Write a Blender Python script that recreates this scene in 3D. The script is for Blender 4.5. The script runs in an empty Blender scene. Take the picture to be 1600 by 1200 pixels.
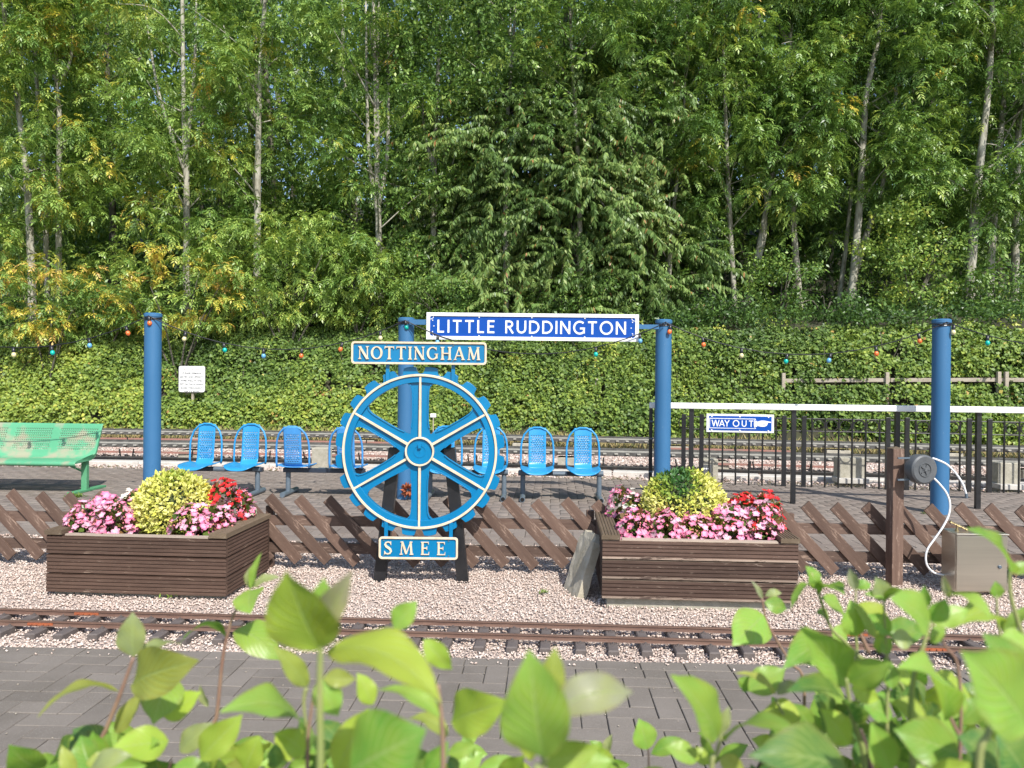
import bpy, bmesh, math, random
import numpy as np
from mathutils import Vector, Matrix
PI = math.pi
rnd = random.Random(7)
rng = np.random.default_rng(11)
SC = bpy.context.scene
COL = SC.collection

# ------------------------------------------------------------------ camera, sky, sun, exposure
H = 1.5                      # eye height
F = 1200.0                   # focal length in pixels of the 1600 px wide photograph
ROLL = 0.0095
PITCH = 5.0 / 1200.0
cam_d = bpy.data.cameras.new('camera'); cam = bpy.data.objects.new('camera', cam_d); COL.objects.link(cam)
cam_d.sensor_width = 36.0; cam_d.lens = 36.0 * F / 1600.0
cam_d.clip_start = 0.02; cam_d.clip_end = 1500
fwd = Vector((0, math.cos(PITCH), -math.sin(PITCH)))
right = Vector((1, 0, ROLL)); right = (right - fwd * right.dot(fwd)).normalized()
up = right.cross(fwd).normalized()
M = Matrix.Identity(4)
for i in range(3):
    M[i][0] = right[i]; M[i][1] = up[i]; M[i][2] = -fwd[i]
M.translation = (0, 0, H)
cam.matrix_world = M
cam_d.dof.use_dof = True; cam_d.dof.focus_distance = 6.6; cam_d.dof.aperture_fstop = 8.5
SC.camera = cam
SUN_EL = math.radians(46); SUN_AZ = math.radians(24)     # azimuth: behind the camera, turned to the right
sdir = Vector((math.sin(SUN_AZ) * math.cos(SUN_EL), -math.cos(SUN_AZ) * math.cos(SUN_EL), math.sin(SUN_EL)))
world = bpy.data.worlds.new('World'); SC.world = world; world.use_nodes = True
wn = world.node_tree.nodes; wl = world.node_tree.links
bg = wn.get('Background') or wn.new('ShaderNodeBackground')
sky = wn.new('ShaderNodeTexSky'); sky.sky_type = 'NISHITA'; sky.sun_disc = False
sky.sun_elevation = SUN_EL; sky.sun_rotation = PI - SUN_AZ
wl.new(sky.outputs[0], bg.inputs[0]); bg.inputs[1].default_value = 0.15
sun_d = bpy.data.lights.new('sun', 'SUN'); sun = bpy.data.objects.new('sun', sun_d); COL.objects.link(sun)
sun_d.energy = 4.6; sun_d.angle = math.radians(0.5); sun_d.color = (1.0, 0.965, 0.90)
sun.rotation_euler = sdir.to_track_quat('Z', 'Y').to_euler(); sun.location = (6, -10, 12)
SC.view_settings.view_transform = 'Standard'; SC.view_settings.look = 'None'
SC.view_settings.gamma = 1; SC.view_settings.use_curve_mapping = False; SC.view_settings.exposure = 0.47
SC.cycles.max_bounces = 7; SC.cycles.diffuse_bounces = 3; SC.cycles.transmission_bounces = 4
SC.cycles.transparent_max_bounces = 4

def P(u, v, Y):
    """point of the place seen at pixel (u, v) of the photograph, Y metres ahead"""
    dx = u - 800.0; dy = 600.0 - v
    return Vector(((dx - ROLL * dy) / F * Y, Y, H + (dy + ROLL * dx - 5.0) / F * Y))
def PX(u, Y): return (u - 800.0) / F * Y

# ------------------------------------------------------------------ materials
def _nt(name):
    m = bpy.data.materials.new(name); m.use_nodes = True
    nt = m.node_tree; return m, nt, nt.nodes['Principled BSDF']
def mixc(nt, fac, a, b, mode='MIX'):
    n = nt.nodes.new('ShaderNodeMix'); n.data_type = 'RGBA'; n.blend_type = mode
    def put(sock, v):
        if isinstance(v, (tuple, list)): sock.default_value = (*v[:3], 1)
        elif isinstance(v, (int, float)): sock.default_value = v
        else: nt.links.new(v, sock)
    put(n.inputs[0], fac); put(n.inputs[6], a); put(n.inputs[7], b)
    return n.outputs[2]
def noise(nt, scale, detail=4, rough=0.6, coord='Object', stretch=None, dist=0):
    tc = nt.nodes.new('ShaderNodeTexCoord'); n = nt.nodes.new('ShaderNodeTexNoise')
    n.inputs['Scale'].default_value = scale; n.inputs['Detail'].default_value = detail
    n.inputs['Roughness'].default_value = rough; n.inputs['Distortion'].default_value = dist
    src = tc.outputs[coord]
    if coord == 'World':
        pass
    if stretch:
        mp = nt.nodes.new('ShaderNodeMapping'); mp.inputs['Scale'].default_value = stretch
        nt.links.new(src, mp.inputs[0]); src = mp.outputs[0]
    nt.links.new(src, n.inputs['Vector'])
    return n.outputs['Fac']
def wnoise(nt, scale, detail=4, rough=0.6, stretch=None):
    g = nt.nodes.new('ShaderNodeNewGeometry'); n = nt.nodes.new('ShaderNodeTexNoise')
    n.inputs['Scale'].default_value = scale; n.inputs['Detail'].default_value = detail; n.inputs['Roughness'].default_value = rough
    src = g.outputs['Position']
    if stretch:
        mp = nt.nodes.new('ShaderNodeMapping'); mp.inputs['Scale'].default_value = stretch
        nt.links.new(src, mp.inputs[0]); src = mp.outputs[0]
    nt.links.new(src, n.inputs['Vector'])
    return n.outputs['Fac']
def ramp(nt, fac, stops):
    r = nt.nodes.new('ShaderNodeValToRGB'); e = r.color_ramp.elements
    while len(e) < len(stops): e.new(0.5)
    for el, (p, c) in zip(e, stops):
        el.position = p; el.color = (c, c, c, 1) if isinstance(c, (int, float)) else (*c, 1)
    nt.links.new(fac, r.inputs[0]); return r.outputs[0]
def bump(nt, bsdf, h, strength=0.3, dist=0.01):
    b = nt.nodes.new('ShaderNodeBump'); b.inputs['Strength'].default_value = strength; b.inputs['Distance'].default_value = dist
    nt.links.new(h, b.inputs['Height']); nt.links.new(b.outputs[0], bsdf.inputs['Normal'])
def attr(nt, name):
    a = nt.nodes.new('ShaderNodeAttribute'); a.attribute_name = name; return a.outputs['Fac']
def objrand(nt):
    return nt.nodes.new('ShaderNodeObjectInfo').outputs['Random']
def objcol(nt):
    return nt.nodes.new('ShaderNodeObjectInfo').outputs['Color']

def simple(name, c1, c2=None, scale=8, rough=0.6, bmp=0.0, metal=0.0, stretch=None, spec=0.5, lo=0.35, hi=0.7, world_=False, bscale=None, bdist=0.01):
    m, nt, b = _nt(name)
    b.inputs['Roughness'].default_value = rough; b.inputs['Metallic'].default_value = metal
    b.inputs['Specular IOR Level'].default_value = spec
    if c2 is None: b.inputs['Base Color'].default_value = (*c1, 1)
    else:
        f = (wnoise if world_ else noise)(nt, scale, 5, 0.65, stretch=stretch)
        nt.links.new(mixc(nt, ramp(nt, f, [(lo, 0.0), (hi, 1.0)]), c1, c2), b.inputs['Base Color'])
    if bmp:
        f2 = (wnoise if world_ else noise)(nt, bscale or scale * 3, 5, 0.7, stretch=stretch)
        bump(nt, b, f2, bmp, bdist)
    return m

def blue_paint(name, c, chip=(0.30, 0.33, 0.33), chips=0.70, rough=0.38, fade=None):
    m, nt, b = _nt(name)
    f = noise(nt, 3.0, 5, 0.6, stretch=(1, 1, 0.35)); base = mixc(nt, ramp(nt, f, [(0.35, 0.0), (0.75, 1.0)]), c, fade or tuple(min(1, x * 1.35 + 0.01) for x in c))
    g = noise(nt, 38, 6, 0.7)
    base = mixc(nt, ramp(nt, g, [(chips, 0.0), (chips + 0.03, 1.0)]), base, chip)
    nt.links.new(base, b.inputs['Base Color']); b.inputs['Roughness'].default_value = rough
    bump(nt, b, noise(nt, 25, 4, 0.6), 0.12, 0.004)
    return m
def wood_dark(name, a, bcol, worn, amount=0.62, sc=9, up=False):
    m, nt, b = _nt(name)
    st = (lambda x, y, z: (y, z, x)) if up else (lambda x, y, z: (x, y, z))
    r = objrand(nt)
    f = noise(nt, sc, 6, 0.7, stretch=st(0.25, 2.5, 2.5)); base = mixc(nt, ramp(nt, f, [(0.3, 0.0), (0.7, 1.0)]), a, bcol)
    mul = ramp(nt, r, [(0.0, 0.75), (1.0, 1.25)]); base = mixc(nt, 1.0, base, mul, 'MULTIPLY')
    g = noise(nt, 16, 7, 0.8, stretch=st(0.35, 2, 2))
    base = mixc(nt, ramp(nt, g, [(amount, 0.0), (amount + 0.05, 1.0)]), base, worn)
    nt.links.new(base, b.inputs['Base Color']); b.inputs['Roughness'].default_value = 0.62; b.inputs['Specular IOR Level'].default_value = 0.3
    bump(nt, b, noise(nt, 22, 6, 0.75, stretch=st(0.2, 3, 3)), 0.5, 0.006)
    return m

M_POLE = blue_paint('blue_pole_paint', (0.030, 0.125, 0.26), (0.26, 0.34, 0.40), 0.70, 0.45, fade=(0.045, 0.15, 0.30))
M_SEAT = blue_paint('blue_seat_paint', (0.020, 0.235, 0.49), (0.35, 0.12, 0.10), 0.77, 0.35, fade=(0.03,0.275,0.55))
M_SEATF = blue_paint('faded_blue_seat_paint', (0.045, 0.22, 0.50), (0.5, 0.3, 0.35), 0.70, 0.45)
M_WHEEL = blue_paint('wheel_blue_gloss', (0.0, 0.145, 0.315), (0.30, 0.45, 0.55), 0.76, 0.24, fade=(0.0, 0.185, 0.40))
M_CREAM = simple('cream_paint', (0.72, 0.60, 0.44), (0.58, 0.44, 0.29), 14, 0.45, 0.1)
M_SIGNBLUE = simple('enamel_blue', (0.001, 0.056, 0.31), (0.001, 0.066, 0.35), 4, 0.3, spec=0.3)
M_ENAMELW = simple('enamel_white', (0.78, 0.79, 0.80), (0.70, 0.71, 0.72), 10, 0.2)
M_WHITE = simple('white_paint', (0.78, 0.78, 0.76), (0.70, 0.70, 0.67), 6, 0.45, 0.15, lo=0.4, hi=0.9)
M_BLACK = simple('black_paint', (0.012, 0.012, 0.014), (0.022, 0.022, 0.024), 8, 0.32, 0.08)
M_IRON = simple('black_iron', (0.012, 0.012, 0.012), (0.05, 0.03, 0.02), 14, 0.5, 0.1, lo=0.5, hi=0.75)
M_GREYTUBE = simple('grey_painted_tube', (0.085, 0.115, 0.145), (0.13, 0.16, 0.19), 9, 0.4, 0.05)
M_DARKBEAM = simple('dark_blue_beam', (0.02, 0.028, 0.045), (0.03, 0.04, 0.06), 9, 0.4)
M_TUBESHADE = simple('tube_end_shade', (0.004, 0.004, 0.004), rough=0.9)
M_FENCE = wood_dark('stained_slat_wood', (0.082, 0.050, 0.038), (0.140, 0.092, 0.070), (0.27, 0.19, 0.145), 0.565)
M_FENCEV = wood_dark('stained_upright_wood', (0.085, 0.050, 0.037), (0.155, 0.100, 0.075), (0.30, 0.21, 0.16), 0.565, up=True)
M_BOARD = wood_dark('deck_board_brown', (0.056, 0.033, 0.024), (0.108, 0.066, 0.048), (0.26, 0.19, 0.14), 0.60, 7)
M_BOARDW = wood_dark('deck_board_worn', (0.060, 0.035, 0.026), (0.120, 0.074, 0.056), (0.34, 0.26, 0.20), 0.60, 7)
M_CAP = wood_dark('weathered_cap_board', (0.10, 0.072, 0.045), (0.17, 0.125, 0.085), (0.26, 0.22, 0.16), 0.6, 8)
M_PALEWOOD = wood_dark('bare_timber_edge', (0.42, 0.33, 0.26), (0.52, 0.43, 0.35), (0.28, 0.2, 0.15), 0.6, 8)
M_EDGE = wood_dark('worn_board_edge', (0.36, 0.28, 0.22), (0.24, 0.17, 0.13), (0.07, 0.045, 0.035), 0.52, 10)
M_OLDWOOD = simple('grey_old_timber', (0.30, 0.25, 0.19), (0.42, 0.37, 0.30), 9, 0.8, 0.4, stretch=(0.4, 2, 2))
M_CONC = simple('weathered_concrete', (0.29, 0.27, 0.21), (0.42, 0.39, 0.32), 14, 0.9, 0.5, world_=True)
M_CONCD = simple('mossy_concrete', (0.34, 0.30, 0.22), (0.46, 0.42, 0.34), 9, 0.95, 0.6, world_=True)
M_CONCL = simple('pale_concrete', (0.42, 0.39, 0.35), (0.55, 0.52, 0.47), 6, 0.9, 0.4, world_=True)
M_RAIL = simple('rusty_rail', (0.125, 0.070, 0.052), (0.19, 0.115, 0.085), 18, 0.55, 0.25, stretch=(0.3, 2, 2))
M_RAILTOP = simple('worn_rail_head', (0.20, 0.135, 0.105), (0.13, 0.075, 0.055), 20, 0.38, 0.1, metal=0.3)
M_RUST = simple('orange_rust', (0.36, 0.10, 0.035), (0.22, 0.06, 0.03), 40, 0.85, 0.4)
M_SLEEPER = simple('sleeper_plastic', (0.085, 0.068, 0.062), (0.130, 0.108, 0.098), 14, 0.75, 0.4)
M_STEEL = simple('stainless_steel', (0.52, 0.48, 0.41), (0.60, 0.56, 0.48), 3, 0.30, 0.03, metal=0.9, stretch=(0.2, 0.2, 8))
M_BRASS = simple('brass_tap', (0.38, 0.30, 0.16), (0.25, 0.2, 0.12), 30, 0.35, metal=0.8)
M_HOSE = simple('white_hose', (0.72, 0.73, 0.74), rough=0.4)
M_REEL = simple('grey_plastic_reel', (0.075, 0.08, 0.085), (0.105, 0.11, 0.115), 14, 0.5, 0.1)
M_SOIL = simple('planter_soil', (0.03, 0.02, 0.013), (0.06, 0.04, 0.025), 30, 0.95, 0.8)
M_STRAPRED = simple('red_painted_angle', (0.32, 0.14, 0.11), (0.24, 0.15, 0.12), 9, 0.7)
M_TRACKSTEEL = simple('dark_track_steel', (0.045, 0.042, 0.038), (0.12, 0.115, 0.105), 7, 0.6, 0.3, world_=True)
M_TRACKTOP = simple('grey_track_plank', (0.27, 0.26, 0.23), (0.38, 0.36, 0.31), 5, 0.7, 0.3, world_=True)
M_TEXTDARK = simple('sign_text_grey', (0.10, 0.10, 0.11), rough=0.6)
M_TEXTRED = simple('faded_red_text', (0.55, 0.35, 0.33), rough=0.6)
M_BARK = simple('tree_bark', (0.42, 0.40, 0.33), (0.16, 0.145, 0.105), 5, 0.9, 0.6, world_=True, stretch=(2, 2, 0.6), lo=0.4, hi=0.68)
M_BARKD = simple('dark_tree_bark', (0.065, 0.058, 0.042), (0.13, 0.12, 0.09), 6, 0.9, 0.6, world_=True, stretch=(2, 2, 0.6))
M_TWIG = simple('twig', (0.10, 0.085, 0.06), rough=0.9)

def gravel_sheet(name, c1, c2, c3, scale=45):
    m, nt, b = _nt(name)
    g = nt.nodes.new('ShaderNodeNewGeometry'); v = nt.nodes.new('ShaderNodeTexVoronoi'); v.inputs['Scale'].default_value = scale
    nt.links.new(g.outputs['Position'], v.inputs['Vector'])
    base = mixc(nt, ramp(nt, v.outputs['Color'], [(0.2, 0.0), (0.8, 1.0)]), c1, c2)
    base = mixc(nt, ramp(nt, wnoise(nt, 1.7, 5, 0.7), [(0.5, 0.0), (0.75, 0.6)]), base, c3)
    nt.links.new(base, b.inputs['Base Color']); b.inputs['Roughness'].default_value = 0.95
    bump(nt, b, v.outputs['Distance'], 0.9, 0.02); return m
M_GSHEET = gravel_sheet('gravel_bed_base', (0.46, 0.37, 0.31), (0.54, 0.44, 0.38), (0.36, 0.285, 0.235), 70)
M_BALLAST = gravel_sheet('ballast_base', (0.44, 0.35, 0.30), (0.62, 0.51, 0.45), (0.36, 0.28, 0.23), 24)
def stone_mat(name, stops, rough=0.85):
    m, nt, b = _nt(name)
    c = ramp(nt, attr(nt, 'tint'), stops)
    c = mixc(nt, ramp(nt, wnoise(nt, 120, 3, 0.7), [(0.4, 0.0), (0.75, 0.2)]), c, (0.62, 0.54, 0.48))
    c = mixc(nt, ramp(nt, wnoise(nt, 1.3, 5, 0.7), [(0.52, 0.0), (0.80, 0.45)]), c, (0.36, 0.26, 0.21))
    nt.links.new(c, b.inputs['Base Color']); b.inputs['Roughness'].default_value = rough; b.inputs['Specular IOR Level'].default_value = 0.25
    return m
M_STONE = stone_mat('pink_granite_chips', [(0.0, (0.36, 0.27, 0.23)), (0.06, (0.50, 0.375, 0.31)), (0.4, (0.57, 0.455, 0.385)), (0.8, (0.63, 0.52, 0.45)), (1.0, (0.72, 0.64, 0.57))])
M_BSTONE = stone_mat('ballast_chips', [(0.0, (0.20, 0.15, 0.13)), (0.2, (0.46, 0.33, 0.28)), (0.6, (0.58, 0.47, 0.41)), (1.0, (0.72, 0.66, 0.60))])

def paver_mat(name, c1, c2, c3):
    m, nt, b = _nt(name)
    ad = nt.nodes.new('ShaderNodeMath'); ad.operation = 'ADD'; nt.links.new(attr(nt, 'tint'), ad.inputs[0]); nt.links.new(objrand(nt), ad.inputs[1])
    fr = nt.nodes.new('ShaderNodeMath'); fr.operation = 'FRACT'; nt.links.new(ad.outputs[0], fr.inputs[0])
    c = ramp(nt, fr.outputs[0], [(0.0, c1), (0.5, c2), (1.0, c3)])
    c = mixc(nt, ramp(nt, wnoise(nt, 90, 4, 0.8), [(0.35, 0.0), (0.7, 0.5)]), c, tuple(x * 0.6 for x in c2))
    c = mixc(nt, ramp(nt, wnoise(nt, 260, 2, 0.5), [(0.62, 0.0), (0.70, 0.5)]), c, (0.42, 0.40, 0.37))
    c = mixc(nt, ramp(nt, wnoise(nt, 1.6, 5, 0.65), [(0.42, 0.0), (0.72, 0.55)]), c, (0.235, 0.205, 0.18))
    nt.links.new(c, b.inputs['Base Color']); b.inputs['Roughness'].default_value = 0.85; b.inputs['Specular IOR Level'].default_value = 0.3
    bump(nt, b, wnoise(nt, 140, 5, 0.8), 0.35, 0.004); return m
M_PAVER = paver_mat('grey_block_paver', (0.142, 0.122, 0.102), (0.165, 0.143, 0.120), (0.192, 0.166, 0.140))
M_PAVERP = paver_mat('brown_block_paver', (0.172, 0.137, 0.115), (0.207, 0.168, 0.142), (0.237, 0.195, 0.165))
M_PAVERR = paver_mat('red_block_paver', (0.16, 0.085, 0.08), (0.18, 0.10, 0.09), (0.20, 0.12, 0.105))
M_JOINT = simple('joint_sand', (0.34, 0.31, 0.27), (0.12, 0.105, 0.09), 9, 0.95, 0.4, world_=True)
M_JOINTD = simple('dark_joint_sand', (0.09, 0.078, 0.066), (0.16, 0.14, 0.12), 14, 0.95, 0.4, world_=True)

def leaf_mat(name, stops, transl=0.30, rough=0.5, spec=0.35, from_obj=False, veins=False, var=0.0):
    m, nt, b = _nt(name)
    if from_obj: c = objcol(nt)
    else: c = ramp(nt, attr(nt, 'tint'), stops)
    if veins:
        uv = nt.nodes.new('ShaderNodeUVMap'); sx = nt.nodes.new('ShaderNodeSeparateXYZ'); nt.links.new(uv.outputs[0], sx.inputs[0])
        ab = nt.nodes.new('ShaderNodeMath'); ab.operation = 'ABSOLUTE'; nt.links.new(sx.outputs[1], ab.inputs[0])
        mu = nt.nodes.new('ShaderNodeMath'); mu.operation = 'MULTIPLY'; mu.inputs[1].default_value = 0.42; nt.links.new(ab.outputs[0], mu.inputs[0])
        sb = nt.nodes.new('ShaderNodeMath'); sb.operation = 'SUBTRACT'; nt.links.new(sx.outputs[0], sb.inputs[0]); nt.links.new(mu.outputs[0], sb.inputs[1])
        m7 = nt.nodes.new('ShaderNodeMath'); m7.operation = 'MULTIPLY'; m7.inputs[1].default_value = 8.5; nt.links.new(sb.outputs[0], m7.inputs[0])
        pp = nt.nodes.new('ShaderNodeMath'); pp.operation = 'PINGPONG'; pp.inputs[1].default_value = 0.5; nt.links.new(m7.outputs[0], pp.inputs[0])
        side = ramp(nt, pp.outputs[0], [(0.0, 1.0), (0.13, 0.0)])
        mid = ramp(nt, ab.outputs[0], [(0.0, 1.0), (0.07, 0.0)])
        mx = nt.nodes.new('ShaderNodeMath'); mx.operation = 'MAXIMUM'; nt.links.new(side, mx.inputs[0]); nt.links.new(mid, mx.inputs[1])
        sc_ = nt.nodes.new('ShaderNodeMath'); sc_.operation = 'MULTIPLY'; sc_.inputs[1].default_value = 0.62; nt.links.new(mx.outputs[0], sc_.inputs[0])
        n = noise(nt, 4, 4, 0.6)
        edge = ramp(nt, ab.outputs[0], [(0.72, 0.0), (1.0, 0.5)])
        br = nt.nodes.new('ShaderNodeMath'); br.operation = 'MULTIPLY'; nt.links.new(edge, br.inputs[0]); nt.links.new(ramp(nt, n, [(0.40, 0.0), (0.62, 1.0)]), br.inputs[1])
        c = mixc(nt, br.outputs[0], c, (0.24, 0.12, 0.05))
        c = mixc(nt, ramp(nt, noise(nt, 2.5, 3, 0.6), [(0.35, 0.0), (0.7, 0.35)]), c, (0.40, 0.44, 0.05))
        c = mixc(nt, sc_.outputs[0], c, (0.46, 0.58, 0.20))
        inv = nt.nodes.new('ShaderNodeMath'); inv.operation = 'SUBTRACT'; inv.inputs[0].default_value = 1.0; nt.links.new(mx.outputs[0], inv.inputs[1])
        bump(nt, b, inv.outputs[0], 0.32, 0.008)
    nt.links.new(c, b.inputs['Base Color']); b.inputs['Roughness'].default_value = rough; b.inputs['Specular IOR Level'].default_value = spec
    t = nt.nodes.new('ShaderNodeBsdfTranslucent'); nt.links.new(mixc(nt, 0.5, c, mixc(nt, 1.0, c, (1.3, 1.25, 0.5), 'MULTIPLY')), t.inputs[0])
    ms = nt.nodes.new('ShaderNodeMixShader'); ms.inputs[0].default_value = transl
    out = nt.nodes['Material Output']; nt.links.new(b.outputs[0], ms.inputs[1]); nt.links.new(t.outputs[0], ms.inputs[2]); nt.links.new(ms.outputs[0], out.inputs[0])
    return m
# tint 0..0.6 greens, 0.6..0.8 yellow-green, 0.8..1 yellow to orange
M_ASH = leaf_mat('ash_leaf', [(0.0, (0.040, 0.085, 0.022)), (0.3, (0.135, 0.250, 0.055)), (0.6, (0.34, 0.47, 0.105)), (0.76, (0.50, 0.52, 0.10)), (0.88, (0.66, 0.56, 0.08)), (1.0, (0.66, 0.42, 0.12))], 0.30, 0.40, 0.5)
M_CHERRY = leaf_mat('cherry_leaf', [(0.0, (0.055, 0.105, 0.028)), (0.4, (0.150, 0.250, 0.066)), (0.7, (0.31, 0.41, 0.125)), (0.9, (0.32, 0.34, 0.11)), (1.0, (0.40, 0.20, 0.08))], 0.3, 0.42, 0.4)
M_HEDGE = leaf_mat('hedge_leaf', [(0.0, (0.055, 0.105, 0.026)), (0.3, (0.145, 0.230, 0.048)), (0.6, (0.29, 0.375, 0.066)), (0.85, (0.52, 0.52, 0.095)), (1.0, (0.42, 0.22, 0.09))], 0.22)
M_GOLD = leaf_mat('golden_euonymus_leaf', [(0.0, (0.05, 0.14, 0.03)), (0.3, (0.26, 0.36, 0.05)), (0.55, (0.62, 0.62, 0.12)), (0.8, (0.80, 0.76, 0.30)), (1.0, (0.85, 0.72, 0.03))], 0.2)
M_BEGLEAF = leaf_mat('begonia_leaf', [(0.0, (0.05, 0.10, 0.02)), (0.5, (0.12, 0.17, 0.03)), (1.0, (0.20, 0.07, 0.04))], 0.2, 0.3)
M_WEED = leaf_mat('weed_leaf', [(0.0, (0.08, 0.16, 0.03)), (1.0, (0.22, 0.32, 0.05))], 0.3)
M_DRY = leaf_mat('dry_grass', [(0.0, (0.30, 0.24, 0.11)), (0.6, (0.48, 0.38, 0.18)), (1.0, (0.16, 0.22, 0.06))], 0.2, 0.8)
M_DOG = leaf_mat('dogwood_leaf', None, 0.46, 0.38, 0.5, True, True)
def petal_mat(name, edge, centre):
    m, nt, b = _nt(name)
    r = objrand(nt); c = mixc(nt, attr(nt, 'tint'), edge, centre)
    c = mixc(nt, 1.0, c, ramp(nt, r, [(0.0, 0.78), (1.0, 1.15)]), 'MULTIPLY')
    nt.links.new(c, b.inputs['Base Color']); b.inputs['Roughness'].default_value = 0.5; b.inputs['Subsurface Weight'].default_value = 0.0
    t = nt.nodes.new('ShaderNodeBsdfTranslucent'); nt.links.new(c, t.inputs[0]); ms = nt.nodes.new('ShaderNodeMixShader'); ms.inputs[0].default_value = 0.3
    out = nt.nodes['Material Output']; nt.links.new(b.outputs[0], ms.inputs[1]); nt.links.new(t.outputs[0], ms.inputs[2]); nt.links.new(ms.outputs[0], out.inputs[0])
    return m
M_PINK = petal_mat('pink_petal', (0.80, 0.19, 0.36), (0.86, 0.42, 0.55))
M_PALEPINK = petal_mat('pale_pink_petal', (0.84, 0.34, 0.50), (0.86, 0.60, 0.68))
M_RED = petal_mat('red_petal', (0.60, 0.012, 0.02), (0.70, 0.05, 0.04))
M_WPETAL = petal_mat('white_petal', (0.80, 0.72, 0.62), (0.82, 0.80, 0.70))
M_BUD = simple('begonia_bud', (0.62, 0.16, 0.20), (0.70, 0.32, 0.22), 60, 0.5, world_=True)

# green bench: scuffed paint
def bench_green():
    m, nt, b = _nt('green_bench_paint')
    f = noise(nt, 2.6, 4, 0.55); c = mixc(nt, ramp(nt, noise(nt, 1.3, 3, 0.5), [(0.3, 0.0), (0.7, 1.0)]), (0.085, 0.31, 0.165), (0.11, 0.37, 0.20))
    c = mixc(nt, ramp(nt, f, [(0.50, 0.0), (0.60, 0.75)]), c, (0.36, 0.29, 0.21))
    nt.links.new(c, b.inputs['Base Color']); b.inputs['Roughness'].default_value = 0.42
    return m
M_GREEN = bench_green()
M_GREENLEG = simple('green_leg_paint', (0.07, 0.26, 0.13), (0.10, 0.31, 0.16), 6, 0.5)

# ------------------------------------------------------------------ object helpers
def put(o, parent=None):
    COL.objects.link(o)
    if parent is not None: o.parent = parent
    return o
def tag(o, label=None, cat=None, group=None, kind=None):
    if label: o['label'] = label
    if cat: o['category'] = cat
    if group: o['group'] = group
    if kind: o['kind'] = kind
    return o
def thing(name, label, cat, loc=(0, 0, 0), rz=0.0, group=None):
    o = bpy.data.objects.new(name, None); o.empty_display_size = 0.1
    o.location = loc; o.rotation_euler = (0, 0, rz); put(o)
    return tag(o, label, cat, group)
def obj(name, mesh, parent=None, loc=None, rot=None):
    o = bpy.data.objects.new(name, mesh); put(o, parent)
    if loc is not None: o.location = loc
    if rot is not None: o.rotation_euler = rot
    return o
def copy_tree(o, parent=None):
    c = o.copy(); COL.objects.link(c); c.parent = parent
    for ch in list(o.children): copy_tree(ch, c)
    return c

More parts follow.
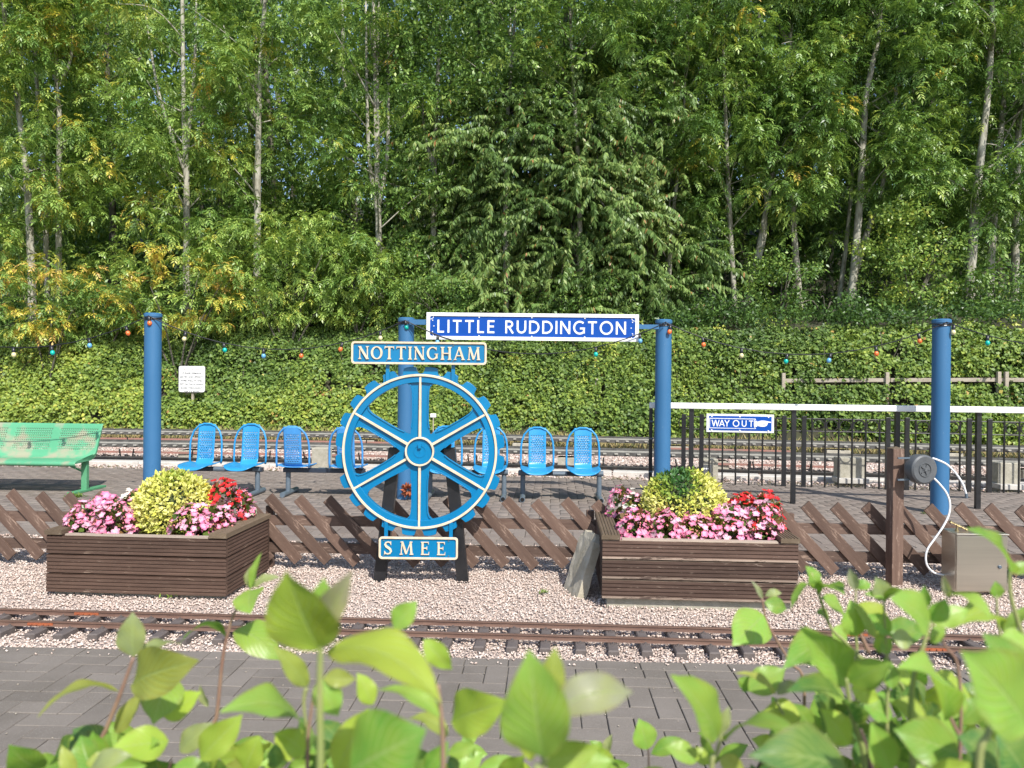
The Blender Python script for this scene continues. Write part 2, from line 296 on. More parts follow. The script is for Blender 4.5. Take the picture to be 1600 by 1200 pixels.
class MB:
    """collects boxes, tubes, prisms as one mesh"""
    def __init__(s): s.v = []; s.f = []; s.mi = []; s.cur = 0
    def add(s, vs, fs):
        n = len(s.v); s.v += [tuple(p) for p in vs]; s.f += [tuple(n + i for i in f) for f in fs]; s.mi += [s.cur] * len(fs); return s
    def box(s, c, d, R=None):
        hx, hy, hz = d[0] / 2, d[1] / 2, d[2] / 2; vs = []
        for z in (-hz, hz):
            for x, y in ((-hx, -hy), (hx, -hy), (hx, hy), (-hx, hy)):
                p = Vector((x, y, z)); p = (R @ p) if R is not None else p; vs.append(p + Vector(c))
        return s.add(vs, [(0, 3, 2, 1), (4, 5, 6, 7), (0, 1, 5, 4), (1, 2, 6, 5), (2, 3, 7, 6), (3, 0, 4, 7)])
    def cbox(s, c, d, ch=0.004, R=None):
        """box with chamfered top edges"""
        hx, hy, hz = d[0] / 2, d[1] / 2, d[2] / 2
        L = [(-hz, 0), (hz - ch, 0), (hz, ch)]; vs = []
        for z, i in L:
            for x, y in ((-hx + i, -hy + i), (hx - i, -hy + i), (hx - i, hy - i), (-hx + i, hy - i)):
                p = Vector((x, y, z)); p = (R @ p) if R is not None else p; vs.append(p + Vector(c))
        fs = [(8, 9, 10, 11)]
        for l in range(2):
            for k in range(4): a = l * 4 + k; b = l * 4 + (k + 1) % 4; fs.append((a, b, b + 4, a + 4))
        return s.add(vs, fs)
    def tube(s, path, r, n=8, closed=False, caps=True):
        path = [Vector(p) for p in path]; m = len(path); rs = r if isinstance(r, (list, tuple)) else [r] * m; vs = []
        ref = Vector((0, 0, 1)); prev = None
        for i, p in enumerate(path):
            a = path[(i - 1) % m] if (closed or i > 0) else p; b = path[(i + 1) % m] if (closed or i < m - 1) else p
            t = (b - a).normalized()
            if prev is None:
                ref = Vector((0, 0, 1)) if abs(t.z) < 0.9 else Vector((1, 0, 0)); x = t.cross(ref).normalized()
            else:
                x = (prev - t * prev.dot(t)); x = x.normalized() if x.length > 1e-6 else t.cross(Vector((0, 1, 0))).normalized()
            prev = x; y = t.cross(x)
            for k in range(n):
                a_ = 2 * PI * k / n; vs.append(p + (x * math.cos(a_) + y * math.sin(a_)) * rs[i])
        fs = []
        for i in range(m if closed else m - 1):
            for k in range(n):
                a0 = i * n + k; a1 = i * n + (k + 1) % n; b0 = ((i + 1) % m) * n + k; b1 = ((i + 1) % m) * n + (k + 1) % n
                fs.append((a0, a1, b1, b0))
        if caps and not closed:
            fs.append(tuple(range(n - 1, -1, -1))); fs.append(tuple((m - 1) * n + k for k in range(n)))
        return s.add(vs, fs)
    def prism(s, poly, y0, y1):
        """polygon in x,z extruded from y0 (back) to y1 (front, smaller y faces the viewer)"""
        n = len(poly); vs = [(x, y0, z) for x, z in poly] + [(x, y1, z) for x, z in poly]
        fs = [tuple(range(n)), tuple(range(2 * n - 1, n - 1, -1))] + [(i, i + n, (i + 1) % n + n, (i + 1) % n) for i in range(n)]
        return s.add(vs, fs)
    def rev(s, prof, n=24, axis='Z', c=(0, 0, 0)):
        """revolve (r, h) profile"""
        vs = []; m = len(prof)
        for r, h in prof:
            for k in range(n):
                a = 2 * PI * k / n; x, y = r * math.cos(a), r * math.sin(a)
                p = (x, y, h) if axis == 'Z' else ((x, h, y) if axis == 'Y' else (h, x, y)); vs.append((p[0] + c[0], p[1] + c[1], p[2] + c[2]))
        fs = [(i * n + k, i * n + (k + 1) % n, (i + 1) * n + (k + 1) % n, (i + 1) * n + k) for i in range(m - 1) for k in range(n)]
        return s.add(vs, fs)
    def mesh(s, name, mats, smooth=False, fix=True):
        me = bpy.data.meshes.new(name); me.from_pydata(s.v, [], s.f)
        for m in (mats if isinstance(mats, (list, tuple)) else [mats]): me.materials.append(m)
        if any(s.mi): me.polygons.foreach_set('material_index', s.mi)
        if fix:
            bm = bmesh.new(); bm.from_mesh(me); bmesh.ops.recalc_face_normals(bm, faces=bm.faces); bm.to_mesh(me); bm.free()
        if smooth: me.polygons.foreach_set('use_smooth', [True] * len(me.polygons))
        me.update(); return me
    def build(s, name, mats, parent=None, smooth=False, loc=None, rot=None, bev=0, auto=False):
        o = obj(name, s.mesh(name, mats, smooth), parent, loc, rot)
        if bev:
            b = o.modifiers.new('edge', 'BEVEL'); b.width = bev; b.segments = 2; b.limit_method = 'ANGLE'; b.angle_limit = math.radians(40)
        if smooth and auto:
            try: 
                for p in o.data.polygons: p.use_smooth = True
                o.data.set_sharp_from_angle(angle=math.radians(38))
            except Exception: pass
        return o

def quads_mesh(name, V, mats, tint=None, smooth=False, nv=4, uv=None):
    """V: (N, nv, 3) array, one polygon each"""
    V = np.ascontiguousarray(V, dtype=np.float32); N = V.shape[0]
    me = bpy.data.meshes.new(name); me.vertices.add(N * nv); me.vertices.foreach_set('co', V.reshape(-1))
    me.loops.add(N * nv); me.loops.foreach_set('vertex_index', np.arange(N * nv, dtype=np.int32))
    me.polygons.add(N); me.polygons.foreach_set('loop_start', np.arange(0, N * nv, nv, dtype=np.int32))
    me.polygons.foreach_set('loop_total', np.full(N, nv, dtype=np.int32))
    for m in (mats if isinstance(mats, (list, tuple)) else [mats]): me.materials.append(m)
    me.update(calc_edges=True)
    if tint is not None:
        a = me.attributes.new('tint', 'FLOAT', 'FACE'); a.data.foreach_set('value', np.clip(tint, 0, 1).astype(np.float32))
    return me
def inst_mesh(name, base_v, base_f, T, mats, tint=None):
    """copies of small shapes: base_v (K,nv,3) variants, base_f (nf,4) quads; T: list arrays (idx, R(3x3), s, pos)"""
    idx, R, pos = T; n = len(idx); nv = base_v.shape[1]; nf = base_f.shape[0]; k = base_f.shape[1]
    V = np.einsum('nij,nvj->nvi', R, base_v[idx]) + pos[:, None, :]
    Fc = (base_f[None] + (np.arange(n) * nv)[:, None, None]).reshape(-1, k).astype(np.int32)
    me = bpy.data.meshes.new(name); me.vertices.add(n * nv); me.vertices.foreach_set('co', V.astype(np.float32).reshape(-1))
    me.loops.add(n * nf * k); me.loops.foreach_set('vertex_index', Fc.reshape(-1))
    me.polygons.add(n * nf); me.polygons.foreach_set('loop_start', np.arange(0, n * nf * k, k, dtype=np.int32))
    me.polygons.foreach_set('loop_total', np.full(n * nf, k, dtype=np.int32))
    for m in (mats if isinstance(mats, (list, tuple)) else [mats]): me.materials.append(m)
    me.update(calc_edges=True)
    if tint is not None:
        a = me.attributes.new('tint', 'FLOAT', 'FACE'); a.data.foreach_set('value', np.repeat(tint, nf).astype(np.float32))
    return me
def rand_rot(n, flat=False):
    """random rotation matrices (n,3,3)"""
    a = rng.uniform(0, 2 * PI, n)
    if flat: b = rng.normal(0, 0.35, n); c = rng.normal(0, 0.35, n)
    else: b = rng.uniform(-PI, PI, n); c = rng.uniform(-PI, PI, n)
    ca, sa, cb, sb, cc, sc = np.cos(a), np.sin(a), np.cos(b), np.sin(b), np.cos(c), np.sin(c); Z = np.zeros(n); O = np.ones(n)
    Rz = np.stack([ca, -sa, Z, sa, ca, Z, Z, Z, O], 1).reshape(n, 3, 3); Rx = np.stack([O, Z, Z, Z, cb, -sb, Z, sb, cb], 1).reshape(n, 3, 3)
    Ry = np.stack([cc, Z, sc, Z, O, Z, -sc, Z, cc], 1).reshape(n, 3, 3)
    return Rz @ Rx @ Ry
def smooth_noise(x, y, seed, scale=1.0):
    r = np.random.default_rng(seed); out = np.zeros_like(x, dtype=float)
    for k in range(6):
        a = r.uniform(0, 2 * PI); f = scale * r.uniform(0.5, 2.2); out += np.sin((x * math.cos(a) + y * math.sin(a)) * f + r.uniform(0, 6.28)) / 6
    return out
# ------------------------------------------------------------------ ground lines of the place (all run a little nearer on the right)
def quad(pts):
    c = np.polyfit([p[0] for p in pts], [p[1] for p in pts], 2)
    return lambda x: np.polyval(c, np.clip(x, -16, 13))
LY = lambda x: np.interp(x, (-3.15, 0, 2.84), (4.72, 4.63, 4.40)) + 0 * x       # far rail of the miniature line
front_edge = lambda x: 4.145 - 0.040 * x          # paving / gravel
plat_near = lambda x: 7.02 - 0.055 * x            # gravel / platform
plat_far = quad([(-8.6, 12.86), (-3.1, 12.35), (1.0, 12.0), (4.2, 11.46), (7.1, 10.80)])
trackA = quad([(-7.1, 14.2), (2.2, 13.3), (7.2, 12.4)])
trackB = quad([(-8.5, 17.0), (2.65, 15.9), (8.6, 14.8)])
hedgeY = lambda x: trackB(x) + 1.25
def terrain_z(x, y):
    t = y - hedgeY(x)
    return np.interp(t, (-1.0, 0.0, 1.7, 4, 12, 20, 42, 200), (-0.06, 0.28, 2.75, 3.3, 4.6, 7.0, 17.0, 20))

def build_ground():
    xs = np.concatenate([np.linspace(-300, -30, 10), np.linspace(-26, 26, 80), np.linspace(30, 300, 10)])
    ys = np.concatenate([np.linspace(-60, -2, 8), np.linspace(-1, 12, 20), np.linspace(12.5, 30, 60), np.linspace(32, 400, 18)])
    X, Y = np.meshgrid(xs, ys); Z = terrain_z(X, Y) + np.where(Y > hedgeY(X), 0.10 * smooth_noise(X, Y, 5, 1.2), 0)
    nx, ny = len(xs), len(ys)
    me = bpy.data.meshes.new('ground'); V = np.stack([X, Y, Z], -1).reshape(-1, 3)
    fs = [(j * nx + i, j * nx + i + 1, (j + 1) * nx + i + 1, (j + 1) * nx + i) for j in range(ny - 1) for i in range(nx - 1)]
    me.from_pydata(V.tolist(), [], fs); me.materials.append(simple('earth', (0.030, 0.026, 0.015), (0.05, 0.055, 0.022), 2.0, 0.95, 0.6, world_=True))
    for p in me.polygons: p.use_smooth = True
    tag(obj('ground', me), kind='structure')
build_ground()

def strip(name, f0, f1, x0, x1, z, m, n=24, thick=None):
    xs = np.linspace(x0, x1, n + 1); v = []; f = []
    for x in xs: v += [(x, float(f0(x)), z), (x, float(f1(x)), z)]
    for i in range(n): f.append((2 * i, 2 * i + 2, 2 * i + 3, 2 * i + 1))
    mb = MB(); mb.add(v, f)
    if thick:
        k = len(v); mb.add([(a, b, c - thick) for a, b, c in v], [])
        for i in range(n):
            mb.f.append((2 * i, 2 * i + 2, k + 2 * i + 2, k + 2 * i)); mb.f.append((2 * i + 1, 2 * i + 3, k + 2 * i + 3, k + 2 * i + 1)); mb.mi += [0, 0]
    me = mb.mesh(name, m, fix=False)
    o = obj(name, me); tag(o, kind='structure'); return o

# ---- block paving: 90 degree herringbone with a stretcher course along the edge
BW = 0.1165
def paver_mesh(w, d, name, m, seed):
    r = random.Random(seed); mb = MB(); mb.cbox((0, 0, -0.03), (w - 0.0045, d - 0.0045, 0.06), 0.003)
    return mb.mesh(name, m, fix=True)
def lay_paving(name, x0, x1, y_in, y_out, edge_fn, edge_side, slope, m, joint_m, limit, near_first=True, stretch_courses=1, base_mat_z=-0.012, inner_fn=None, red=None):
    """edge_side +1: the edge course lies at the far side of the area; returns structure object"""
    ang = math.atan(slope); ca, sa = math.cos(ang), math.sin(ang)
    fA = inner_fn or (lambda x: y_in + slope * x)
    base = strip(name, (lambda x: fA(x)) if edge_side > 0 else edge_fn, edge_fn if edge_side > 0 else (lambda x: fA(x)), x0, x1, base_mat_z, joint_m)
    blocks = []   # (x, y, rot90?, kind)
    e0 = float(edge_fn(0.0))
    for c in range(stretch_courses):
        off = BW * (c + 0.5) * (-edge_side); k = 0; x = x0 + (c % 2) * BW
        while x < x1:
            blocks.append((x + BW, e0 + slope * (x + BW) + off, 0)); x += 2 * BW
    for i in range(int(x0 / BW) - 3, int(x1 / BW) + 3):
        if i % 4 == 2:
            cx = (i + 0.5) * BW; cy = e0 - edge_side * (stretch_courses + 0.5) * BW
            blocks.append((cx * ca - (cy - e0) * sa, e0 + cx * sa + (cy - e0) * ca, 2))
    nx = int((x1 - x0) / BW) + 4; ny = int(abs(y_out - y_in) / BW) + int(abs(slope) * (x1 - x0) / BW) + 8
    for i in range(-nx, nx):
        for j in range(0, ny):
            lx = i * BW; ly = e0 - edge_side * (stretch_courses * BW + j * BW)
            d = (i - j) % 4
            if d == 0: cx, cy, r = lx + BW, ly - edge_side * BW / 2, 0
            elif d == 3: cx, cy, r = lx + BW / 2, ly - edge_side * BW, 1
            else: continue
            # rotate about (0, e0)
            wx = cx * ca - (cy - e0) * sa; wy = e0 + cx * sa + (cy - e0) * ca
            if wx < x0 or wx > x1: continue
            lim = float(fA(wx))
            if (edge_side > 0 and wy < lim + 0.04) or (edge_side < 0 and wy > lim - 0.06): continue
            blocks.append((wx, wy, r))
    vis = []; rest = []
    for b in blocks:
        if b[1] > 0.6 and abs(b[0]) < b[1] * 0.667 + 0.12: vis.append(b)
        else: rest.append(b)
    vis.sort(key=lambda b: b[1]) if near_first else vis.sort(key=lambda b: -b[1])
    if edge_side > 0:   # the strip in front: leave what lies under the frame to the joined part
        inview = [b for b in vis if b[1] > 2.85]; rest += [b for b in vis if b[1] <= 2.85]; vis = inview
    rest += vis[limit:]; vis = vis[:limit]
    me = paver_mesh(2 * BW, BW, 'paver', m, 1)
    me_h = paver_mesh(BW, BW, 'paver', m, 2); rest = [(x, y, 0 if r == 2 else r) for x, y, r in rest if r != 2 or True]
    r_ = random.Random(5)
    for x, y, r in vis:
        o = obj('paver', me_h if r == 2 else me, base); r = 0 if r == 2 else r; o.location = (x, y, r_.uniform(-0.0018, 0.0018))
        o.rotation_euler = (r_.gauss(0, 0.006), r_.gauss(0, 0.006), ang + (PI / 2 if r else 0) + r_.gauss(0, 0.006))
    if rest:
        bm_ = MB(); bm_.cbox((0, 0, -0.03), (2 * BW - 0.005, BW - 0.005, 0.06), 0.004)
        bv = np.array([bm_.v]); bf = np.array(bm_.f); n = len(rest)
        a = np.array([ang + (PI / 2 if r else 0) for _, _, r in rest]) + rng.normal(0, 0.006, n); tx = rng.normal(0, 0.008, n)
        Z = np.zeros(n); O = np.ones(n)
        Rz = np.stack([np.cos(a), -np.sin(a), Z, np.sin(a), np.cos(a), Z, Z, Z, O], 1).reshape(n, 3, 3)
        Rx = np.stack([O, Z, Z, Z, np.cos(tx), -np.sin(tx), Z, np.sin(tx), np.cos(tx)], 1).reshape(n, 3, 3)
        pos = np.array([(x, y, 0.0) for x, y, _ in rest]); pos[:, 2] = rng.uniform(-0.002, 0.002, n)
        me2 = inst_mesh('pavers', bv, bf, (np.zeros(n, int), Rz @ Rx, pos), m, rng.uniform(0, 1, n))
        tag(obj('pavers', me2, base), kind='stuff')
    return base
lay_paving('front_paving', -4.2, 4.2, 1.6, 4.2, front_edge, +1, -0.040, M_PAVER, M_JOINT, 296)
lay_paving('platform_paving', -10.5, 9.6, 12.5, 7.0, plat_near, -1, -0.055, M_PAVERP, M_JOINTD, 296, stretch_courses=2, inner_fn=plat_far)

# ---- gravel
strip('gravel_bed', front_edge, plat_near, -6.5, 6.5, -0.022, M_GSHEET)
octa = np.array([(1, 0, 0), (0, 1, 0), (-1, 0, 0), (0, -1, 0), (0, 0, 1), (0, 0, -1)], float)
octf = np.array([(0, 1, 4), (1, 2, 4), (2, 3, 4), (3, 0, 4), (1, 0, 5), (2, 1, 5), (3, 2, 5), (0, 3, 5)])
ochips = np.stack([octa * rng.uniform(0.75, 1.15, 3) * 1.05 + rng.normal(0, 0.26, (6, 3)) for _ in range(16)])
cube8 = np.array([(x, y, z) for z in (-1, 1) for x, y in ((-1, -1), (1, -1), (1, 1), (-1, 1))], float)
cubef = np.array([(0, 3, 2, 1), (4, 5, 6, 7), (0, 1, 5, 4), (1, 2, 6, 5), (2, 3, 7, 6), (3, 0, 4, 7)])
stones = np.stack([cube8 * rng.uniform(0.55, 1.0, 3) * 0.72 + rng.normal(0, 0.20, (8, 3)) for _ in range(14)])
def scatter(name, n, x0, x1, fa, fb, size, z, m, heap=0.5, skip=None, parent=None):
    x = rng.uniform(x0, x1, n); t = rng.uniform(0, 1, n); y = fa(x) + t * (fb(x) - fa(x))
    if skip is not None:
        k = ~skip(x, y); x, y = x[k], y[k]; n = len(x)
    s = rng.uniform(0.55, 1.25, n) * size; R = rand_rot(n) * s[:, None, None]
    R[:, 2, :] *= 0.7
    pos = np.stack([x, y, z + rng.uniform(-0.2, heap, n) * size], 1)
    o = obj(name, inst_mesh(name, ochips, octf, (rng.integers(0, 16, n), R, pos), m, rng.uniform(0, 1, n)), parent)
    return tag(o, kind='stuff')
def under_box(x, y):
    a = (x > -3.15) & (x < -2.0) & (y > 5.33) & (y < 5.95); b = (x > 0.68) & (x < 1.85) & (y > 5.2) & (y < 5.95); return a | b | (np.abs(x) > y * 0.667 + 0.35)
scatter('gravel', 61000, -4.6, 4.6, lambda x: front_edge(x) + 0.008, lambda x: front_edge(x) + 2.15, 0.0088, -0.012, M_STONE, 0.45, under_box)
scatter('gravel', 9000, -5.0, 5.0, lambda x: front_edge(x) + 2.1, plat_near, 0.0125, -0.012, M_STONE, 1.2, under_box)
# loose chips kicked over the paving edge
scatter('gravel', 160, -3.6, 3.6, lambda x: front_edge(x) - 0.12, front_edge, 0.008, 0.006, M_STONE, 0.2)

# ---- beyond the platform: ballast, kerb slabs, the raised miniature tracks
strip('ballast_bed', lambda x: plat_far(x), lambda x: hedgeY(x) + 0.2, -14, 11, -0.03, M_BALLAST)
scatter('ballast', 14000, -11.5, 9.5, lambda x: plat_far(x) + 0.05, lambda x: trackB(x) + 0.2, 0.026, -0.015, M_BSTONE, 0.9)

def debris(n, fa, fb, size, z, m, x0, x1, nm):
    scatter(nm, n, x0, x1, fa, fb, size, z, m, 0.6)
M_MOSS = simple('moss_and_crumbs', (0.10, 0.09, 0.04), (0.28, 0.24, 0.15), 30, 0.95, world_=True)
scatter('moss_debris', 1700, -11, 9, lambda x: plat_far(x) - 0.14, lambda x: plat_far(x) + 0.25, 0.014, 0.0, M_MOSS, 0.8)
scatter('paving_litter', 420, -8, 8, lambda x: plat_near(x) + 0.1, lambda x: plat_far(x), 0.008, 0.004, M_OLDWOOD, 0.3)
scatter('paving_litter', 130, -3.2, 3.2, lambda x: front_edge(x) - 1.2, lambda x: front_edge(x) - 0.05, 0.0045, 0.003, M_OLDWOOD, 0.3)

# ------------------------------------------------------------------ miniature railway line in the gravel
def rail_y(x, g=0.0): return float(4.615 - 0.055 * x - 0.002 * x * x * (1 if x > 0 else 0.2)) - g
GAUGE = 0.215
trk = thing('miniature_railway_track', 'narrow rusty miniature railway line on small dark sleepers bedded in pink gravel', 'railway track', (0, rail_y(0) - GAUGE / 2, 0), 0)
def tl(x, y, z): return (x - trk.location[0], y - trk.location[1], z)
for g in (0.0, GAUGE):
    mb = MB(); xs = np.linspace(-5.6, 5.6, 45)
    prof = [(-0.015, 0.0), (0.015, 0.0), (0.014, 0.004), (0.003, 0.007), (0.003, 0.019), (0.0085, 0.022), (0.0085, 0.030), (-0.0085, 0.030), (-0.0085, 0.022), (-0.003, 0.019), (-0.003, 0.007), (-0.014, 0.004)]
    vs = []
    for x in xs:
        for dy, dz in prof: vs.append(tl(x, rail_y(x, g) + dy, 0.020 + dz))
    n = len(prof); fs = []; mi = []
    for i in range(len(xs) - 1):
        for k in range(n):
            fs.append((i * n + k, i * n + (k + 1) % n, (i + 1) * n + (k + 1) % n, (i + 1) * n + k)); mi.append(1 if k == 6 else 0)
    mb.add(vs, fs); mb.mi = mi
    rail = obj('rail', mb.mesh('rail', [M_RAIL, M_RAILTOP]), trk)
    for jx, c in ((-2.62 + (0.0 if g == 0 else -0.16), 0), (2.02 if g == 0 else 2.35, 1)):
        fp = MB(); fp.box((0, -0.009, 0.033), (0.15, 0.006, 0.015))
        for q in (-0.052, -0.019, 0.019, 0.052): fp.rev([(0, -0.018), (0.005, -0.018), (0.005, -0.012)], 6, 'Y', (q, 0, 0.033))
        o = fp.build('fishplate', M_RUST, rail); o.location = tl(jx, rail_y(jx, g), 0)
slp = MB(); slp.cbox((0, 0, -0.004), (0.060, 0.46, 0.046), 0.006); slp_me = slp.mesh('sleeper', M_SLEEPER)
chair = MB(); chair.box((0, 0, 0.024), (0.026, 0.020, 0.008)); chair.rev([(0.0055, 0.026), (0.0055, 0.036), (0, 0.037)], 6); ch_me = chair.mesh('rail_chair', M_SLEEPER)
boltm = MB(); boltm.rev([(0.0065, 0.030), (0.0065, 0.042), (0, 0.043)], 6); bolt_me = boltm.mesh('bolt', M_GREYTUBE)
x = -5.4
r_ = random.Random(3)
while x < 5.4:
    if abs(x) < 4.4:
        s = obj('sleeper', slp_me, trk); s.location = tl(x, rail_y(x) - GAUGE / 2 - 0.01 + r_.uniform(-0.012, 0.012), r_.uniform(-0.004, 0.003)); s.rotation_euler = (0, 0, -0.055 + r_.gauss(0, 0.02))
        for g in (-GAUGE / 2, GAUGE / 2):
            c = obj('rail_chair', ch_me, s); c.location = (r_.uniform(-0.006, 0.006), g + 0.01 - 0.028, -0.004)
    x += 0.187 + r_.uniform(-0.008, 0.008)

# ------------------------------------------------------------------ raised tracks behind the platform
def rail_run(mb, fn, off, z0, z1, w, x0=-13, x1=10.5, n=46):
    xs = np.linspace(x0, x1, n); vs = []
    for x in xs:
        y = float(fn(x)) + off
        vs += [(x, y - w / 2, z0), (x, y + w / 2, z0), (x, y + w / 2, z1), (x, y - w / 2, z1)]
    fs = []
    for i in range(n - 1):
        for k in range(4): fs.append((i * 4 + k, i * 4 + (k + 1) % 4, (i + 1) * 4 + (k + 1) % 4, (i + 1) * 4 + k))
    fs += [(0, 1, 2, 3), ((n - 1) * 4 + 3, (n - 1) * 4 + 2, (n - 1) * 4 + 1, (n - 1) * 4)]
    return mb.add(vs, fs)
def raised_track(fn, zt, label, piers, has_strap):
    t = thing('raised_railway_track', label, 'railway track', (0, float(fn(0)), 0), group='raised miniature railway tracks beyond the platform')
    oy = t.location[1]; f2 = lambda x: fn(x) - oy
    for off in (-0.02, 0.22):
        mb = MB(); rail_run(mb, f2, off, zt - 0.012, zt + 0.012, 0.022); mb.build('rail', M_TRACKSTEEL, t)
    mb = MB(); rail_run(mb, f2, -0.13, zt - 0.095, zt - 0.030, 0.04); mb.build('side_beam', M_TRACKSTEEL, t)
    mb = MB(); rail_run(mb, f2, 0.14, zt - 0.030, zt - 0.010, 0.52); mb.build('deck_board', M_TRACKTOP, t)
    # ties under the rails
    bm_ = MB(); bm_.box((0, -0.02, 0), (0.06, 0.36, 0.022)); me = bm_.mesh('tie', M_TRACKTOP); x = -12
    r = random.Random(2)
    while x < 10:
        o = obj('tie', me, t); o.location = (x, float(f2(x)) - 0.01, zt - 0.052); x += 0.19 + r.uniform(-0.012, 0.012)
    if has_strap:
        mb = MB(); rail_run(mb, f2, -0.16, zt - 0.20, zt - 0.165, 0.03, -13, -1.2); mb.build('angle_strip', M_STRAPRED, t)
        mb = MB(); rail_run(mb, f2, -0.16, zt - 0.20, zt - 0.165, 0.03, 3.2, 5.6); mb.build('angle_strip', M_STRAPRED, t)
    for x, w, h0 in piers:
        mb = MB(); mb.cbox((0, 0, (zt - 0.14) / 2 - 0.03), (w, 0.34, zt - 0.14 + 0.06), 0.01); o = mb.build('pier', M_CONC, t); o.location = (x, float(f2(x)) + 0.02, 0); o.rotation_euler = (0, 0, -0.09)
    return t
def atA(u): return PX(u, 13.4) if u < 1200 else PX(u, 12.7)
tA = raised_track(trackA, 0.315, 'dark raised miniature railway track on concrete piers, nearer of two beyond platform', [(atA(u), 0.30 + 0.1 * (i % 2), 0) for i, u in enumerate((60, 275, 504, 690, 887, 1112, 1328, 1580))], True)
tB = raised_track(trackB, 0.335, 'dark raised miniature railway track along hedge foot, farther of two beyond platform', [(PX(u, 15.8), 0.45, 0) for u in (40, 283, 560, 820, 1060, 1290, 1440, 1570)], True)
r = random.Random(8)
for u in (165, 182, 280, 298, 395, 410, 470, 560, 735, 748, 940, 1052, 1060, 1155, 1163, 1262, 1370, 1457, 1575, 1585):
    x = atA(u); mb = MB(); dx = r.choice((-0.04, 0.04, 0.02)); mb.tube([(0, 0, -0.03), (dx, 0, 0.20)], 0.014, 5); o = mb.build('steel_leg', M_IRON, tA); o.location = (x, float(trackA(x)) - tA.location[1] - 0.24, 0)
for u in (160, 560, 665, 850, 1045, 1145, 1240, 1320, 1330, 1500, 1580):
    x = PX(u, 15.6); mb = MB(); dx = r.choice((-0.04, 0.04)); mb.tube([(0, 0, -0.03), (dx, 0, 0.21)], 0.014, 5); o = mb.build('steel_leg', M_IRON, tB); o.location = (x, float(trackB(x)) - tB.location[1] - 0.3, 0)
# ground-level rail and the pale kerb slabs at the platform's back edge
gt = thing('ground_rail', 'single dark steel rail lying along the pale kerb slabs behind the platform', 'rail', (0, float(trackA(0)) - 0.55, 0))
mb = MB(); rail_run(mb, lambda x: trackA(x) - trackA(0), 0.0, 0.03, 0.075, 0.05); mb.build('rail_bar', M_IRON, gt)
mb = MB(); rail_run(mb, lambda x: trackA(x) - trackA(0), 0.16, 0.03, 0.07, 0.05); mb.build('rail_bar', M_TRACKSTEEL, gt)
kb = thing('kerb', 'row of long pale concrete kerb slabs between platform paving and dark rail', 'kerb', (0, 0, 0)); 
x = -11.0; r = random.Random(4)
while x < 9.0:
    L = 1.15; xm = x + L / 2; y = float(trackA(xm)) - 0.86; dy = float(trackA(x + L) - trackA(x)) / L
    mb = MB(); mb.cbox((0, 0, 0), (L - 0.012, 0.26, 0.12), 0.012); o = mb.build('kerb_slab', M_CONCL, kb); o.location = (xm, y, -0.012 + r.uniform(-0.008, 0.006)); o.rotation_euler = (r.gauss(0, 0.01), 0, math.atan(dy)); x += L
# square pier blocks standing in front of the nearer track
for i, (u, vt, vb, w, lab) in enumerate(((1328, 714, 760, 0.38, 'large square concrete block behind railings, between brown post and white rail sign'),
                                   (1572, 722, 768, 0.30, 'square concrete block behind the railings next to the farthest right blue pole'),
                                   (1108, 716, 744, 0.26, 'small concrete block with dark socket box below the way out sign'),
                                   (504, 699, 734, 0.27, 'square concrete block between blue back-to-front bench seats and big wheel'))):
    y = 12.05 if u > 1200 else 12.75
    x = PX(u, y); y = float(plat_far(x)) + 0.32; x = PX(u, y)
    zt = P(u, vt, y).z
    bt = thing('concrete_block', lab, 'concrete block', (x, y, -0.03), -0.09, 'concrete blocks along the raised track')
    mb = MB(); mb.cbox((0, 0, (zt + 0.03) / 2), (w, 0.22, zt + 0.03), 0.012); mb.build('block', M_CONC, bt)
    if i in (0, 1):
        mb = MB(); mb.cbox((0, -0.06, 0.10), (w + 0.05, 0.34, 0.07), 0.008); mb.build('ledge', M_CONCL, bt)
    if i == 2:
        mb = MB(); mb.box((-0.05, -0.118, 0.20), (0.15, 0.02, 0.14)); o = mb.build('socket_box', M_REEL, bt)
        for k in (-1, 0, 1):
            q = MB(); q.rev([(0, -0.134), (0.014, -0.134), (0.014, -0.126)], 10, 'Y', (-0.05 + 0.035 * k, 0, 0.21)); q.build('socket', M_ENAMELW, bt)
# ------------------------------------------------------------------ lettering built from strokes
def ribbon(mb, pts, w, y0, y1, closed=False):
    """flat stroke of width w (number or list) along pts in the x,z plane, with thickness y0..y1"""
    n = len(pts); ws = w if isinstance(w, (list, tuple)) else [w] * n; L = []; R = []
    for i in range(n):
        p = Vector(pts[i]); a = Vector(pts[(i - 1) % n]) if (closed or i > 0) else None; b = Vector(pts[(i + 1) % n]) if (closed or i < n - 1) else None
        if a is None: t = (b - p).normalized(); k = 1
        elif b is None: t = (p - a).normalized(); k = 1
        else:
            t1 = (p - a).normalized(); t2 = (b - p).normalized(); t = (t1 + t2).normalized(); k = min(1.3, 1 / max(0.3, t.dot(t1)))
        nn = Vector((-t.y, t.x)) * ws[i] / 2 * k; L.append(p + nn); R.append(p - nn)
    vs = []
    for l, q in zip(L, R): vs += [(l.x, y0, l.y), (q.x, y0, q.y), (q.x, y1, q.y), (l.x, y1, l.y)]
    fs = []
    for i in range(n if closed else n - 1):
        a = i * 4; b = ((i + 1) % n) * 4
        for k in range(4): fs.append((a + k, a + (k + 1) % 4, b + (k + 1) % 4, b + k))
    if not closed: fs += [(0, 1, 2, 3), ((n - 1) * 4 + 3, (n - 1) * 4 + 2, (n - 1) * 4 + 1, (n - 1) * 4)]
    mb.add(vs, fs)
def arc(cx, cy, rx, ry, a0, a1, n=14): return [(cx + rx * math.cos(math.radians(a0 + (a1 - a0) * i / n)), cy + ry * math.sin(math.radians(a0 + (a1 - a0) * i / n))) for i in range(n + 1)]
W = 0.145
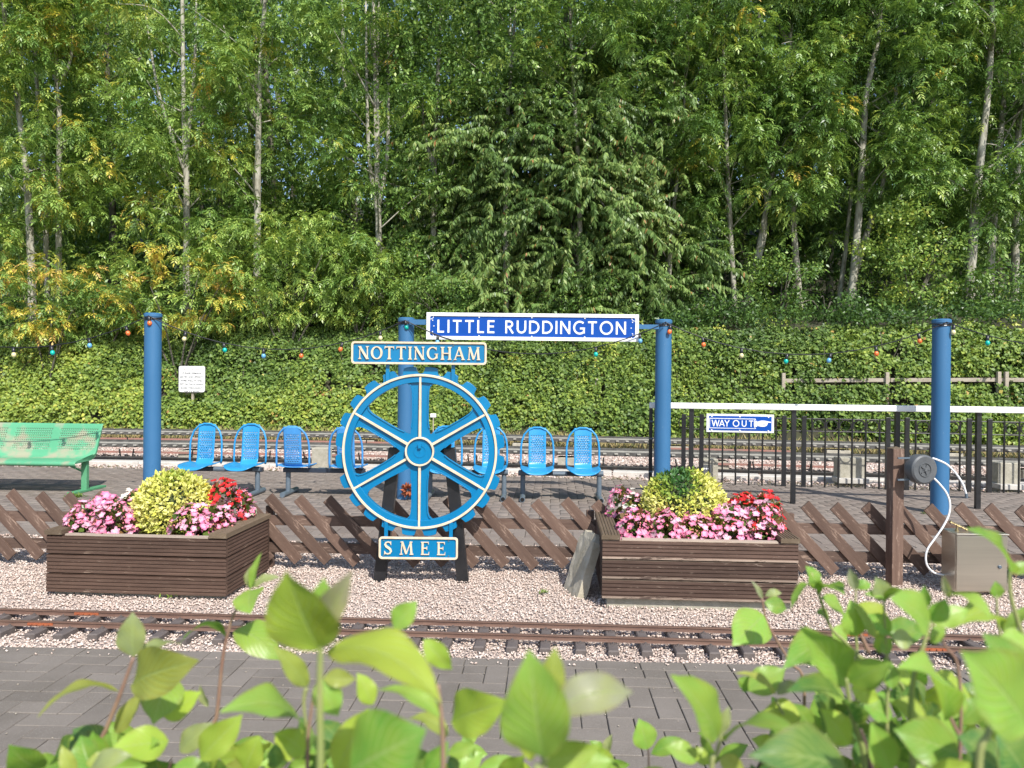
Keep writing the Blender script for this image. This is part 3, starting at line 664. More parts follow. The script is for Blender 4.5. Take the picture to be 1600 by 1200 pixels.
def sans(ch):
    """glyph -> (advance width, strokes); strokes are (points, width, closed)"""
    h = W / 2
    if ch == 'L': return 0.52, [([(h, 1), (h, 0)], W, 0), ([(h, h), (0.52, h)], W, 0)]
    if ch == 'I': return W, [([(h, 1), (h, 0)], W, 0)]
    if ch == 'T': return 0.68, [([(0, 1 - h), (0.68, 1 - h)], W, 0), ([(0.34, 1), (0.34, 0)], W, 0)]
    if ch == 'E': return 0.54, [([(h, 1), (h, 0)], W, 0), ([(h, 1 - h), (0.54, 1 - h)], W, 0), ([(h, 0.52), (0.50, 0.52)], W, 0), ([(h, h), (0.54, h)], W, 0)]
    if ch == 'R': return 0.66, [([(h, 1), (h, 0)], W, 0), ([(h, 1 - h), (0.30, 1 - h)] + arc(0.30, 0.715, 0.235, 0.2125, 90, -90, 12) + [(h, 0.5)], W, 0), ([(0.27, 0.50), (0.60, 0.0)], W, 0)]
    if ch == 'U': return 0.74, [([(h, 1), (h, 0.38)] + arc(0.37, 0.38, 0.37 - h, 0.38 - h, 180, 360, 16) + [(0.74 - h, 1)], W, 0)]
    if ch == 'D': return 0.80, [([(h, 1), (h, 0)], W, 0), ([(h, 1 - h), (0.30, 1 - h)] + arc(0.30, 0.5, 0.50 - h, 0.5 - h, 90, -90, 18) + [(h, h)], W, 0)]
    if ch == 'N': return 0.78, [([(h, 1), (h, 0)], W, 0), ([(0.78 - h, 1), (0.78 - h, 0)], W, 0), ([(h, 0.97), (0.78 - h, 0.03)], W, 0)]
    if ch == 'G': return 0.92, [(arc(0.5, 0.5, 0.5 - h, 0.53 - h, 48, 320, 26) , W, 0), ([(0.83, 0.06), (0.83, 0.46)], W, 0), ([(0.52, 0.44), (0.90, 0.44)], W, 0)]
    if ch == 'O': return 1.02, [(arc(0.51, 0.5, 0.51 - h, 0.53 - h, 0, 345, 23), W, 1)]
    if ch == 'W': return 1.20, [([(0.06, 1), (0.32, 0)], W, 0), ([(0.32, 0), (0.60, 1)], W, 0), ([(0.60, 1), (0.88, 0)], W, 0), ([(0.88, 0), (1.14, 1)], W, 0)]
    if ch == 'A': return 0.84, [([(0.05, 0), (0.42, 1)], W, 0), ([(0.42, 1), (0.79, 0)], W, 0), ([(0.18, 0.30), (0.66, 0.30)], W * 0.9, 0)]
    if ch == 'Y': return 0.76, [([(0.04, 1), (0.38, 0.46)], W, 0), ([(0.72, 1), (0.38, 0.46)], W, 0), ([(0.38, 0.5), (0.38, 0)], W, 0)]
    return 0.42, []
def serif(ch):
    K, k = 0.155, 0.075     # thick and thin
    def stem(x, w=K, top=True, bot=True, h0=0, h1=1):
        s = [([(x, h0), (x, h1)], w, 0)]
        for ok, z, d in ((bot, h0, 1), (top, h1, -1)):
            if ok: s.append(([(x - w / 2 - 0.085, z + d * 0.028), (x + w / 2 + 0.085, z + d * 0.028)], 0.056, 0)); s.append(([(x, z + d * 0.03), (x, z + d * 0.13)], [w + 0.12, w], 0))
        return s
    def ring(cx, cy, rx, ry, a0, a1, closed, n=26):
        p = arc(cx, cy, rx, ry, a0, a1, n); w = []
        for i in range(len(p)):
            a = math.radians(a0 + (a1 - a0) * i / n); w.append(k + (K * 1.08 - k) * abs(math.cos(a)) ** 1.3)
        return [(p, w, closed)]
    if ch == 'N': return 0.90, stem(0.13, k, True, True) + stem(0.77, k, True, True) + [([(0.13, 0.97), (0.77, 0.02)], K, 0)]
    if ch == 'O': return 0.96, ring(0.48, 0.5, 0.40, 0.46, 0, 346, 1)
    if ch == 'T': return 0.82, stem(0.41, K, False, True) + [([(0.03, 0.955), (0.79, 0.955)], 0.085, 0), ([(0.055, 1.0), (0.03, 0.80)], [0.07, 0.03], 0), ([(0.765, 1.0), (0.79, 0.80)], [0.07, 0.03], 0)]
    if ch == 'I': return 0.32, stem(0.16)
    if ch == 'G': return 0.98, ring(0.50, 0.5, 0.41, 0.46, 50, 318, 0) + [([(0.83, 0.10), (0.83, 0.44)], K * 0.9, 0), ([(0.66, 0.44), (0.95, 0.44)], 0.056, 0), ([(0.79, 0.96), (0.80, 0.74)], [0.07, 0.03], 0)]
    if ch == 'H': return 0.94, stem(0.17) + stem(0.77) + [([(0.2, 0.5), (0.75, 0.5)], k, 0)]
    if ch == 'A': return 0.94, [([(0.10, 0.03), (0.46, 1.0)], k * 1.1, 0), ([(0.44, 1.0), (0.80, 0.03)], K, 0), ([(0.22, 0.33), (0.68, 0.33)], k, 0), ([(0.0, 0.028), (0.25, 0.028)], 0.056, 0), ([(0.64, 0.028), (0.94, 0.028)], 0.056, 0)]
    if ch == 'M': return 1.12, [([(0.15, 0.03), (0.22, 1.0)], k, 0), ([(0.22, 1.0), (0.56, 0.05)], K, 0), ([(0.56, 0.05), (0.90, 1.0)], k, 0), ([(0.89, 1.0), (0.97, 0.03)], K, 0), ([(0.03, 0.028), (0.28, 0.028)], 0.056, 0), ([(0.82, 0.028), (1.12, 0.028)], 0.056, 0), ([(0.10, 0.972), (0.28, 0.972)], 0.056, 0), ([(0.85, 0.972), (1.04, 0.972)], 0.056, 0)]
    if ch == 'S':
        p = [(0.56, 0.80), (0.50, 0.93), (0.33, 0.965), (0.17, 0.90), (0.12, 0.76), (0.20, 0.62), (0.36, 0.52), (0.52, 0.40), (0.58, 0.24), (0.50, 0.09), (0.32, 0.035), (0.15, 0.08), (0.08, 0.22)]
        w = [0.05, 0.07, 0.08, 0.11, 0.14, 0.16, 0.17, 0.16, 0.14, 0.11, 0.08, 0.07, 0.05]
        return 0.66, [(p, w, 0), ([(0.555, 1.0), (0.575, 0.72)], [0.07, 0.03], 0), ([(0.085, 0.0), (0.065, 0.27)], [0.07, 0.03], 0)]
    if ch == 'E': return 0.70, stem(0.15, K, False, False) + [([(0.02, 0.972), (0.60, 0.972)], 0.06, 0), ([(0.15, 0.51), (0.50, 0.51)], k, 0), ([(0.02, 0.028), (0.64, 0.028)], 0.06, 0), ([(0.60, 1.0), (0.61, 0.80)], [0.07, 0.03], 0), ([(0.63, 0.0), (0.66, 0.23)], [0.07, 0.03], 0), ([(0.49, 0.64), (0.49, 0.39)], [0.05, 0.05], 0)]
    return 0.4, []
def letters(text, font, cap, x0, x1, z0, y, depth, mat, parent, sx=1.0):
    """each letter one mesh, spread from x0 to x1"""
    g = [font(c) for c in text]; tot = sum(a for a, _ in g) * cap * sx; gap = ((x1 - x0) - tot) / max(1, len(text) - 1); x = x0
    for c, (adv, st) in zip(text, g):
        if st:
            mb = MB()
            for i, (pts, w, cl) in enumerate(st):
                ribbon(mb, [(x + px * cap * sx, z0 + pz * cap) for px, pz in pts], [q * cap for q in w] if isinstance(w, list) else w * cap, y, y - depth - 0.0004 * i, bool(cl))
            mb.build('letter', mat, parent)
        x += adv * cap * sx + gap
def rrect(x0, x1, z0, z1, r, n=5):
    p = []
    for cx, cz, a in ((x1 - r, z1 - r, 0), (x0 + r, z1 - r, 90), (x0 + r, z0 + r, 180), (x1 - r, z0 + r, 270)):
        for i in range(n + 1): t = math.radians(a + 90 * i / n); p.append((cx + r * math.cos(t), cz + r * math.sin(t)))
    return p
def ringpoly(mb, outer, inner, y0, y1):
    n = len(outer); vs = [(x, y0, z) for x, z in outer] + [(x, y1, z) for x, z in outer] + [(x, y0, z) for x, z in inner] + [(x, y1, z) for x, z in inner]; fs = []
    for i in range(n):
        j = (i + 1) % n; fs += [(i, j, n + j, n + i), (2 * n + i, 3 * n + i, 3 * n + j, 2 * n + j), (n + i, n + j, 3 * n + j, 3 * n + i), (i, 2 * n + i, 2 * n + j, j)]
    mb.add(vs, fs)
def dot(mb, x, z, r, y0, y1, n=8): mb.prism([(x + r * math.cos(2 * PI * k / n), z + r * math.sin(2 * PI * k / n)) for k in range(n)], y0, y1)

# ------------------------------------------------------------------ wheel sign
WY = 5.72; S = WY / F     # metres per photograph pixel at the wheel
wc = P(656.5, 705, WY)
wheel = thing('wheel_sign', 'big blue toothed wheel with cream spokes and two nameplates on black timber legs', 'wheel sign', (wc.x, WY, 0), -0.012)
ZC = wc.z
def loc(pts): return pts
# rim with 24 teeth
def ang_pts(r, a): return (r * math.cos(math.radians(a)) * S, r * math.sin(math.radians(a)) * S)
rimv = []
outer = []; 
for k in range(24):
    a = 90 + 7.5 + 15 * k
    # tooth: root at +-6, top at +-4.2 degrees, rounded gullet between
    for da, rr in ((-5.6, 122.5), (-5.0, 125), (-4.1, 131.5), (-2, 132.3), (0, 132.5), (2, 132.3), (4.1, 131.5), (5.0, 125), (5.6, 122.5), (7.5, 121.0)): outer.append(ang_pts(rr, a + da))
n = len(outer)
inner = [ang_pts(109.5, 90 + 7.5 - 5.6 + 360 * 0 + 0) for _ in range(0)]
angs = []
for x, z in outer: angs.append(math.degrees(math.atan2(z, x)))
inner = [ang_pts(109.5, a) for a in angs]
mb = MB(); ringpoly(mb, outer, inner, 0.030, -0.022)
rim = mb.build('rim', M_WHEEL, wheel, loc=(0, 0, ZC), bev=0.003)
# raised inner band of the rim
mb = MB(); oc = [ang_pts(118.3, a) for a in np.linspace(0, 360, 97)[:-1]]; ic = [ang_pts(107.5, a) for a in np.linspace(0, 360, 97)[:-1]]
ringpoly(mb, oc, ic, 0.022, -0.030); mb.build('rim_band', M_WHEEL, wheel, loc=(0, 0, ZC), bev=0.003)
mb = MB(); oc = [ang_pts(120.6, a) for a in np.linspace(0, 360, 121)[:-1]]; ic = [ang_pts(117.0, a) for a in np.linspace(0, 360, 121)[:-1]]
ringpoly(mb, oc, ic, -0.018, -0.041); mb.build('cream_ring', M_CREAM, wheel, loc=(0, 0, ZC), bev=0.002)
# spokes: web plate with rounded openings made as six wedge plates joined at the hub
def spoke_poly():
    # outline of one spoke pointing up (px units), widening with fillets at hub and rim
    pts = []; hw = 13.0
    right_ = [(15.5, 26.8), (14.2, 33.5), (13.2, 42), (12.8, 60), (13.0, 85), (13.6, 95), (15.5, 101.0), (19.5, 105.0), (26.5, 107.2)]
    top = [(math.sin(math.radians(t)) * 110.6, math.cos(math.radians(t)) * 110.6) for t in (14, 9, 4, 0, -4, -9, -14)]
    left_ = [(-x, z) for x, z in reversed(right_)]
    return [(0, 0)] + right_ + top + left_
sp = [(x * S, z * S) for x, z in spoke_poly()]
for k in range(6):
    mb = MB(); th = 0.026 + 0.0003 * k; mb.prism(sp, 0.018, -0.010 - 0.0004 * k)
    o = mb.build('spoke', M_WHEEL, wheel, loc=(0, 0, ZC), bev=0.003); o.rotation_euler = (0, math.radians(60 * k), 0)
    rb = MB(); rb.prism([(-0.98 * S * 2, 20 * S), (0.98 * S * 2, 20 * S), (0.78 * S * 2, 117.5 * S), (-0.78 * S * 2, 117.5 * S)], -0.006, -0.034); rb.build('cream_rib', M_CREAM, o, bev=0.0015)
    for s_ in (-1, 1):
        ed = MB(); ribbon(ed, [(s_ * x * S, z * S) for x, z in ((14.0, 36), (12.6, 45), (11.9, 60), (12.1, 86), (12.9, 96), (15.0, 102), (19.0, 105.8), (25.5, 108))], 0.009, -0.004, -0.019); ed.build('edge_bead', M_WHEEL, o, bev=0.0015)
mb = MB(); mb.rev([(0, -0.030), (19.2 * S, -0.030), (20.2 * S, -0.026), (20.2 * S, 0.02), (0, 0.02)], 40, 'Y'); hub = mb.build('hub', M_WHEEL, wheel, loc=(0, 0, ZC))
mb = MB(); a32 = np.linspace(0, 360, 49)[:-1]; ringpoly(mb, [ang_pts(22.6, a) for a in a32], [ang_pts(20.0, a) for a in a32], 0.0, -0.048); mb.build('hub_ring', M_CREAM, wheel, loc=(0, 0, ZC), bev=0.002)
mb = MB(); ringpoly(mb, [ang_pts(9.5, a) for a in a32], [ang_pts(8.6, a) for a in a32], -0.028, -0.0335); mb.build('hub_groove', M_WHEEL, hub)
mb = MB(); mb.box((0.0, -0.040, 8.5 * S), (5.0 * S, 0.022, 7 * S)); mb.build('key', M_WHEEL, hub, bev=0.002)
mb = MB(); dot(mb, 0, -1 * S, 0.9 * S, -0.028, -0.034); mb.build('centre_dot', M_WHEEL, hub)
# legs
def lp(u, v): p = P(u, v, WY + 0.075); return Vector((p.x - wc.x, 0.075, p.z))
for (u0, v0, u1, v1) in ((617, 700, 592.5, 904), (702, 700, 724, 907)):
    a = lp(u0, v0); b = lp(u1, v1); b.z = -0.04; d = a - b; mb = MB(); L = d.length
    R = d.to_track_quat('Z', 'Y').to_matrix(); mb.box((0, 0, 0), (0.088, 0.075, L)); o = mb.build('leg', M_BLACK, wheel, bev=0.004); o.location = (a + b) / 2; o.rotation_euler = (0, math.atan2(d.x, d.z), 0)
mb = MB(); z = P(656, 703, WY).z; mb.box((0, 0.12, z), (0.44, 0.02, 0.08)); mb.build('cross_brace', M_BLACK, wheel)
# nameplates
def nameplate(u0, u1, v0, v1, text, font, cx0, cx1, cap_px, base_px, sx, rivets, mat_l=M_CREAM):
    a = P(u0, v1, WY); b = P(u1, v0, WY); x0, x1 = a.x - wc.x, b.x - wc.x; z0 = P((u0 + u1) / 2, v1, WY).z; z1 = P((u0 + u1) / 2, v0, WY).z
    mb = MB(); mb.prism(rrect(x0, x1, z0, z1, 0.022), -0.040, -0.058); pl = mb.build('nameplate', M_WHEEL, wheel, bev=0.002)
    mb = MB(); ringpoly(mb, rrect(x0 - 0.001, x1 + 0.001, z0 - 0.001, z1 + 0.001, 0.024), rrect(x0 + 0.0135, x1 - 0.0135, z0 + 0.0135, z1 - 0.0135, 0.013), -0.050, -0.068); mb.build('plate_border', M_CREAM, pl, bev=0.0015)
    zc = (z0 + z1) / 2; cap = cap_px * S
    letters(text, font, cap, PX(cx0, WY) - wc.x, PX(cx1, WY) - wc.x, zc - cap / 2, -0.058, 0.009, mat_l, pl, sx)
    for ru in rivets:
        for zz in (z0 + 0.026, z1 - 0.026):
            q = MB(); dot(q, PX(ru, WY) - wc.x, zz, 0.005, -0.058, -0.0635); q.build('rivet', M_GREYTUBE, pl)
    return pl
nameplate(551.5, 761, 535, 569.5, 'NOTTINGHAM', serif, 562, 751, 20.0, 560, 0.92, (606, 709))
nameplate(594, 716.5, 837, 871, 'SMEE', serif, 604, 700, 20.0, 865, 0.98, (604, 704.5))
for (u, v0, v1) in ((607, 566, 600), (709, 566, 600), (604.5, 808, 840), (705.5, 808, 840)):
    p0 = P(u, v0, WY); p1 = P(u, v1, WY); mb = MB(); mb.box((p0.x - wc.x, -0.034, (p0.z + p1.z) / 2), (0.027, 0.008, abs(p0.z - p1.z))); mb.build('strap', M_WHEEL, wheel, bev=0.001)

# ------------------------------------------------------------------ blue station poles
POLES = [(239.5, 491, 9.35, 'round blue station pole rising behind the flower box beside the green bench'), (635, 498, 9.7, 'round blue station pole standing behind the big toothed wheel'),
         (1037, 501, 9.55, 'round blue station pole at the left end of the white handrail'), (1471, 500.5, 8.95, 'round blue station pole with hose reel in front of it')]
ptop = []
for u, v, y, lab in POLES:
    t = P(u, v, y); r0 = 0.0985
    pole = thing('station_pole', lab, 'pole', (t.x, y, 0), group='blue station poles')
    mb = MB(); mb.rev([(r0, -0.05), (r0, t.z)], 40); mb.build('shaft', M_POLE, pole, smooth=True)
    mb = MB(); mb.rev([(r0 + 0.004, t.z - 0.035), (r0 + 0.006, t.z - 0.03), (r0 + 0.006, t.z + 0.002), (r0 * 0.9, t.z + 0.012), (0.0, t.z + 0.016)], 40); mb.build('cap', M_POLE, pole)
    for k in range(2):
        mb = MB(); mb.tube([((r0 + 0.006) * math.cos(a), (r0 + 0.006) * math.sin(a), t.z - 0.045 - 0.018 * k + 0.008 * math.sin(a + k)) for a in np.linspace(0, 2 * PI, 25)[:-1]], 0.006, 5, closed=True); mb.build('cable_loop', M_BLACK, pole)
    ptop.append(Vector((t.x, y, t.z)))

# ------------------------------------------------------------------ LITTLE RUDDINGTON sign between the two middle poles
SY = 9.50; sc = P(831.5, 511, SY); SS = SY / F
sg = thing('station_sign', 'long royal blue enamel sign reading LITTLE RUDDINGTON in white letters', 'sign', (sc.x, SY, sc.z), -0.03)
sg.rotation_euler = (0, 0.0035, -0.03)
hw, hh = 165.3 * SS, 20.8 * SS
mb = MB(); mb.box((0, 0.012, 0), (2 * hw, 0.024, 2 * hh)); mb.build('panel', M_SIGNBLUE, sg)
mb = MB(); fr = 5.2 * SS
ringpoly(mb, [(hw + .003, hh + .003), (-hw - .003, hh + .003), (-hw - .003, -hh - .003), (hw + .003, -hh - .003)], [(hw - fr, hh - fr), (-hw + fr, hh - fr), (-hw + fr, -hh + fr), (hw - fr, -hh + fr)], 0.026, -0.012); mb.build('border', M_ENAMELW, sg, bev=0.002)
for sx_ in (-1, 1):
    for sz_ in (-1, 1):
        mb = MB(); ribbon(mb, [(sx_ * (hw - fr - x * SS), sz_ * (hh - fr - z * SS)) for x, z in ((5.6, -0.2), (5.0, 2.4), (3.2, 4.2), (-0.2, 4.9))], 0.9 * SS, 0, -0.004); mb.build('corner_line', M_ENAMELW, sg)
        mb = MB(); mb.prism([(sx_ * (hw - fr), sz_ * (hh - fr)), (sx_ * (hw - fr - 2.6 * SS), sz_ * (hh - fr)), (sx_ * (hw - fr), sz_ * (hh - fr - 2.2 * SS))], 0, -0.003); mb.build('corner_mark', M_ENAMELW, sg)
for dx in (-83, -0.5, 82):
    for dz in (14.5, -14.8):
        mb = MB(); dot(mb, dx * SS, dz * SS, 1.15 * SS, 0, -0.006); mb.build('rivet', M_ENAMELW, sg)
for sx_ in (-1, 1):
    for zz in (9, 0, -9):
        mb = MB(); dot(mb, sx_ * (156 - (2 if zz == 0 else 0)) * SS, zz * SS, 0.95 * SS, 0, -0.006); mb.build('rivet', M_ENAMELW, sg)
letters('LITTLE', sans, 20.3 * SS, (683 - 831.5) * SS, (772.5 - 831.5) * SS, -10.4 * SS, 0, 0.004, M_ENAMELW, sg)
letters('RUDDINGTON', sans, 20.3 * SS, (789.5 - 831.5) * SS, (977.5 - 831.5) * SS, -10.4 * SS, 0, 0.004, M_ENAMELW, sg)
mb = MB(); mb.box((-hw - 0.10, 0.03, 6 * SS), (0.24, 0.03, 8 * SS)); mb.build('bracket', M_POLE, sg)
mb = MB(); mb.box((hw + 0.12, 0.03, 2.5 * SS), (0.27, 0.03, 7 * SS)); mb.build('bracket', M_POLE, sg)

# ------------------------------------------------------------------ festoon lights strung from pole to pole
BC = {'o': simple('orange_bulb', (0.80, 0.17, 0.04), rough=0.3), 't': simple('teal_bulb', (0.0, 0.42, 0.34), rough=0.3), 'b': simple('blue_bulb', (0.13, 0.36, 0.58), rough=0.3), 'c': simple('cream_bulb', (0.68, 0.62, 0.33), rough=0.3)}
hold = MB(); hold.rev([(0.0, 0.0), (0.017, -0.002), (0.019, -0.05), (0.016, -0.062)], 10); hold_me = hold.mesh('lamp_holder', M_BLACK, smooth=True)
blb = MB(); blb.rev([(0.013, -0.058), (0.021, -0.069), (0.0265, -0.084), (0.0265, -0.096), (0.019, -0.111), (0.007, -0.119), (0, -0.12)], 14)
BM = {k: blb.mesh('bulb_' + k, m, smooth=True) for k, m in BC.items()}
def festoon(a, b, low_v, y_low, bulbs, lab):
    """cable sagging from a to b; bulbs: (u, colour)"""
    mid = (a + b) / 2; zl = P((800 + mid.x / mid.y * F), low_v, mid.y).z; sag = mid.z - zl
    f = thing('festoon_lights', lab, 'string lights', tuple(a), group='festoon lights between the blue poles')
    pt = lambda t: a.lerp(b, t) - Vector((0, 0, sag * 4 * t * (1 - t)))
    r = random.Random(len(bulbs))
    cab = MB(); cab.tube([pt(i / 40) - a + Vector((0, 0, r.uniform(-0.003, 0.003))) for i in range(41)], 0.0065, 5); cab.build('cable', M_BLACK, f)
    for u, c in bulbs:
        # parameter where the cable crosses that direction
        best = min((abs(800 + pt(i / 200).x / pt(i / 200).y * F - u), i / 200) for i in range(201))[1]
        p = pt(best) - a; h = obj('lamp_holder', hold_me, f); h.location = p; h.rotation_euler = (r.uniform(-0.12, 0.12), r.uniform(-0.3, 0.3), 0)
        obj('bulb', BM[c], h)
fr_ = Vector((0, -0.11, -0.03))
festoon(Vector((-7.6, 9.2, 2.28)), ptop[0] + fr_, 543, 0, [(20, 'c'), (80, 't'), (140, 'b'), (197, 'o'), (237, 'o')], 'festoon cable with coloured bulbs running from green bench to first blue pole')
festoon(ptop[0] + fr_, ptop[1] + fr_, 546, 0, [(289, 'c'), (348, 't'), (411, 'b'), (471, 'o'), (534, 'o'), (594, 'c'), (641, 't')], 'festoon cable with coloured bulbs hanging over the blue seats left of wheel')
festoon(ptop[1] + fr_ + Vector((0, -0.05, 0)), ptop[2] + fr_ + Vector((0, -0.05, 0)), 553, 0, [(684, 'b'), (931, 't'), (998, 'b')], 'festoon cable dipping across the front of the long blue enamel sign')
festoon(ptop[2] + fr_, ptop[3] + fr_, 554, 0, [(1047, 'o'), (1096, 'o'), (1159, 'c'), (1229, 't'), (1297, 'b'), (1368, 'o'), (1434, 'o')], 'festoon cable with coloured bulbs hanging above the white handrail')
festoon(ptop[3] + fr_, Vector((8.2, 8.8, 2.22)), 546, 0, [(1490, 'c'), (1542, 't'), (1625, 'o')], 'festoon cable with bulbs running off to the right of the last blue pole')

# ------------------------------------------------------------------ perforated blue seats
def perforated(mb, surf, nu, nv, holes):
    vs = [surf(i / nu, j / nv) for j in range(nv + 1) for i in range(nu + 1)]; fs = []
    for j in range(nv):
        for i in range(nu):
            if not holes(i, j): a = j * (nu + 1) + i; fs.append((a, a + 1, a + nu + 2, a + nu + 1))
    mb.add(vs, fs)
def chair_meshes(M, nm):
    b = MB()
    def surf(s, t):
        x = (s - 0.5) * 0.225; z = t * 0.515; y = 0.02 + 0.07 * max(0, t - 0.1) ** 1.2 * 0.9 - 0.07 * max(0, (0.14 - t) / 0.14) ** 2 + 0.012 * math.cos((s - 0.5) * 3)
        return (x * (1 if t > 0.06 else 1.0), y, z)
    perforated(b, surf, 15, 46, lambda i, j: 1 < i < 13 and 5 < j < 38 and j % 2 == 0 and (i + (j // 2 % 2)) % 2 == 0)
    back = b.mesh(nm + '_back', M, fix=False)
    s = MB(); n = 12; m = 18; vs = []
    for j in range(n + 1):
        t = j / n; y = 0.03 - 0.46 * t; w = 0.215 * (1 - 0.30 * t ** 5) * (0.93 + 0.07 * min(1, t * 3)); w = w if j < n else w * 0.86
        for i in range(m + 1):
            q = i / m * 2 - 1; vs.append((q * w, y, -0.012 * (1 - q * q) + 0.014 * abs(q) ** 4 + (-0.03 * max(0, (t - 0.8) / 0.2) ** 2) + 0.012 * (1 - t)))
    s.add(vs, [(j * (m + 1) + i, j * (m + 1) + i + 1, (j + 1) * (m + 1) + i + 1, (j + 1) * (m + 1) + i) for j in range(n) for i in range(m)])
    seat = s.mesh(nm + '_seat', M, fix=False)
    l = MB(); pth = [(-0.205, 0.03, 0.0), (-0.212, 0.03, 0.06), (-0.210, 0.04, 0.26), (-0.200, 0.05, 0.34), (-0.170, 0.062, 0.425), (-0.115, 0.070, 0.485), (-0.045, 0.076, 0.517)]
    l.tube(pth + [(-x, y, z) for x, y, z in reversed(pth)], 0.013, 8); loop = l.mesh(nm + '_loop', M, smooth=True)
    for me in (back, seat): me.polygons.foreach_set('use_smooth', [True] * len(me.polygons))
    return back, seat, loop
CM = chair_meshes(M_SEAT, 'seat_shell'); CMF = chair_meshes(M_SEATF, 'faded_seat_shell')
def seat_shell(parent, x, meshes, z=0.375, y=0.0, rz=0.0):
    b = obj('seat', meshes[1], parent, (x, y, z), (0, 0, rz)); md = b.modifiers.new('thick', 'SOLIDIFY'); md.thickness = 0.012; md.offset = 0
    k = obj('backrest', meshes[0], b); md = k.modifiers.new('thick', 'SOLIDIFY'); md.thickness = 0.007; md.offset = 0
    obj('frame_loop', meshes[2], b)
def bench(x, y, rz, lab, xs, legs, M=CM, half=0.53, srz=0.0):
    t = thing('blue_seat_bench', lab, 'bench', (x, y, 0), rz, 'blue twin seats on the platform')
    mb = MB(); mb.box((0, 0, 0.325), (2 * half, 0.075, 0.055)); mb.build('beam', M_DARKBEAM, t, bev=0.006)
    for q in (0.0,):
        mb = MB(); mb.tube([(-0.09, -0.048, 0.328), (0.09, -0.048, 0.328)], 0.030, 10); mb.build('beam_clamp', M_GREYTUBE, t, smooth=False)
    for lx in legs:
        mb = MB(); mb.tube([(lx, 0.0, 0.33), (lx, 0, 0.05)], 0.032, 14); lg = mb.build('leg', M_GREYTUBE, t, smooth=True, auto=True)
        mb = MB(); mb.tube([(lx, -0.33, 0.034), (lx, 0.22, 0.034)], 0.034, 14); mb.build('foot_tube', M_GREYTUBE, lg, smooth=True, auto=True)
        mb = MB(); mb.rev([(0, -0.332), (0.026, -0.332), (0.026, -0.326)], 12, 'Y', (lx, 0, 0.034)); mb.build('painted_tube_hollow', M_TUBESHADE, lg)  # black disc on the capped end stands in for the shaded hollow
        mb = MB(); mb.tube([(lx - 0.05, -0.015, 0.33), (lx + 0.05, -0.015, 0.33)], 0.036, 12); mb.build('bracket', M_GREYTUBE, lg)
    for q in xs: seat_shell(t, q, M, 0.378, 0.12, srz)
    return t
bench(0.62, 9.78, -0.03, 'twin blue perforated seats facing forward, right of the big wheel beside the white-railed fence', (-0.29, 0.30), (-0.47, 0.50))
bench(-0.58, 9.84, -0.03, 'twin blue perforated seats facing forward, one half hidden behind the big wheel', (-0.28, 0.31), (-0.46, 0.49))
bench(-2.40, 9.86, PI - 0.05, 'twin blue perforated seats turned backwards just left of the big wheel', (-0.32, 0.36), (-0.46, 0.47), CMF)
bench(-3.73, 9.92, -0.04, 'twin blue perforated seats facing forward behind the left flower box', (-0.29, 0.30), (-0.50, 0.46))

# ------------------------------------------------------------------ green bench
gb = thing('green_bench', 'scuffed green perforated metal bench with curved back, cut off by the picture edge', 'bench', (-5.53, 9.72, 0), -0.05)
prof = [(0.035, 0.355), (0.005, 0.37), (0.0, 0.395), (0.02, 0.415), (0.06, 0.428), (0.14, 0.438), (0.24, 0.436), (0.33, 0.425), (0.40, 0.428), (0.445, 0.45), (0.475, 0.49), (0.50, 0.55), (0.53, 0.63), (0.565, 0.73), (0.60, 0.83), (0.612, 0.862), (0.63, 0.872), (0.65, 0.862)]
d = [0]
for a, b in zip(prof, prof[1:]): d.append(d[-1] + math.hypot(a[0] - b[0], a[1] - b[1]))
tot = d[-1]
def bsurf(s, t):
    L = 2.5; q = t * tot; y = float(np.interp(q, d, [p[0] for p in prof])); z = float(np.interp(q, d, [p[1] for p in prof]))
    return (-L * (1 - s), y, z)
NU, NV = 192, 66
mb = MB(); perforated(mb, bsurf, NU, NV, lambda i, j: (i % 48) > 4 and (i % 48) < 44 and ((38 < j < 60) or (12 < j < 30)) and j % 2 == 0 and (i + (j // 2 % 2)) % 2 == 0)
sh = mb.build('seat_shell', M_GREEN, gb, smooth=True); md = sh.modifiers.new('thick', 'SOLIDIFY'); md.thickness = 0.008; md.offset = -1
for xx, nm in ((-0.004, 'end_plate'), (-2.49, 'end_plate')):
    mb = MB(); poly = [(p[0], p[1] - 0.006) for p in prof[2:15]] + [(0.535, 0.70), (0.47, 0.53), (0.42, 0.455), (0.36, 0.405), (0.25, 0.405), (0.14, 0.405), (0.05, 0.395)]
    n = len(poly); vs = [(xx - 0.02, a, b) for a, b in poly] + [(xx + 0.004, a, b) for a, b in poly]
    mb.add(vs, [tuple(range(n)), tuple(range(2 * n - 1, n - 1, -1))] + [(i, (i + 1) % n, (i + 1) % n + n, i + n) for i in range(n)]); mb.build(nm, M_GREEN, gb)
for lx in (-0.06, -2.36):
    mb = MB(); mb.box((lx, 0.32, 0.215), (0.075, 0.06, 0.40)); lg = mb.build('leg', M_GREENLEG, gb, bev=0.006)
    mb = MB(); mb.box((lx, 0.37, 0.015), (0.10, 0.70, 0.03)); mb.build('foot', M_GREENLEG, lg, bev=0.004)
mb = MB(); mb.tube([(-0.06, 0.34, 0.24), (-0.45, 0.34, 0.40)], 0.013, 6); mb.build('brace', M_GREENLEG, gb)

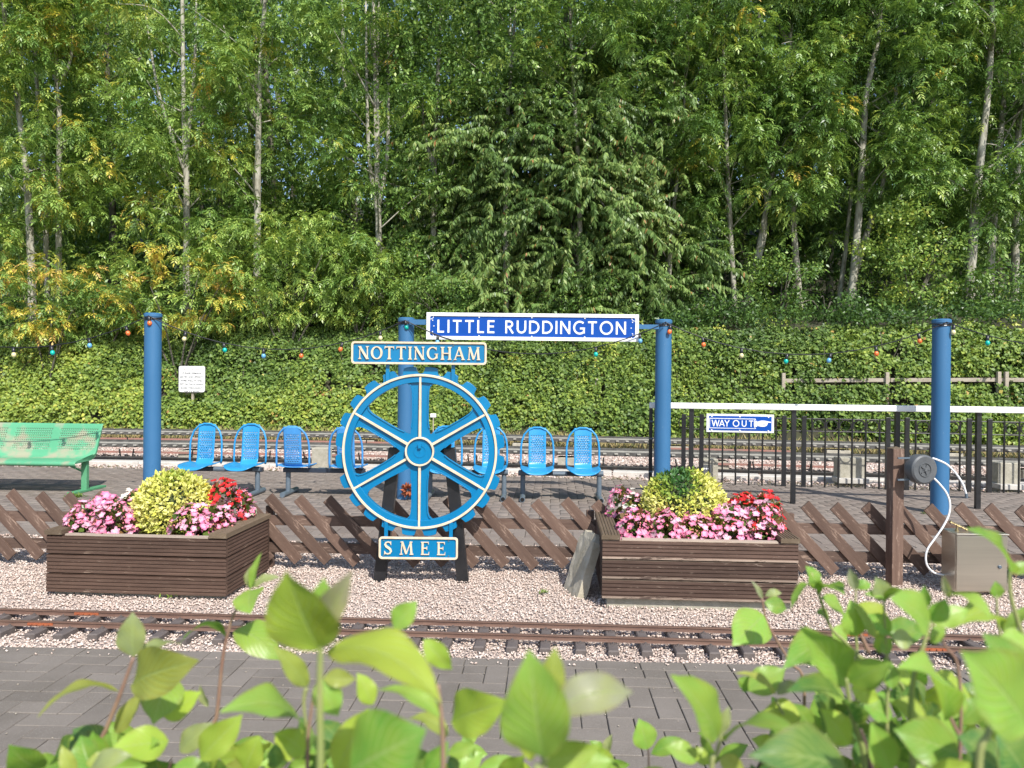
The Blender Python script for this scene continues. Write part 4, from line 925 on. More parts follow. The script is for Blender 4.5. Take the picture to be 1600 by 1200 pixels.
# ------------------------------------------------------------------ white handrail on black posts, with the WAY OUT sign
HX0, HY0 = PX(1015, 9.80), 9.80; HX1, HY1 = 6.6, 9.20
hd = Vector((HX1 - HX0, HY1 - HY0, 0)); ha = math.atan2(hd.y, hd.x); hl = hd.length
hr = thing('handrail_fence', 'broad white handrail on square black posts crossing behind the right blue pole', 'handrail', (HX0, HY0, 0), ha)
RZ = 1.205
mb = MB(); mb.box((hl / 2, 0, RZ), (hl, 0.11, 0.074)); mb.build('rail', M_WHITE, hr, bev=0.008)
def h_at(u):    # distance along the handrail seen at column u
    k = (u - 800) / F; return (HX0 - k * HY0) / (k * math.sin(ha) - math.cos(ha)) 
for u in (1081, 1241, 1403, 1530):
    s_ = h_at(u); mb = MB(); mb.box((s_, 0.01, RZ / 2 - 0.04), (0.056, 0.056, RZ + 0.01)); mb.build('post', M_BLACK, hr, bev=0.003)
for s_ in (0.02, 0.085):
    mb = MB(); mb.box((s_, 0.0, RZ / 2 - 0.04), (0.045, 0.045, RZ + 0.01)); p_ = mb.build('post', M_BLACK, hr, bev=0.003)
    for z in (0.36, 0.78, 1.0):
        q = MB(); q.tube([(s_ - 0.02, -0.035, z), (s_ + 0.03, -0.035, z)], 0.012, 8); q.build('hinge', M_GREYTUBE, p_)
# WAY OUT sign hangs on the handrail
wo = thing('way_out_sign', 'small blue and white enamel sign reading WAY OUT with a pointing hand', 'sign')
WYy = 9.60; c0 = P(1156.5, 661.5, WYy); wo.location = c0; wo.rotation_euler = (0, 0.004, ha + 0.03); k_ = WYy / F
mb = MB(); mb.box((0, 0.008, 0), (103 * k_, 0.016, 28.6 * k_)); mb.build('frame', M_ENAMELW, wo, bev=0.002)
mb = MB(); mb.box((0, -0.002, 0), (95.5 * k_, 0.006, 22.4 * k_)); mb.build('panel', M_SIGNBLUE, wo)
mb = MB(); ribbon(mb, [(x * k_, z * k_) for x, z in ((23.5, 7.2), (-46.8, 7.2), (-46.8, -7.8), (23.5, -7.8), (21.8, -5.0), (21.2, -0.3), (21.8, 4.4), (23.5, 7.2))], 1.15 * k_, -0.004, -0.008); mb.build('box_line', M_ENAMELW, wo)
letters('WAY', sans, 10.0 * k_, -43.8 * k_, -16.5 * k_, -5.2 * k_, -0.004, 0.004, M_ENAMELW, wo)
letters('OUT', sans, 10.0 * k_, -11.5 * k_, 20.0 * k_, -5.2 * k_, -0.004, 0.004, M_ENAMELW, wo)
hand = [(23, 4.4), (25.8, 4.4), (25.8, 3.0), (28.5, 4.0), (32, 5.0), (37, 5.0), (41, 4.2), (46.5, 3.2), (47.2, 2.3), (46.5, 1.7), (41.5, 1.9), (42, 0.4), (41.2, -1.0), (40.6, -2.3), (39.2, -3.6), (36.8, -4.6), (32, -4.6), (28.5, -4.0), (25.8, -3.2), (25.8, -4.8), (23, -4.8), (22.2, 0)]
mb = MB(); mb.prism([(x * k_, z * k_) for x, z in hand], -0.0045, -0.009); mb.build('pointing_hand', M_ENAMELW, wo)
for p in ([(31, 0.9), (34, 1.6), (38.5, 0.9)], [(34.5, -0.8), (38.5, -0.9)], [(34.5, -2.4), (37.6, -2.7)], [(26.6, 3.2), (26.6, -3.4)]):
    mb = MB(); ribbon(mb, [(x * k_, z * k_) for x, z in p], 0.5 * k_, -0.008, -0.0098); mb.build('finger_line', M_SIGNBLUE, wo)
for dx in (-43.5, -0.5, 43):
    for dz in (10.6, -11.2):
        mb = MB(); dot(mb, dx * k_, dz * k_, 1.3 * k_, -0.004, -0.008); mb.build('rivet', M_ENAMELW, wo)

# ------------------------------------------------------------------ black railings at the platform edge
RA = Vector((2.55, 11.42, 0)); RB = Vector((8.6, 10.42, 0)); rd = (RB - RA); ra = math.atan2(rd.y, rd.x); rl = rd.length
rg = thing('black_railing', 'low black iron railing with a row of rings along the far platform edge', 'railing', tuple(RA), ra)
def r_at(u):
    k = (u - 800) / F; return (RA.x - k * RA.y) / (k * math.sin(ra) - math.cos(ra))
rod = lambda z: MB().tube([(0, 0, z), (rl, 0, z)], 0.009, 6)
for z in (0.99, 0.81): rod(z).build('rail', M_IRON, rg)
barm = MB(); barm.tube([(0, 0, -0.03), (0, 0, 1.0)], 0.0135, 6); bar_me = barm.mesh('bar', M_IRON)
rngm = MB(); rngm.tube([(0.078 * math.cos(a), 0, 0.078 * math.sin(a)) for a in np.linspace(0, 2 * PI, 21)[:-1]], 0.009, 5, closed=True); ring_me = rngm.mesh('ring', M_IRON)
pst = [(1069, 0.0), (1097, 0), (1226, 0), (1257, 0), (1388, 0), (1418, 0), (1515, 0), (1547, 0)]
ps = [r_at(u) for u, _ in pst]
for q in ps:
    mb = MB(); mb.box((q, 0, 0.50), (0.062, 0.05, 1.06)); mb.build('post', M_BLACK, rg, bev=0.003)
q = 0.0; prev = None
segs = [(0.02, ps[0])] + [(ps[1], ps[2]), (ps[3], ps[4]), (ps[5], ps[6]), (ps[7], rl)]
for a, b in segs:
    n = max(2, round((b - a) / 0.197)); xs = [a + (b - a) * (i + (0.6 if b < rl else 1)) / (n + 0.2) for i in range(n)]
    for i, xx in enumerate(xs):
        obj('bar', bar_me, rg, (xx, 0, 0))
        if i: o = obj('ring', ring_me, rg, ((xx + xs[i - 1]) / 2, 0, 0.90))

# ------------------------------------------------------------------ flower boxes
def grooved(L, hgt, thick, n=5, name='board', m=None, g=0.006):
    """board along x, grooved face towards -y"""
    pts = [(thick, 0.0)]; 
    rw = hgt / n
    for k in range(n):
        z0 = k * rw; pts += [(0.0 + g * 0.2, z0 + 0.0015), (0, z0 + 0.004), (0, z0 + rw * 0.66), (g, z0 + rw * 0.74), (g, z0 + rw * 0.94)]
    pts[-1] = (0.002, hgt - 0.001); pts.append((thick, hgt)); m_ = len(pts)
    vs = [(x, y, z) for x in (0, L) for y, z in pts]
    b_ = MB().add(vs, [tuple(range(m_)), tuple(range(2 * m_ - 1, m_ - 1, -1))] + [(i, (i + 1) % m_, (i + 1) % m_ + m_, i + m_) for i in range(m_)])
    for i in (1, 2, m_ - 4 + 1, m_ - 3 + 1): b_.mi[2 + i] = 1
    return b_
def flower_box(x0, y0, x1, y1, depth, zb, lab, m, plinth, pale):
    d = Vector((x1 - x0, y1 - y0, 0)); L = d.length; a = math.atan2(d.y, d.x); bh = 0.1265
    t = thing('flower_box', lab, 'planter', (x0, y0, 0), a, 'wooden flower boxes on the gravel')
    r = random.Random(int(x0 * 10))
    for k in range(3):
        z = zb + k * 0.1325
        b = grooved(L, bh, 0.028, 5).build('board', [m, M_EDGE if pale else m], t); b.location = (0, r.uniform(-0.002, 0.002), z); b.rotation_euler = (0, r.gauss(0, 0.0012), 0)
        for side in (0, 1):
            b = grooved(depth - 0.06, bh, 0.026, 5).build('board', [m, m], t)
            if side: b.location = (L + 0.002, 0.03, z); b.rotation_euler = (0, 0, PI / 2)
            else: b.location = (-0.002, depth - 0.03, z); b.rotation_euler = (0, 0, -PI / 2)
        b = grooved(L, bh, 0.028, 5).build('board', [m, m], t); b.location = (L, depth, z); b.rotation_euler = (0, 0, PI)
    zt = zb + 3 * 0.1325
    mb = MB(); mb.box((L / 2, 0.030, zt - 0.002), (L - 0.26, 0.050, 0.012)); mb.build('top_edge', M_PALEWOOD, t)
    for side in (0, 1):
        b = grooved(depth + 0.02, 0.125, 0.034, 6, g=0.005).build('cap_board', [M_CAP, M_CAP], t)
        # lie flat, grooves up, running back
        if side: b.location = (L + 0.008, -0.012, zt + 0.034); b.rotation_euler = (-PI / 2, 0, PI / 2); b.rotation_euler = Matrix(((0, 0, -1), (1, 0, 0), (0, -1, 0))).to_euler()
        else: b.location = (0.117, -0.012, zt + 0.034); b.rotation_euler = Matrix(((0, 0, -1), (1, 0, 0), (0, -1, 0))).to_euler()
        mb = MB(); mb.cbox((L - 0.035 if side else 0.035, depth - 0.05, zt / 2 + 0.01), (0.06, 0.05, zt + 0.02), 0.004); mb.build('corner_post', m, t)
    if plinth:
        mb = MB(); mb.cbox((L / 2 + 0.0, depth / 2, zb / 2 - 0.02), (L - 0.07, depth - 0.09, zb + 0.03), 0.005); mb.build('plinth', M_CONC, t)
    mb = MB(); n = 14; vs = []
    for j in range(n + 1):
        for i in range(n + 1): vs.append((0.03 + (L - 0.06) * i / n, 0.03 + (depth - 0.06) * j / n, zt - 0.05 + r.uniform(-0.012, 0.012)))
    mb.add(vs, [(j * (n + 1) + i, j * (n + 1) + i + 1, (j + 1) * (n + 1) + i + 1, (j + 1) * (n + 1) + i) for j in range(n) for i in range(n)]); mb.build('soil', M_SOIL, t)
    return t, zt
g0 = lambda u, v: P(u, v, 1800.0 / (v - 0.0095 * (u - 800) - 595))
pA = g0(71, 927.5); pB = g0(352, 935.5)
box1, ZT1 = flower_box(pA.x, pA.y, pB.x, pB.y, 0.78, 0.012, 'brown ribbed timber flower box on the gravel beside the green bench side of the wheel', M_BOARD, True, False)
pC = (PX(944, 5.13), 5.13); pD = (PX(1250.5, 5.055), 5.055)
box2, ZT2 = flower_box(pC[0], pC[1], pD[0], pD[1], 0.90, 0.050, 'brown ribbed timber flower box with worn pale edges and a leaning slab against it', M_BOARDW, True, True)

# leaning concrete slab against the right box
sl = thing('concrete_slab', 'rough concrete slab leaning against the side of the worn flower box', 'slab', (0.46, 5.34, 0))
mb = MB(); r = random.Random(9); nx_, ny_, nz_ = 2, 6, 8
a = Vector((0.0, 0.0, -0.03)); bvec = Vector((0.150, 0.10, 0.45)); thick = Vector((0.060, 0.016, -0.022)); wid = Vector((-0.075, 0.27, 0.0))
gridp = {}
vs = []; idx = {}
for k in range(nz_ + 1):
    for j in range(ny_ + 1):
        for i in range(2):
            chip = Vector((0, 0, -0.02 * r.random() if k == nz_ else 0)) + Vector((r.gauss(0, 0.0018), r.gauss(0, 0.003), r.gauss(0, 0.002)))
            if k == nz_ and j in (0, ny_): chip += Vector((0, 0.02 if j == 0 else -0.02, -0.03))
            idx[(i, j, k)] = len(vs); vs.append(a + bvec * (k / nz_) + wid * (j / ny_) + thick * i + chip)
fs = []
for k in range(nz_):
    for j in range(ny_):
        fs += [(idx[0, j, k], idx[0, j + 1, k], idx[0, j + 1, k + 1], idx[0, j, k + 1]), (idx[1, j, k], idx[1, j, k + 1], idx[1, j + 1, k + 1], idx[1, j + 1, k])]
    for j in (0, ny_): fs.append((idx[0, j, k], idx[1, j, k], idx[1, j, k + 1], idx[0, j, k + 1]))
for j in range(ny_): fs += [(idx[0, j, nz_], idx[0, j + 1, nz_], idx[1, j + 1, nz_], idx[1, j, nz_]), (idx[0, j, 0], idx[1, j, 0], idx[1, j + 1, 0], idx[0, j + 1, 0])]
mb.add(vs, fs); mb.build('slab', M_CONCD, sl)

# ------------------------------------------------------------------ diagonal slat fence
FX0, FY0, FX1, FY1 = -4.6, 6.19, 4.6, 5.895
fd = Vector((FX1 - FX0, FY1 - FY0, 0)); fa = math.atan2(fd.y, fd.x)
fn = thing('slat_fence', 'low brown trellis fence of diagonal slats on two horizontal rails behind flower boxes', 'fence', (FX0, FY0, 0), fa)
for z in (0.372, 0.155):
    mb = MB(); mb.box((fd.length / 2, 0.021, z), (fd.length, 0.030, 0.080)); mb.build('rail', M_FENCE, fn, bev=0.002)
slm = MB(); slm.box((0, 0, 0), (0.086, 0.020, 0.70)); 
r = random.Random(21); x = 0.02
first = None
tops = []
x = 0.12
while x < fd.length - 0.1:
    L_ = 0.705 + r.uniform(-0.012, 0.012)
    o = slm.build('slat', M_FENCEV, fn, bev=0.002) if first is None else obj('slat', first.data, fn)
    if first is None: first = o
    else: b_ = o.modifiers.new('edge', 'BEVEL'); b_.width = 0.002; b_.segments = 2
    o.location = (x, -0.0055 + r.uniform(-0.0015, 0.0005), 0.303 + r.uniform(-0.010, 0.010)); o.rotation_euler = (0, -math.radians(43.0 + r.gauss(0, 0.6)), 0)
    x += 0.2335 + r.uniform(-0.008, 0.008)
for u in (420, 925, 1240, -20, 1700):
    k = (u - 800) / F; s_ = (k * FY0 - FX0) / (math.cos(fa) - k * math.sin(fa))
    mb = MB(); mb.box((s_, 0.065, 0.22), (0.06, 0.055, 0.52)); mb.build('post', M_FENCEV, fn, bev=0.003)

# ------------------------------------------------------------------ brown post with hose reel, steel cabinet
pz = P(1402, 701, 5.78).z
pp = thing('timber_post', 'tall square brown timber post in front of the slat fence carrying hose reel', 'post', (PX(1402.5, 5.78), 5.80, 0), 0.10)
mb = MB(); mb.box((0, 0, pz / 2 - 0.04), (0.088, 0.088, pz + 0.08)); mb.build('shaft', M_FENCEV, pp, bev=0.004)
mb = MB(); mb.add([(-0.044, -0.044, pz), (0.044, -0.044, pz), (0.044, 0.044, pz), (-0.044, 0.044, pz), (-0.004, 0.0, pz + 0.014), (0.012, 0.006, pz + 0.013)], [(0, 1, 5, 4), (1, 2, 5), (2, 3, 4, 5), (3, 0, 4)]); mb.build('worn_top', M_CAP, pp)
ry = 5.66; rc = P(1442, 733.5, ry)
rl_ = thing('hose_reel', 'round grey plastic hose reel with white hose fixed to brown post', 'hose reel', (rc.x, ry, rc.z), 0.20)
mb = MB(); R_ = 0.107
mb.rev([(0, -0.030), (0.018, -0.030), (0.020, -0.024), (0.045, -0.024), (0.047, -0.030), (0.052, -0.030), (0.054, -0.024), (R_ - 0.012, -0.026), (R_, -0.016), (R_ + 0.003, 0.0), (R_, 0.06), (0.03, 0.065), (0, 0.065)], 48, 'Y'); drum = mb.build('drum', M_REEL, rl_, smooth=True, auto=True)
mb = MB(); mb.rev([(0, -0.036), (0.012, -0.036), (0.012, -0.029)], 12, 'Y'); mb.build('hub', M_REEL, drum)
for k in range(5):
    a = 2 * PI * k / 5; mb = MB(); mb.box((0.028 * math.cos(a), -0.027, 0.028 * math.sin(a)), (0.006, 0.008, 0.022), Matrix.Rotation(-a + PI / 2, 3, 'Y')); mb.build('rib', M_REEL, drum)
mb = MB(); mb.box((-0.12, 0.05, 0.08), (0.10, 0.012, 0.012)); mb.box((-0.12, 0.05, -0.08), (0.10, 0.012, 0.012)); mb.build('bracket', M_GREYTUBE, rl_)
def bez(pts, n=10):
    out = []; m = len(pts)
    for i in range(m - 1):
        p0, p1, p2, p3 = pts[max(0, i - 1)], pts[i], pts[i + 1], pts[min(m - 1, i + 2)]
        for k in range(n):
            t = k / n; out.append(0.5 * ((2 * p1) + (-p0 + p2) * t + (2 * p0 - 5 * p1 + 4 * p2 - p3) * t * t + (-p0 + 3 * p1 - 3 * p2 + p3) * t ** 3))
    out.append(pts[-1]); return out
cab_y = 5.55
h1 = [P(u, v, y) - rc for u, v, y in ((1457, 716, 5.69), (1466, 719, 5.68), (1480, 726, 5.67), (1494, 740, 5.66), (1505, 757, 5.65), (1510, 772, 5.65))]
Rz_i = Matrix.Rotation(-0.20, 3, 'Z')
mb = MB(); mb.tube([Rz_i @ p for p in bez(h1)], 0.0075, 8); ho = mb.build('hose', M_HOSE, rl_, smooth=True)
mb = MB(); e = Rz_i @ h1[-1]; mb.tube([e + Vector((0, 0, 0.004)), e - Vector((-0.004, 0, 0.030))], 0.010, 8); mb.build('hose_connector', M_GREYTUBE, ho)
h2 = [P(u, v, y) - rc for u, v, y in ((1459, 747, 5.69), (1468, 756, 5.68), (1479, 770, 5.67), (1484.5, 786, 5.66), (1483, 804, 5.65), (1474, 823, 5.64), (1461, 842, 5.64), (1450, 858, 5.64), (1447, 872, 5.64), (1450, 885, 5.64), (1460, 895, 5.65), (1476, 899, 5.66))]
mb = MB(); mb.tube([Rz_i @ p for p in bez(h2)], 0.0075, 8); mb.build('hose', M_HOSE, rl_, smooth=True)
cx0 = P(1491, 925, 5.50); 
cb = thing('steel_cabinet', 'brushed stainless steel cabinet with a brass tap on top, beside brown post', 'cabinet', (PX(1531, 5.55), 5.50, 0), 0.0)
cw = 80 * 5.5 / F; chh = P(1531, 836, 5.5).z
mb = MB(); mb.box((0, 0.105, chh / 2 + 0.005), (cw, 0.18, chh - 0.01)); mb.build('body', M_STEEL, cb, bev=0.004)
mb = MB(); mb.box((0, 0.005, chh / 2 + 0.008), (cw - 0.004, 0.014, chh - 0.03)); dr = mb.build('door', M_STEEL, cb, bev=0.003)
mb = MB(); mb.box((0, 0.10, chh + 0.003), (cw + 0.012, 0.22, 0.012)); mb.build('lid', M_STEEL, cb, bev=0.003)
mb = MB(); mb.rev([(0, -0.014), (0.010, -0.014), (0.013, -0.006), (0.013, 0.0)], 16, 'Y', (0.125, 0, 0.20)); mb.build('lock', M_GREYTUBE, dr)
tp = thing('brass_tap', 'small brass pipe tap standing on the lid of the steel cabinet', 'tap', (PX(1498, 5.6), 5.60, chh + 0.009))
mb = MB(); mb.rev([(0.014, 0), (0.014, 0.01), (0.008, 0.012), (0.008, 0.035)], 12); mb.build('stem', M_BRASS, tp, smooth=True, auto=True)
mb = MB(); pr = []
for i in range(9): pr += [(0.0085 if i % 2 else 0.011, -0.075 + i * 0.0155), (0.0085 if i % 2 else 0.011, -0.075 + i * 0.0155 + 0.013)]
mb.rev([(0, -0.075)] + pr + [(0, pr[-1][1])], 12, 'X', (0.0, 0, 0.04)); o = mb.build('pipe', M_BRASS, tp, rot=(0, 0.42, 0.0))

# ------------------------------------------------------------------ white notice board in the hedge
nb_y = 18.15
c = P(300, 592.5, nb_y); nb = thing('notice_board', 'white notice with faded lettering about safety standing in the hedge', 'notice', tuple(c), -0.09)
k_ = nb_y / F
mb = MB(); mb.prism(rrect(-21 * k_, 21 * k_, -20 * k_, 20.5 * k_, 3 * k_), 0.015, -0.015); mb.build('panel', M_WHITE, nb)
mb = MB(); mb.box((0, 0.05, -0.55), (0.05, 0.05, 1.2)); mb.build('post', M_OLDWOOD, nb)
lines = [('FOR YOUR SAFETY', 3.4, 36, M_TEXTRED), ('PLEASE REMAIN', 3.0, 30, M_TEXTDARK), ('SEATED AND UPRIGHT,', 3.0, 38, M_TEXTDARK), ('ARMS WELL IN AND', 3.0, 35, M_TEXTDARK), ('FEET ON THE RUNNING', 3.0, 39, M_TEXTDARK), ('BOARD THROUGHOUT', 3.0, 36, M_TEXTDARK), ('THE JOURNEY', 3.0, 26, M_TEXTDARK)]
for i, (tx, cap, wpx, m) in enumerate(lines):
    cu = bpy.data.curves.new('text_line', 'FONT'); cu.body = tx; cu.size = cap * k_ * 1.38; cu.align_x = 'CENTER'; cu.offset = 0.0012
    to = bpy.data.objects.new('text_line', cu); me = bpy.data.meshes.new_from_object(to); bpy.data.objects.remove(to)
    xs_ = [v.co.x for v in me.vertices]; w_ = max(xs_) - min(xs_); f_ = wpx * k_ / w_
    for v in me.vertices: v.co.x *= f_
    me.materials.clear(); me.materials.append(m)
    o = obj('text_line', me, nb, (0, -0.0175, (15.2 - i * 5.75 - 1.6) * k_), (PI / 2, 0, 0))
for u, v, w, h, y, lab in ((677, 649, 9, 6, 15.9, 'tiny blank white tag in the hedge foot seen between the wheel spokes'), (916, 672, 10, 5.5, 15.4, 'tiny blank white tag standing behind the rightmost blue seat')):
    c = P(u, v, y); t = thing('white_tag', lab, 'tag', (c.x, y, 0), -0.09); k_ = y / F
    mb = MB(); mb.box((0, 0, c.z), (w * k_, 0.012, h * k_)); mb.build('plate', M_WHITE, t)
    mb = MB(); mb.box((0, 0.014, c.z / 2), (0.02, 0.014, c.z)); mb.build('stake', M_OLDWOOD, t)
# ------------------------------------------------------------------ leaves
def leafquads(c, d, n, L, W_, fold=0.0):
    """rhombic leaves: base c, direction d, normal n (arrays)"""
    s = np.cross(d, n); s /= np.linalg.norm(s, axis=1, keepdims=True) + 1e-9
    L = np.asarray(L)[:, None]; W_ = np.asarray(W_)[:, None]; mid = c + d * L * 0.42 + n * L * 0.05
    return np.stack([c, mid + s * W_ / 2, c + d * L - n * L * 0.03, mid - s * W_ / 2], 1)
def unit(a): return a / (np.linalg.norm(a, axis=-1, keepdims=True) + 1e-9)
def spray_ash(r, m=9, big=1.0):
    """a twig end with pinnate leaves"""
    C, D, N, Ls, Ws, T = [], [], [], [], [], []
    for k in range(m):
        az = r.uniform(0, 2 * PI); el = r.uniform(-0.5, 0.9); d = np.array([math.cos(az) * math.cos(el), math.sin(az) * math.cos(el), math.sin(el)])
        p = d * r.uniform(0.02, 0.16) + np.array([0, 0, r.uniform(-0.05, 0.08)]); Lr = r.uniform(0.24, 0.34) * big; t0 = r.uniform(-0.13, 0.13)
        nl = 4; ds = d.copy()
        for q in range(nl + 1):
            f = (q + 1) / (nl + 1); ds = unit(d + np.array([0, 0, -1.35 * f * f - 0.15])); p = p + ds * Lr / (nl + 1)
            sd = unit(np.cross(ds, [0, 0, 1])); upn = unit(np.cross(sd, ds))
            for sg_ in ((-1, 1) if q < nl else (0,)):
                dd = unit(ds * (0.75 if sg_ else 1) + sd * sg_ * 0.85 + np.array([0, 0, -0.25]) + r.normal(0, 0.12, 3))
                C.append(p); D.append(dd); N.append(unit(upn + r.normal(0, 0.22, 3))); Ls.append(r.uniform(0.10, 0.135) * big); Ws.append(r.uniform(0.032, 0.044) * big); T.append(t0 + r.uniform(-0.11, 0.11))  # leaflet tint spread wide, standing in for highlights and shade too
    return leafquads(np.array(C), np.array(D), np.array(N), Ls, Ws), np.array(T)
def spray_blob(r, n=52, L=0.11, Wd=0.06, rad=(0.36, 0.36, 0.2), droop=0.3):
    a = unit(r.normal(0, 1, (n, 3))) * (r.uniform(0.2, 1, (n, 1)) ** 0.5) * np.array(rad); d = unit(a / np.array(rad) * 0.7 + r.normal(0, 0.6, (n, 3)) + np.array([0, 0, -droop]))
    nn = unit(np.array([0, -0.35, 0.8]) + r.normal(0, 0.42, (n, 3))); nn = unit(nn - d * (nn * d).sum(1, keepdims=True))
    return leafquads(a, d, nn, r.uniform(0.8, 1.2, n) * L, r.uniform(0.8, 1.2, n) * Wd), r.uniform(-0.2, 0.2, n)  # broad tint spread also paints in bright glints and shaded leaves
def spray_cherry(r, n=46, length=1.05):
    """arching branchlet along +x with long leaves hanging below it"""
    t = np.linspace(0.03, 1, n); x = t * length; z = 0.10 * np.sin(t * 2.2) - 0.26 * t * t; y = 0.05 * np.sin(t * 4 + r.uniform(0, 6)); c = np.stack([x, y, z], 1)
    sd = np.where(np.arange(n) % 2 == 0, 1, -1)[:, None]; d = unit(np.array([0.38, 0, -0.85]) + sd * np.array([0, 0.42, 0]) + r.normal(0, 0.20, (n, 3)))
    nn = unit(sd * np.array([0, 0.75, 0.0]) + np.array([0.25, -0.5, 0.5]) + r.normal(0, 0.3, (n, 3))); nn = unit(nn - d * (nn * d).sum(1, keepdims=True))
    T = r.uniform(-0.2, 0.2, n); T[r.random(n) < 0.05] += 0.5
    return leafquads(c, d, nn, r.uniform(0.13, 0.18, n), r.uniform(0.044, 0.060, n)), T
tr = np.random.default_rng(3)
ASH = [spray_ash(tr) for _ in range(12)]
BLOB = [spray_blob(tr) for _ in range(10)]
FAR = [spray_blob(tr, 40, 0.22, 0.105, (0.62, 0.62, 0.34), 0.5) for _ in range(6)]
CHR = [spray_cherry(tr) for _ in range(8)]
def assemble(kind, pos, az, tint, scale=None, pitch=None):
    """place sprays; returns quads and tints"""
    Vs, Ts = [], []; n = len(pos); scale = np.ones(n) if scale is None else scale; pitch = rng.normal(0, 0.25, n) if pitch is None else pitch
    ix = rng.integers(0, len(kind), n); roll = rng.normal(0, 0.25, n)
    for k in range(len(kind)):
        s = np.where(ix == k)[0]
        if not len(s): continue
        q, t = kind[k]; ca, sa, cp, sp_, cr, sr = np.cos(az[s]), np.sin(az[s]), np.cos(pitch[s]), np.sin(pitch[s]), np.cos(roll[s]), np.sin(roll[s]); Z = np.zeros(len(s)); O = np.ones(len(s))
        Rz = np.stack([ca, -sa, Z, sa, ca, Z, Z, Z, O], 1).reshape(-1, 3, 3); Ry = np.stack([cp, Z, -sp_, Z, O, Z, sp_, Z, cp], 1).reshape(-1, 3, 3); Rx = np.stack([O, Z, Z, Z, cr, -sr, Z, sr, cr], 1).reshape(-1, 3, 3)
        R = (Rz @ Ry @ Rx) * scale[s][:, None, None]
        V = np.einsum('nij,qvj->nqvi', R, q) + pos[s][:, None, None, :]
        Vs.append(V.reshape(-1, 4, 3)); Ts.append((tint[s][:, None] + t[None]).reshape(-1))
    return np.concatenate(Vs), np.concatenate(Ts)

def trunk_curve(pts, n=16):
    return bez([Vector(p) for p in pts], max(2, n // max(1, len(pts) - 1)))
QC = [0]
def tree(name, label, path, r0, kind, mat, n_spray, crown, tint, seed, group, rx=1.9, ry=1.7, clear=None, bark=M_BARK, limbs=16, scale=1.0, forks=()):
    """path: trunk points base to top; crown: (z_low, z_high); clear: list of (z0, z1) stretches of bare trunk kept open in front"""
    r = np.random.default_rng(seed); base = Vector(path[0]); t = thing(name, label, 'tree', tuple(base), group=group)
    pl = [p - base for p in trunk_curve(path)]; m = len(pl); mb = MB(); mb.tube(pl, [r0 * (1 - 0.72 * i / (m - 1)) * (1.25 if i == 0 else 1) for i in range(m)], 9); mb.build('trunk', bark, t, smooth=True)
    for fk in forks:
        q = [Vector(p) - base for p in fk[0]]; mb = MB(); qq = bez(q, 6); mb.tube(qq, [fk[1] * (1 - 0.7 * i / (len(qq) - 1)) for i in range(len(qq))], 7); mb.build('fork', bark, t, smooth=True)
    lb = MB(); pos = []; az = []
    zs = np.array([p.z + base.z for p in pl]); top = zs[-1]
    z_lo, z_hi = crown
    def at(z):
        i = int(np.clip(np.searchsorted(zs, z) - 1, 0, m - 2)); f = (z - zs[i]) / max(1e-6, zs[i + 1] - zs[i]); return pl[i].lerp(pl[i + 1], min(1, max(0, f)))
    ends = []
    for k in range(limbs):
        z = r.uniform(z_lo + 0.2, min(z_hi, top) - 0.3); p0 = at(z); a = r.uniform(0, 2 * PI) if k % 3 else r.uniform(PI, 2 * PI); L = r.uniform(0.6, 1.0)
        e = p0 + Vector((math.cos(a) * rx * L, math.sin(a) * ry * L, r.uniform(0.1, 1.5))); c = (p0 + e) / 2 + Vector((r.uniform(-.2, .2), r.uniform(-.2, .2), r.uniform(-0.1, 0.35)))
        q = bez([p0, c, e], 4); rad = r0 * 0.30 * r.uniform(0.5, 1.0); lb.tube(q, [rad * (1 - 0.8 * i / (len(q) - 1)) for i in range(len(q))], 5); ends.append((p0, c, e, a))
    lb.build('limbs', bark, t, smooth=True)['kind'] = 'stuff'
    while len(pos) < n_spray:
        if r.random() < 0.55:
            p0, c, e, a = ends[r.integers(len(ends))]; f = r.uniform(0.35, 1.12); p = p0.lerp(c, f * 2) if f < 0.5 else c.lerp(e, (f - 0.5) * 2); p = p + Vector((r.normal(0, 0.28), r.normal(0, 0.28), r.normal(0, 0.22)))
        else:
            z = r.uniform(z_lo, z_hi); f = (z - z_lo) / (z_hi - z_lo); w = 0.55 + 0.6 * math.sin(PI * min(1, 0.15 + f * 0.8)); a = r.uniform(0, 2 * PI); q = math.sqrt(r.uniform(0.15, 1))
            p = at(z); p = Vector((p.x + math.cos(a) * rx * w * q, p.y + math.sin(a) * ry * w * q, z - base.z)); 
        W3 = p + base
        if W3.z < z_lo - 0.2: continue
        if clear:
            ok = True
            for (z0, z1) in clear:
                tp_ = at(W3.z) + base
                if z0 < W3.z - 0.05 and W3.z < z1 + 0.35 and W3.y < tp_.y + 0.05 and abs(W3.x - tp_.x * (W3.y / tp_.y)) < 0.42: ok = False
            if not ok: continue
        blocked = False
        for (bx, by, z0, z1, hw_) in OPEN:
            if W3.y < by and z0 < W3.z < z1 and abs(W3.x / W3.y - bx / by) * by < hw_: blocked = True; break
        if blocked: continue
        pos.append(tuple(p)); az.append(a)
    pos = np.array(pos); az = np.array(az); tt = tint(pos + np.array(base), r)
    V, T = assemble(kind, pos, az, tt, r.uniform(0.8, 1.2, len(pos)) * scale)
    o = obj('crown', quads_mesh('crown', V, mat, T), t); QC[0] += len(V)
    return t
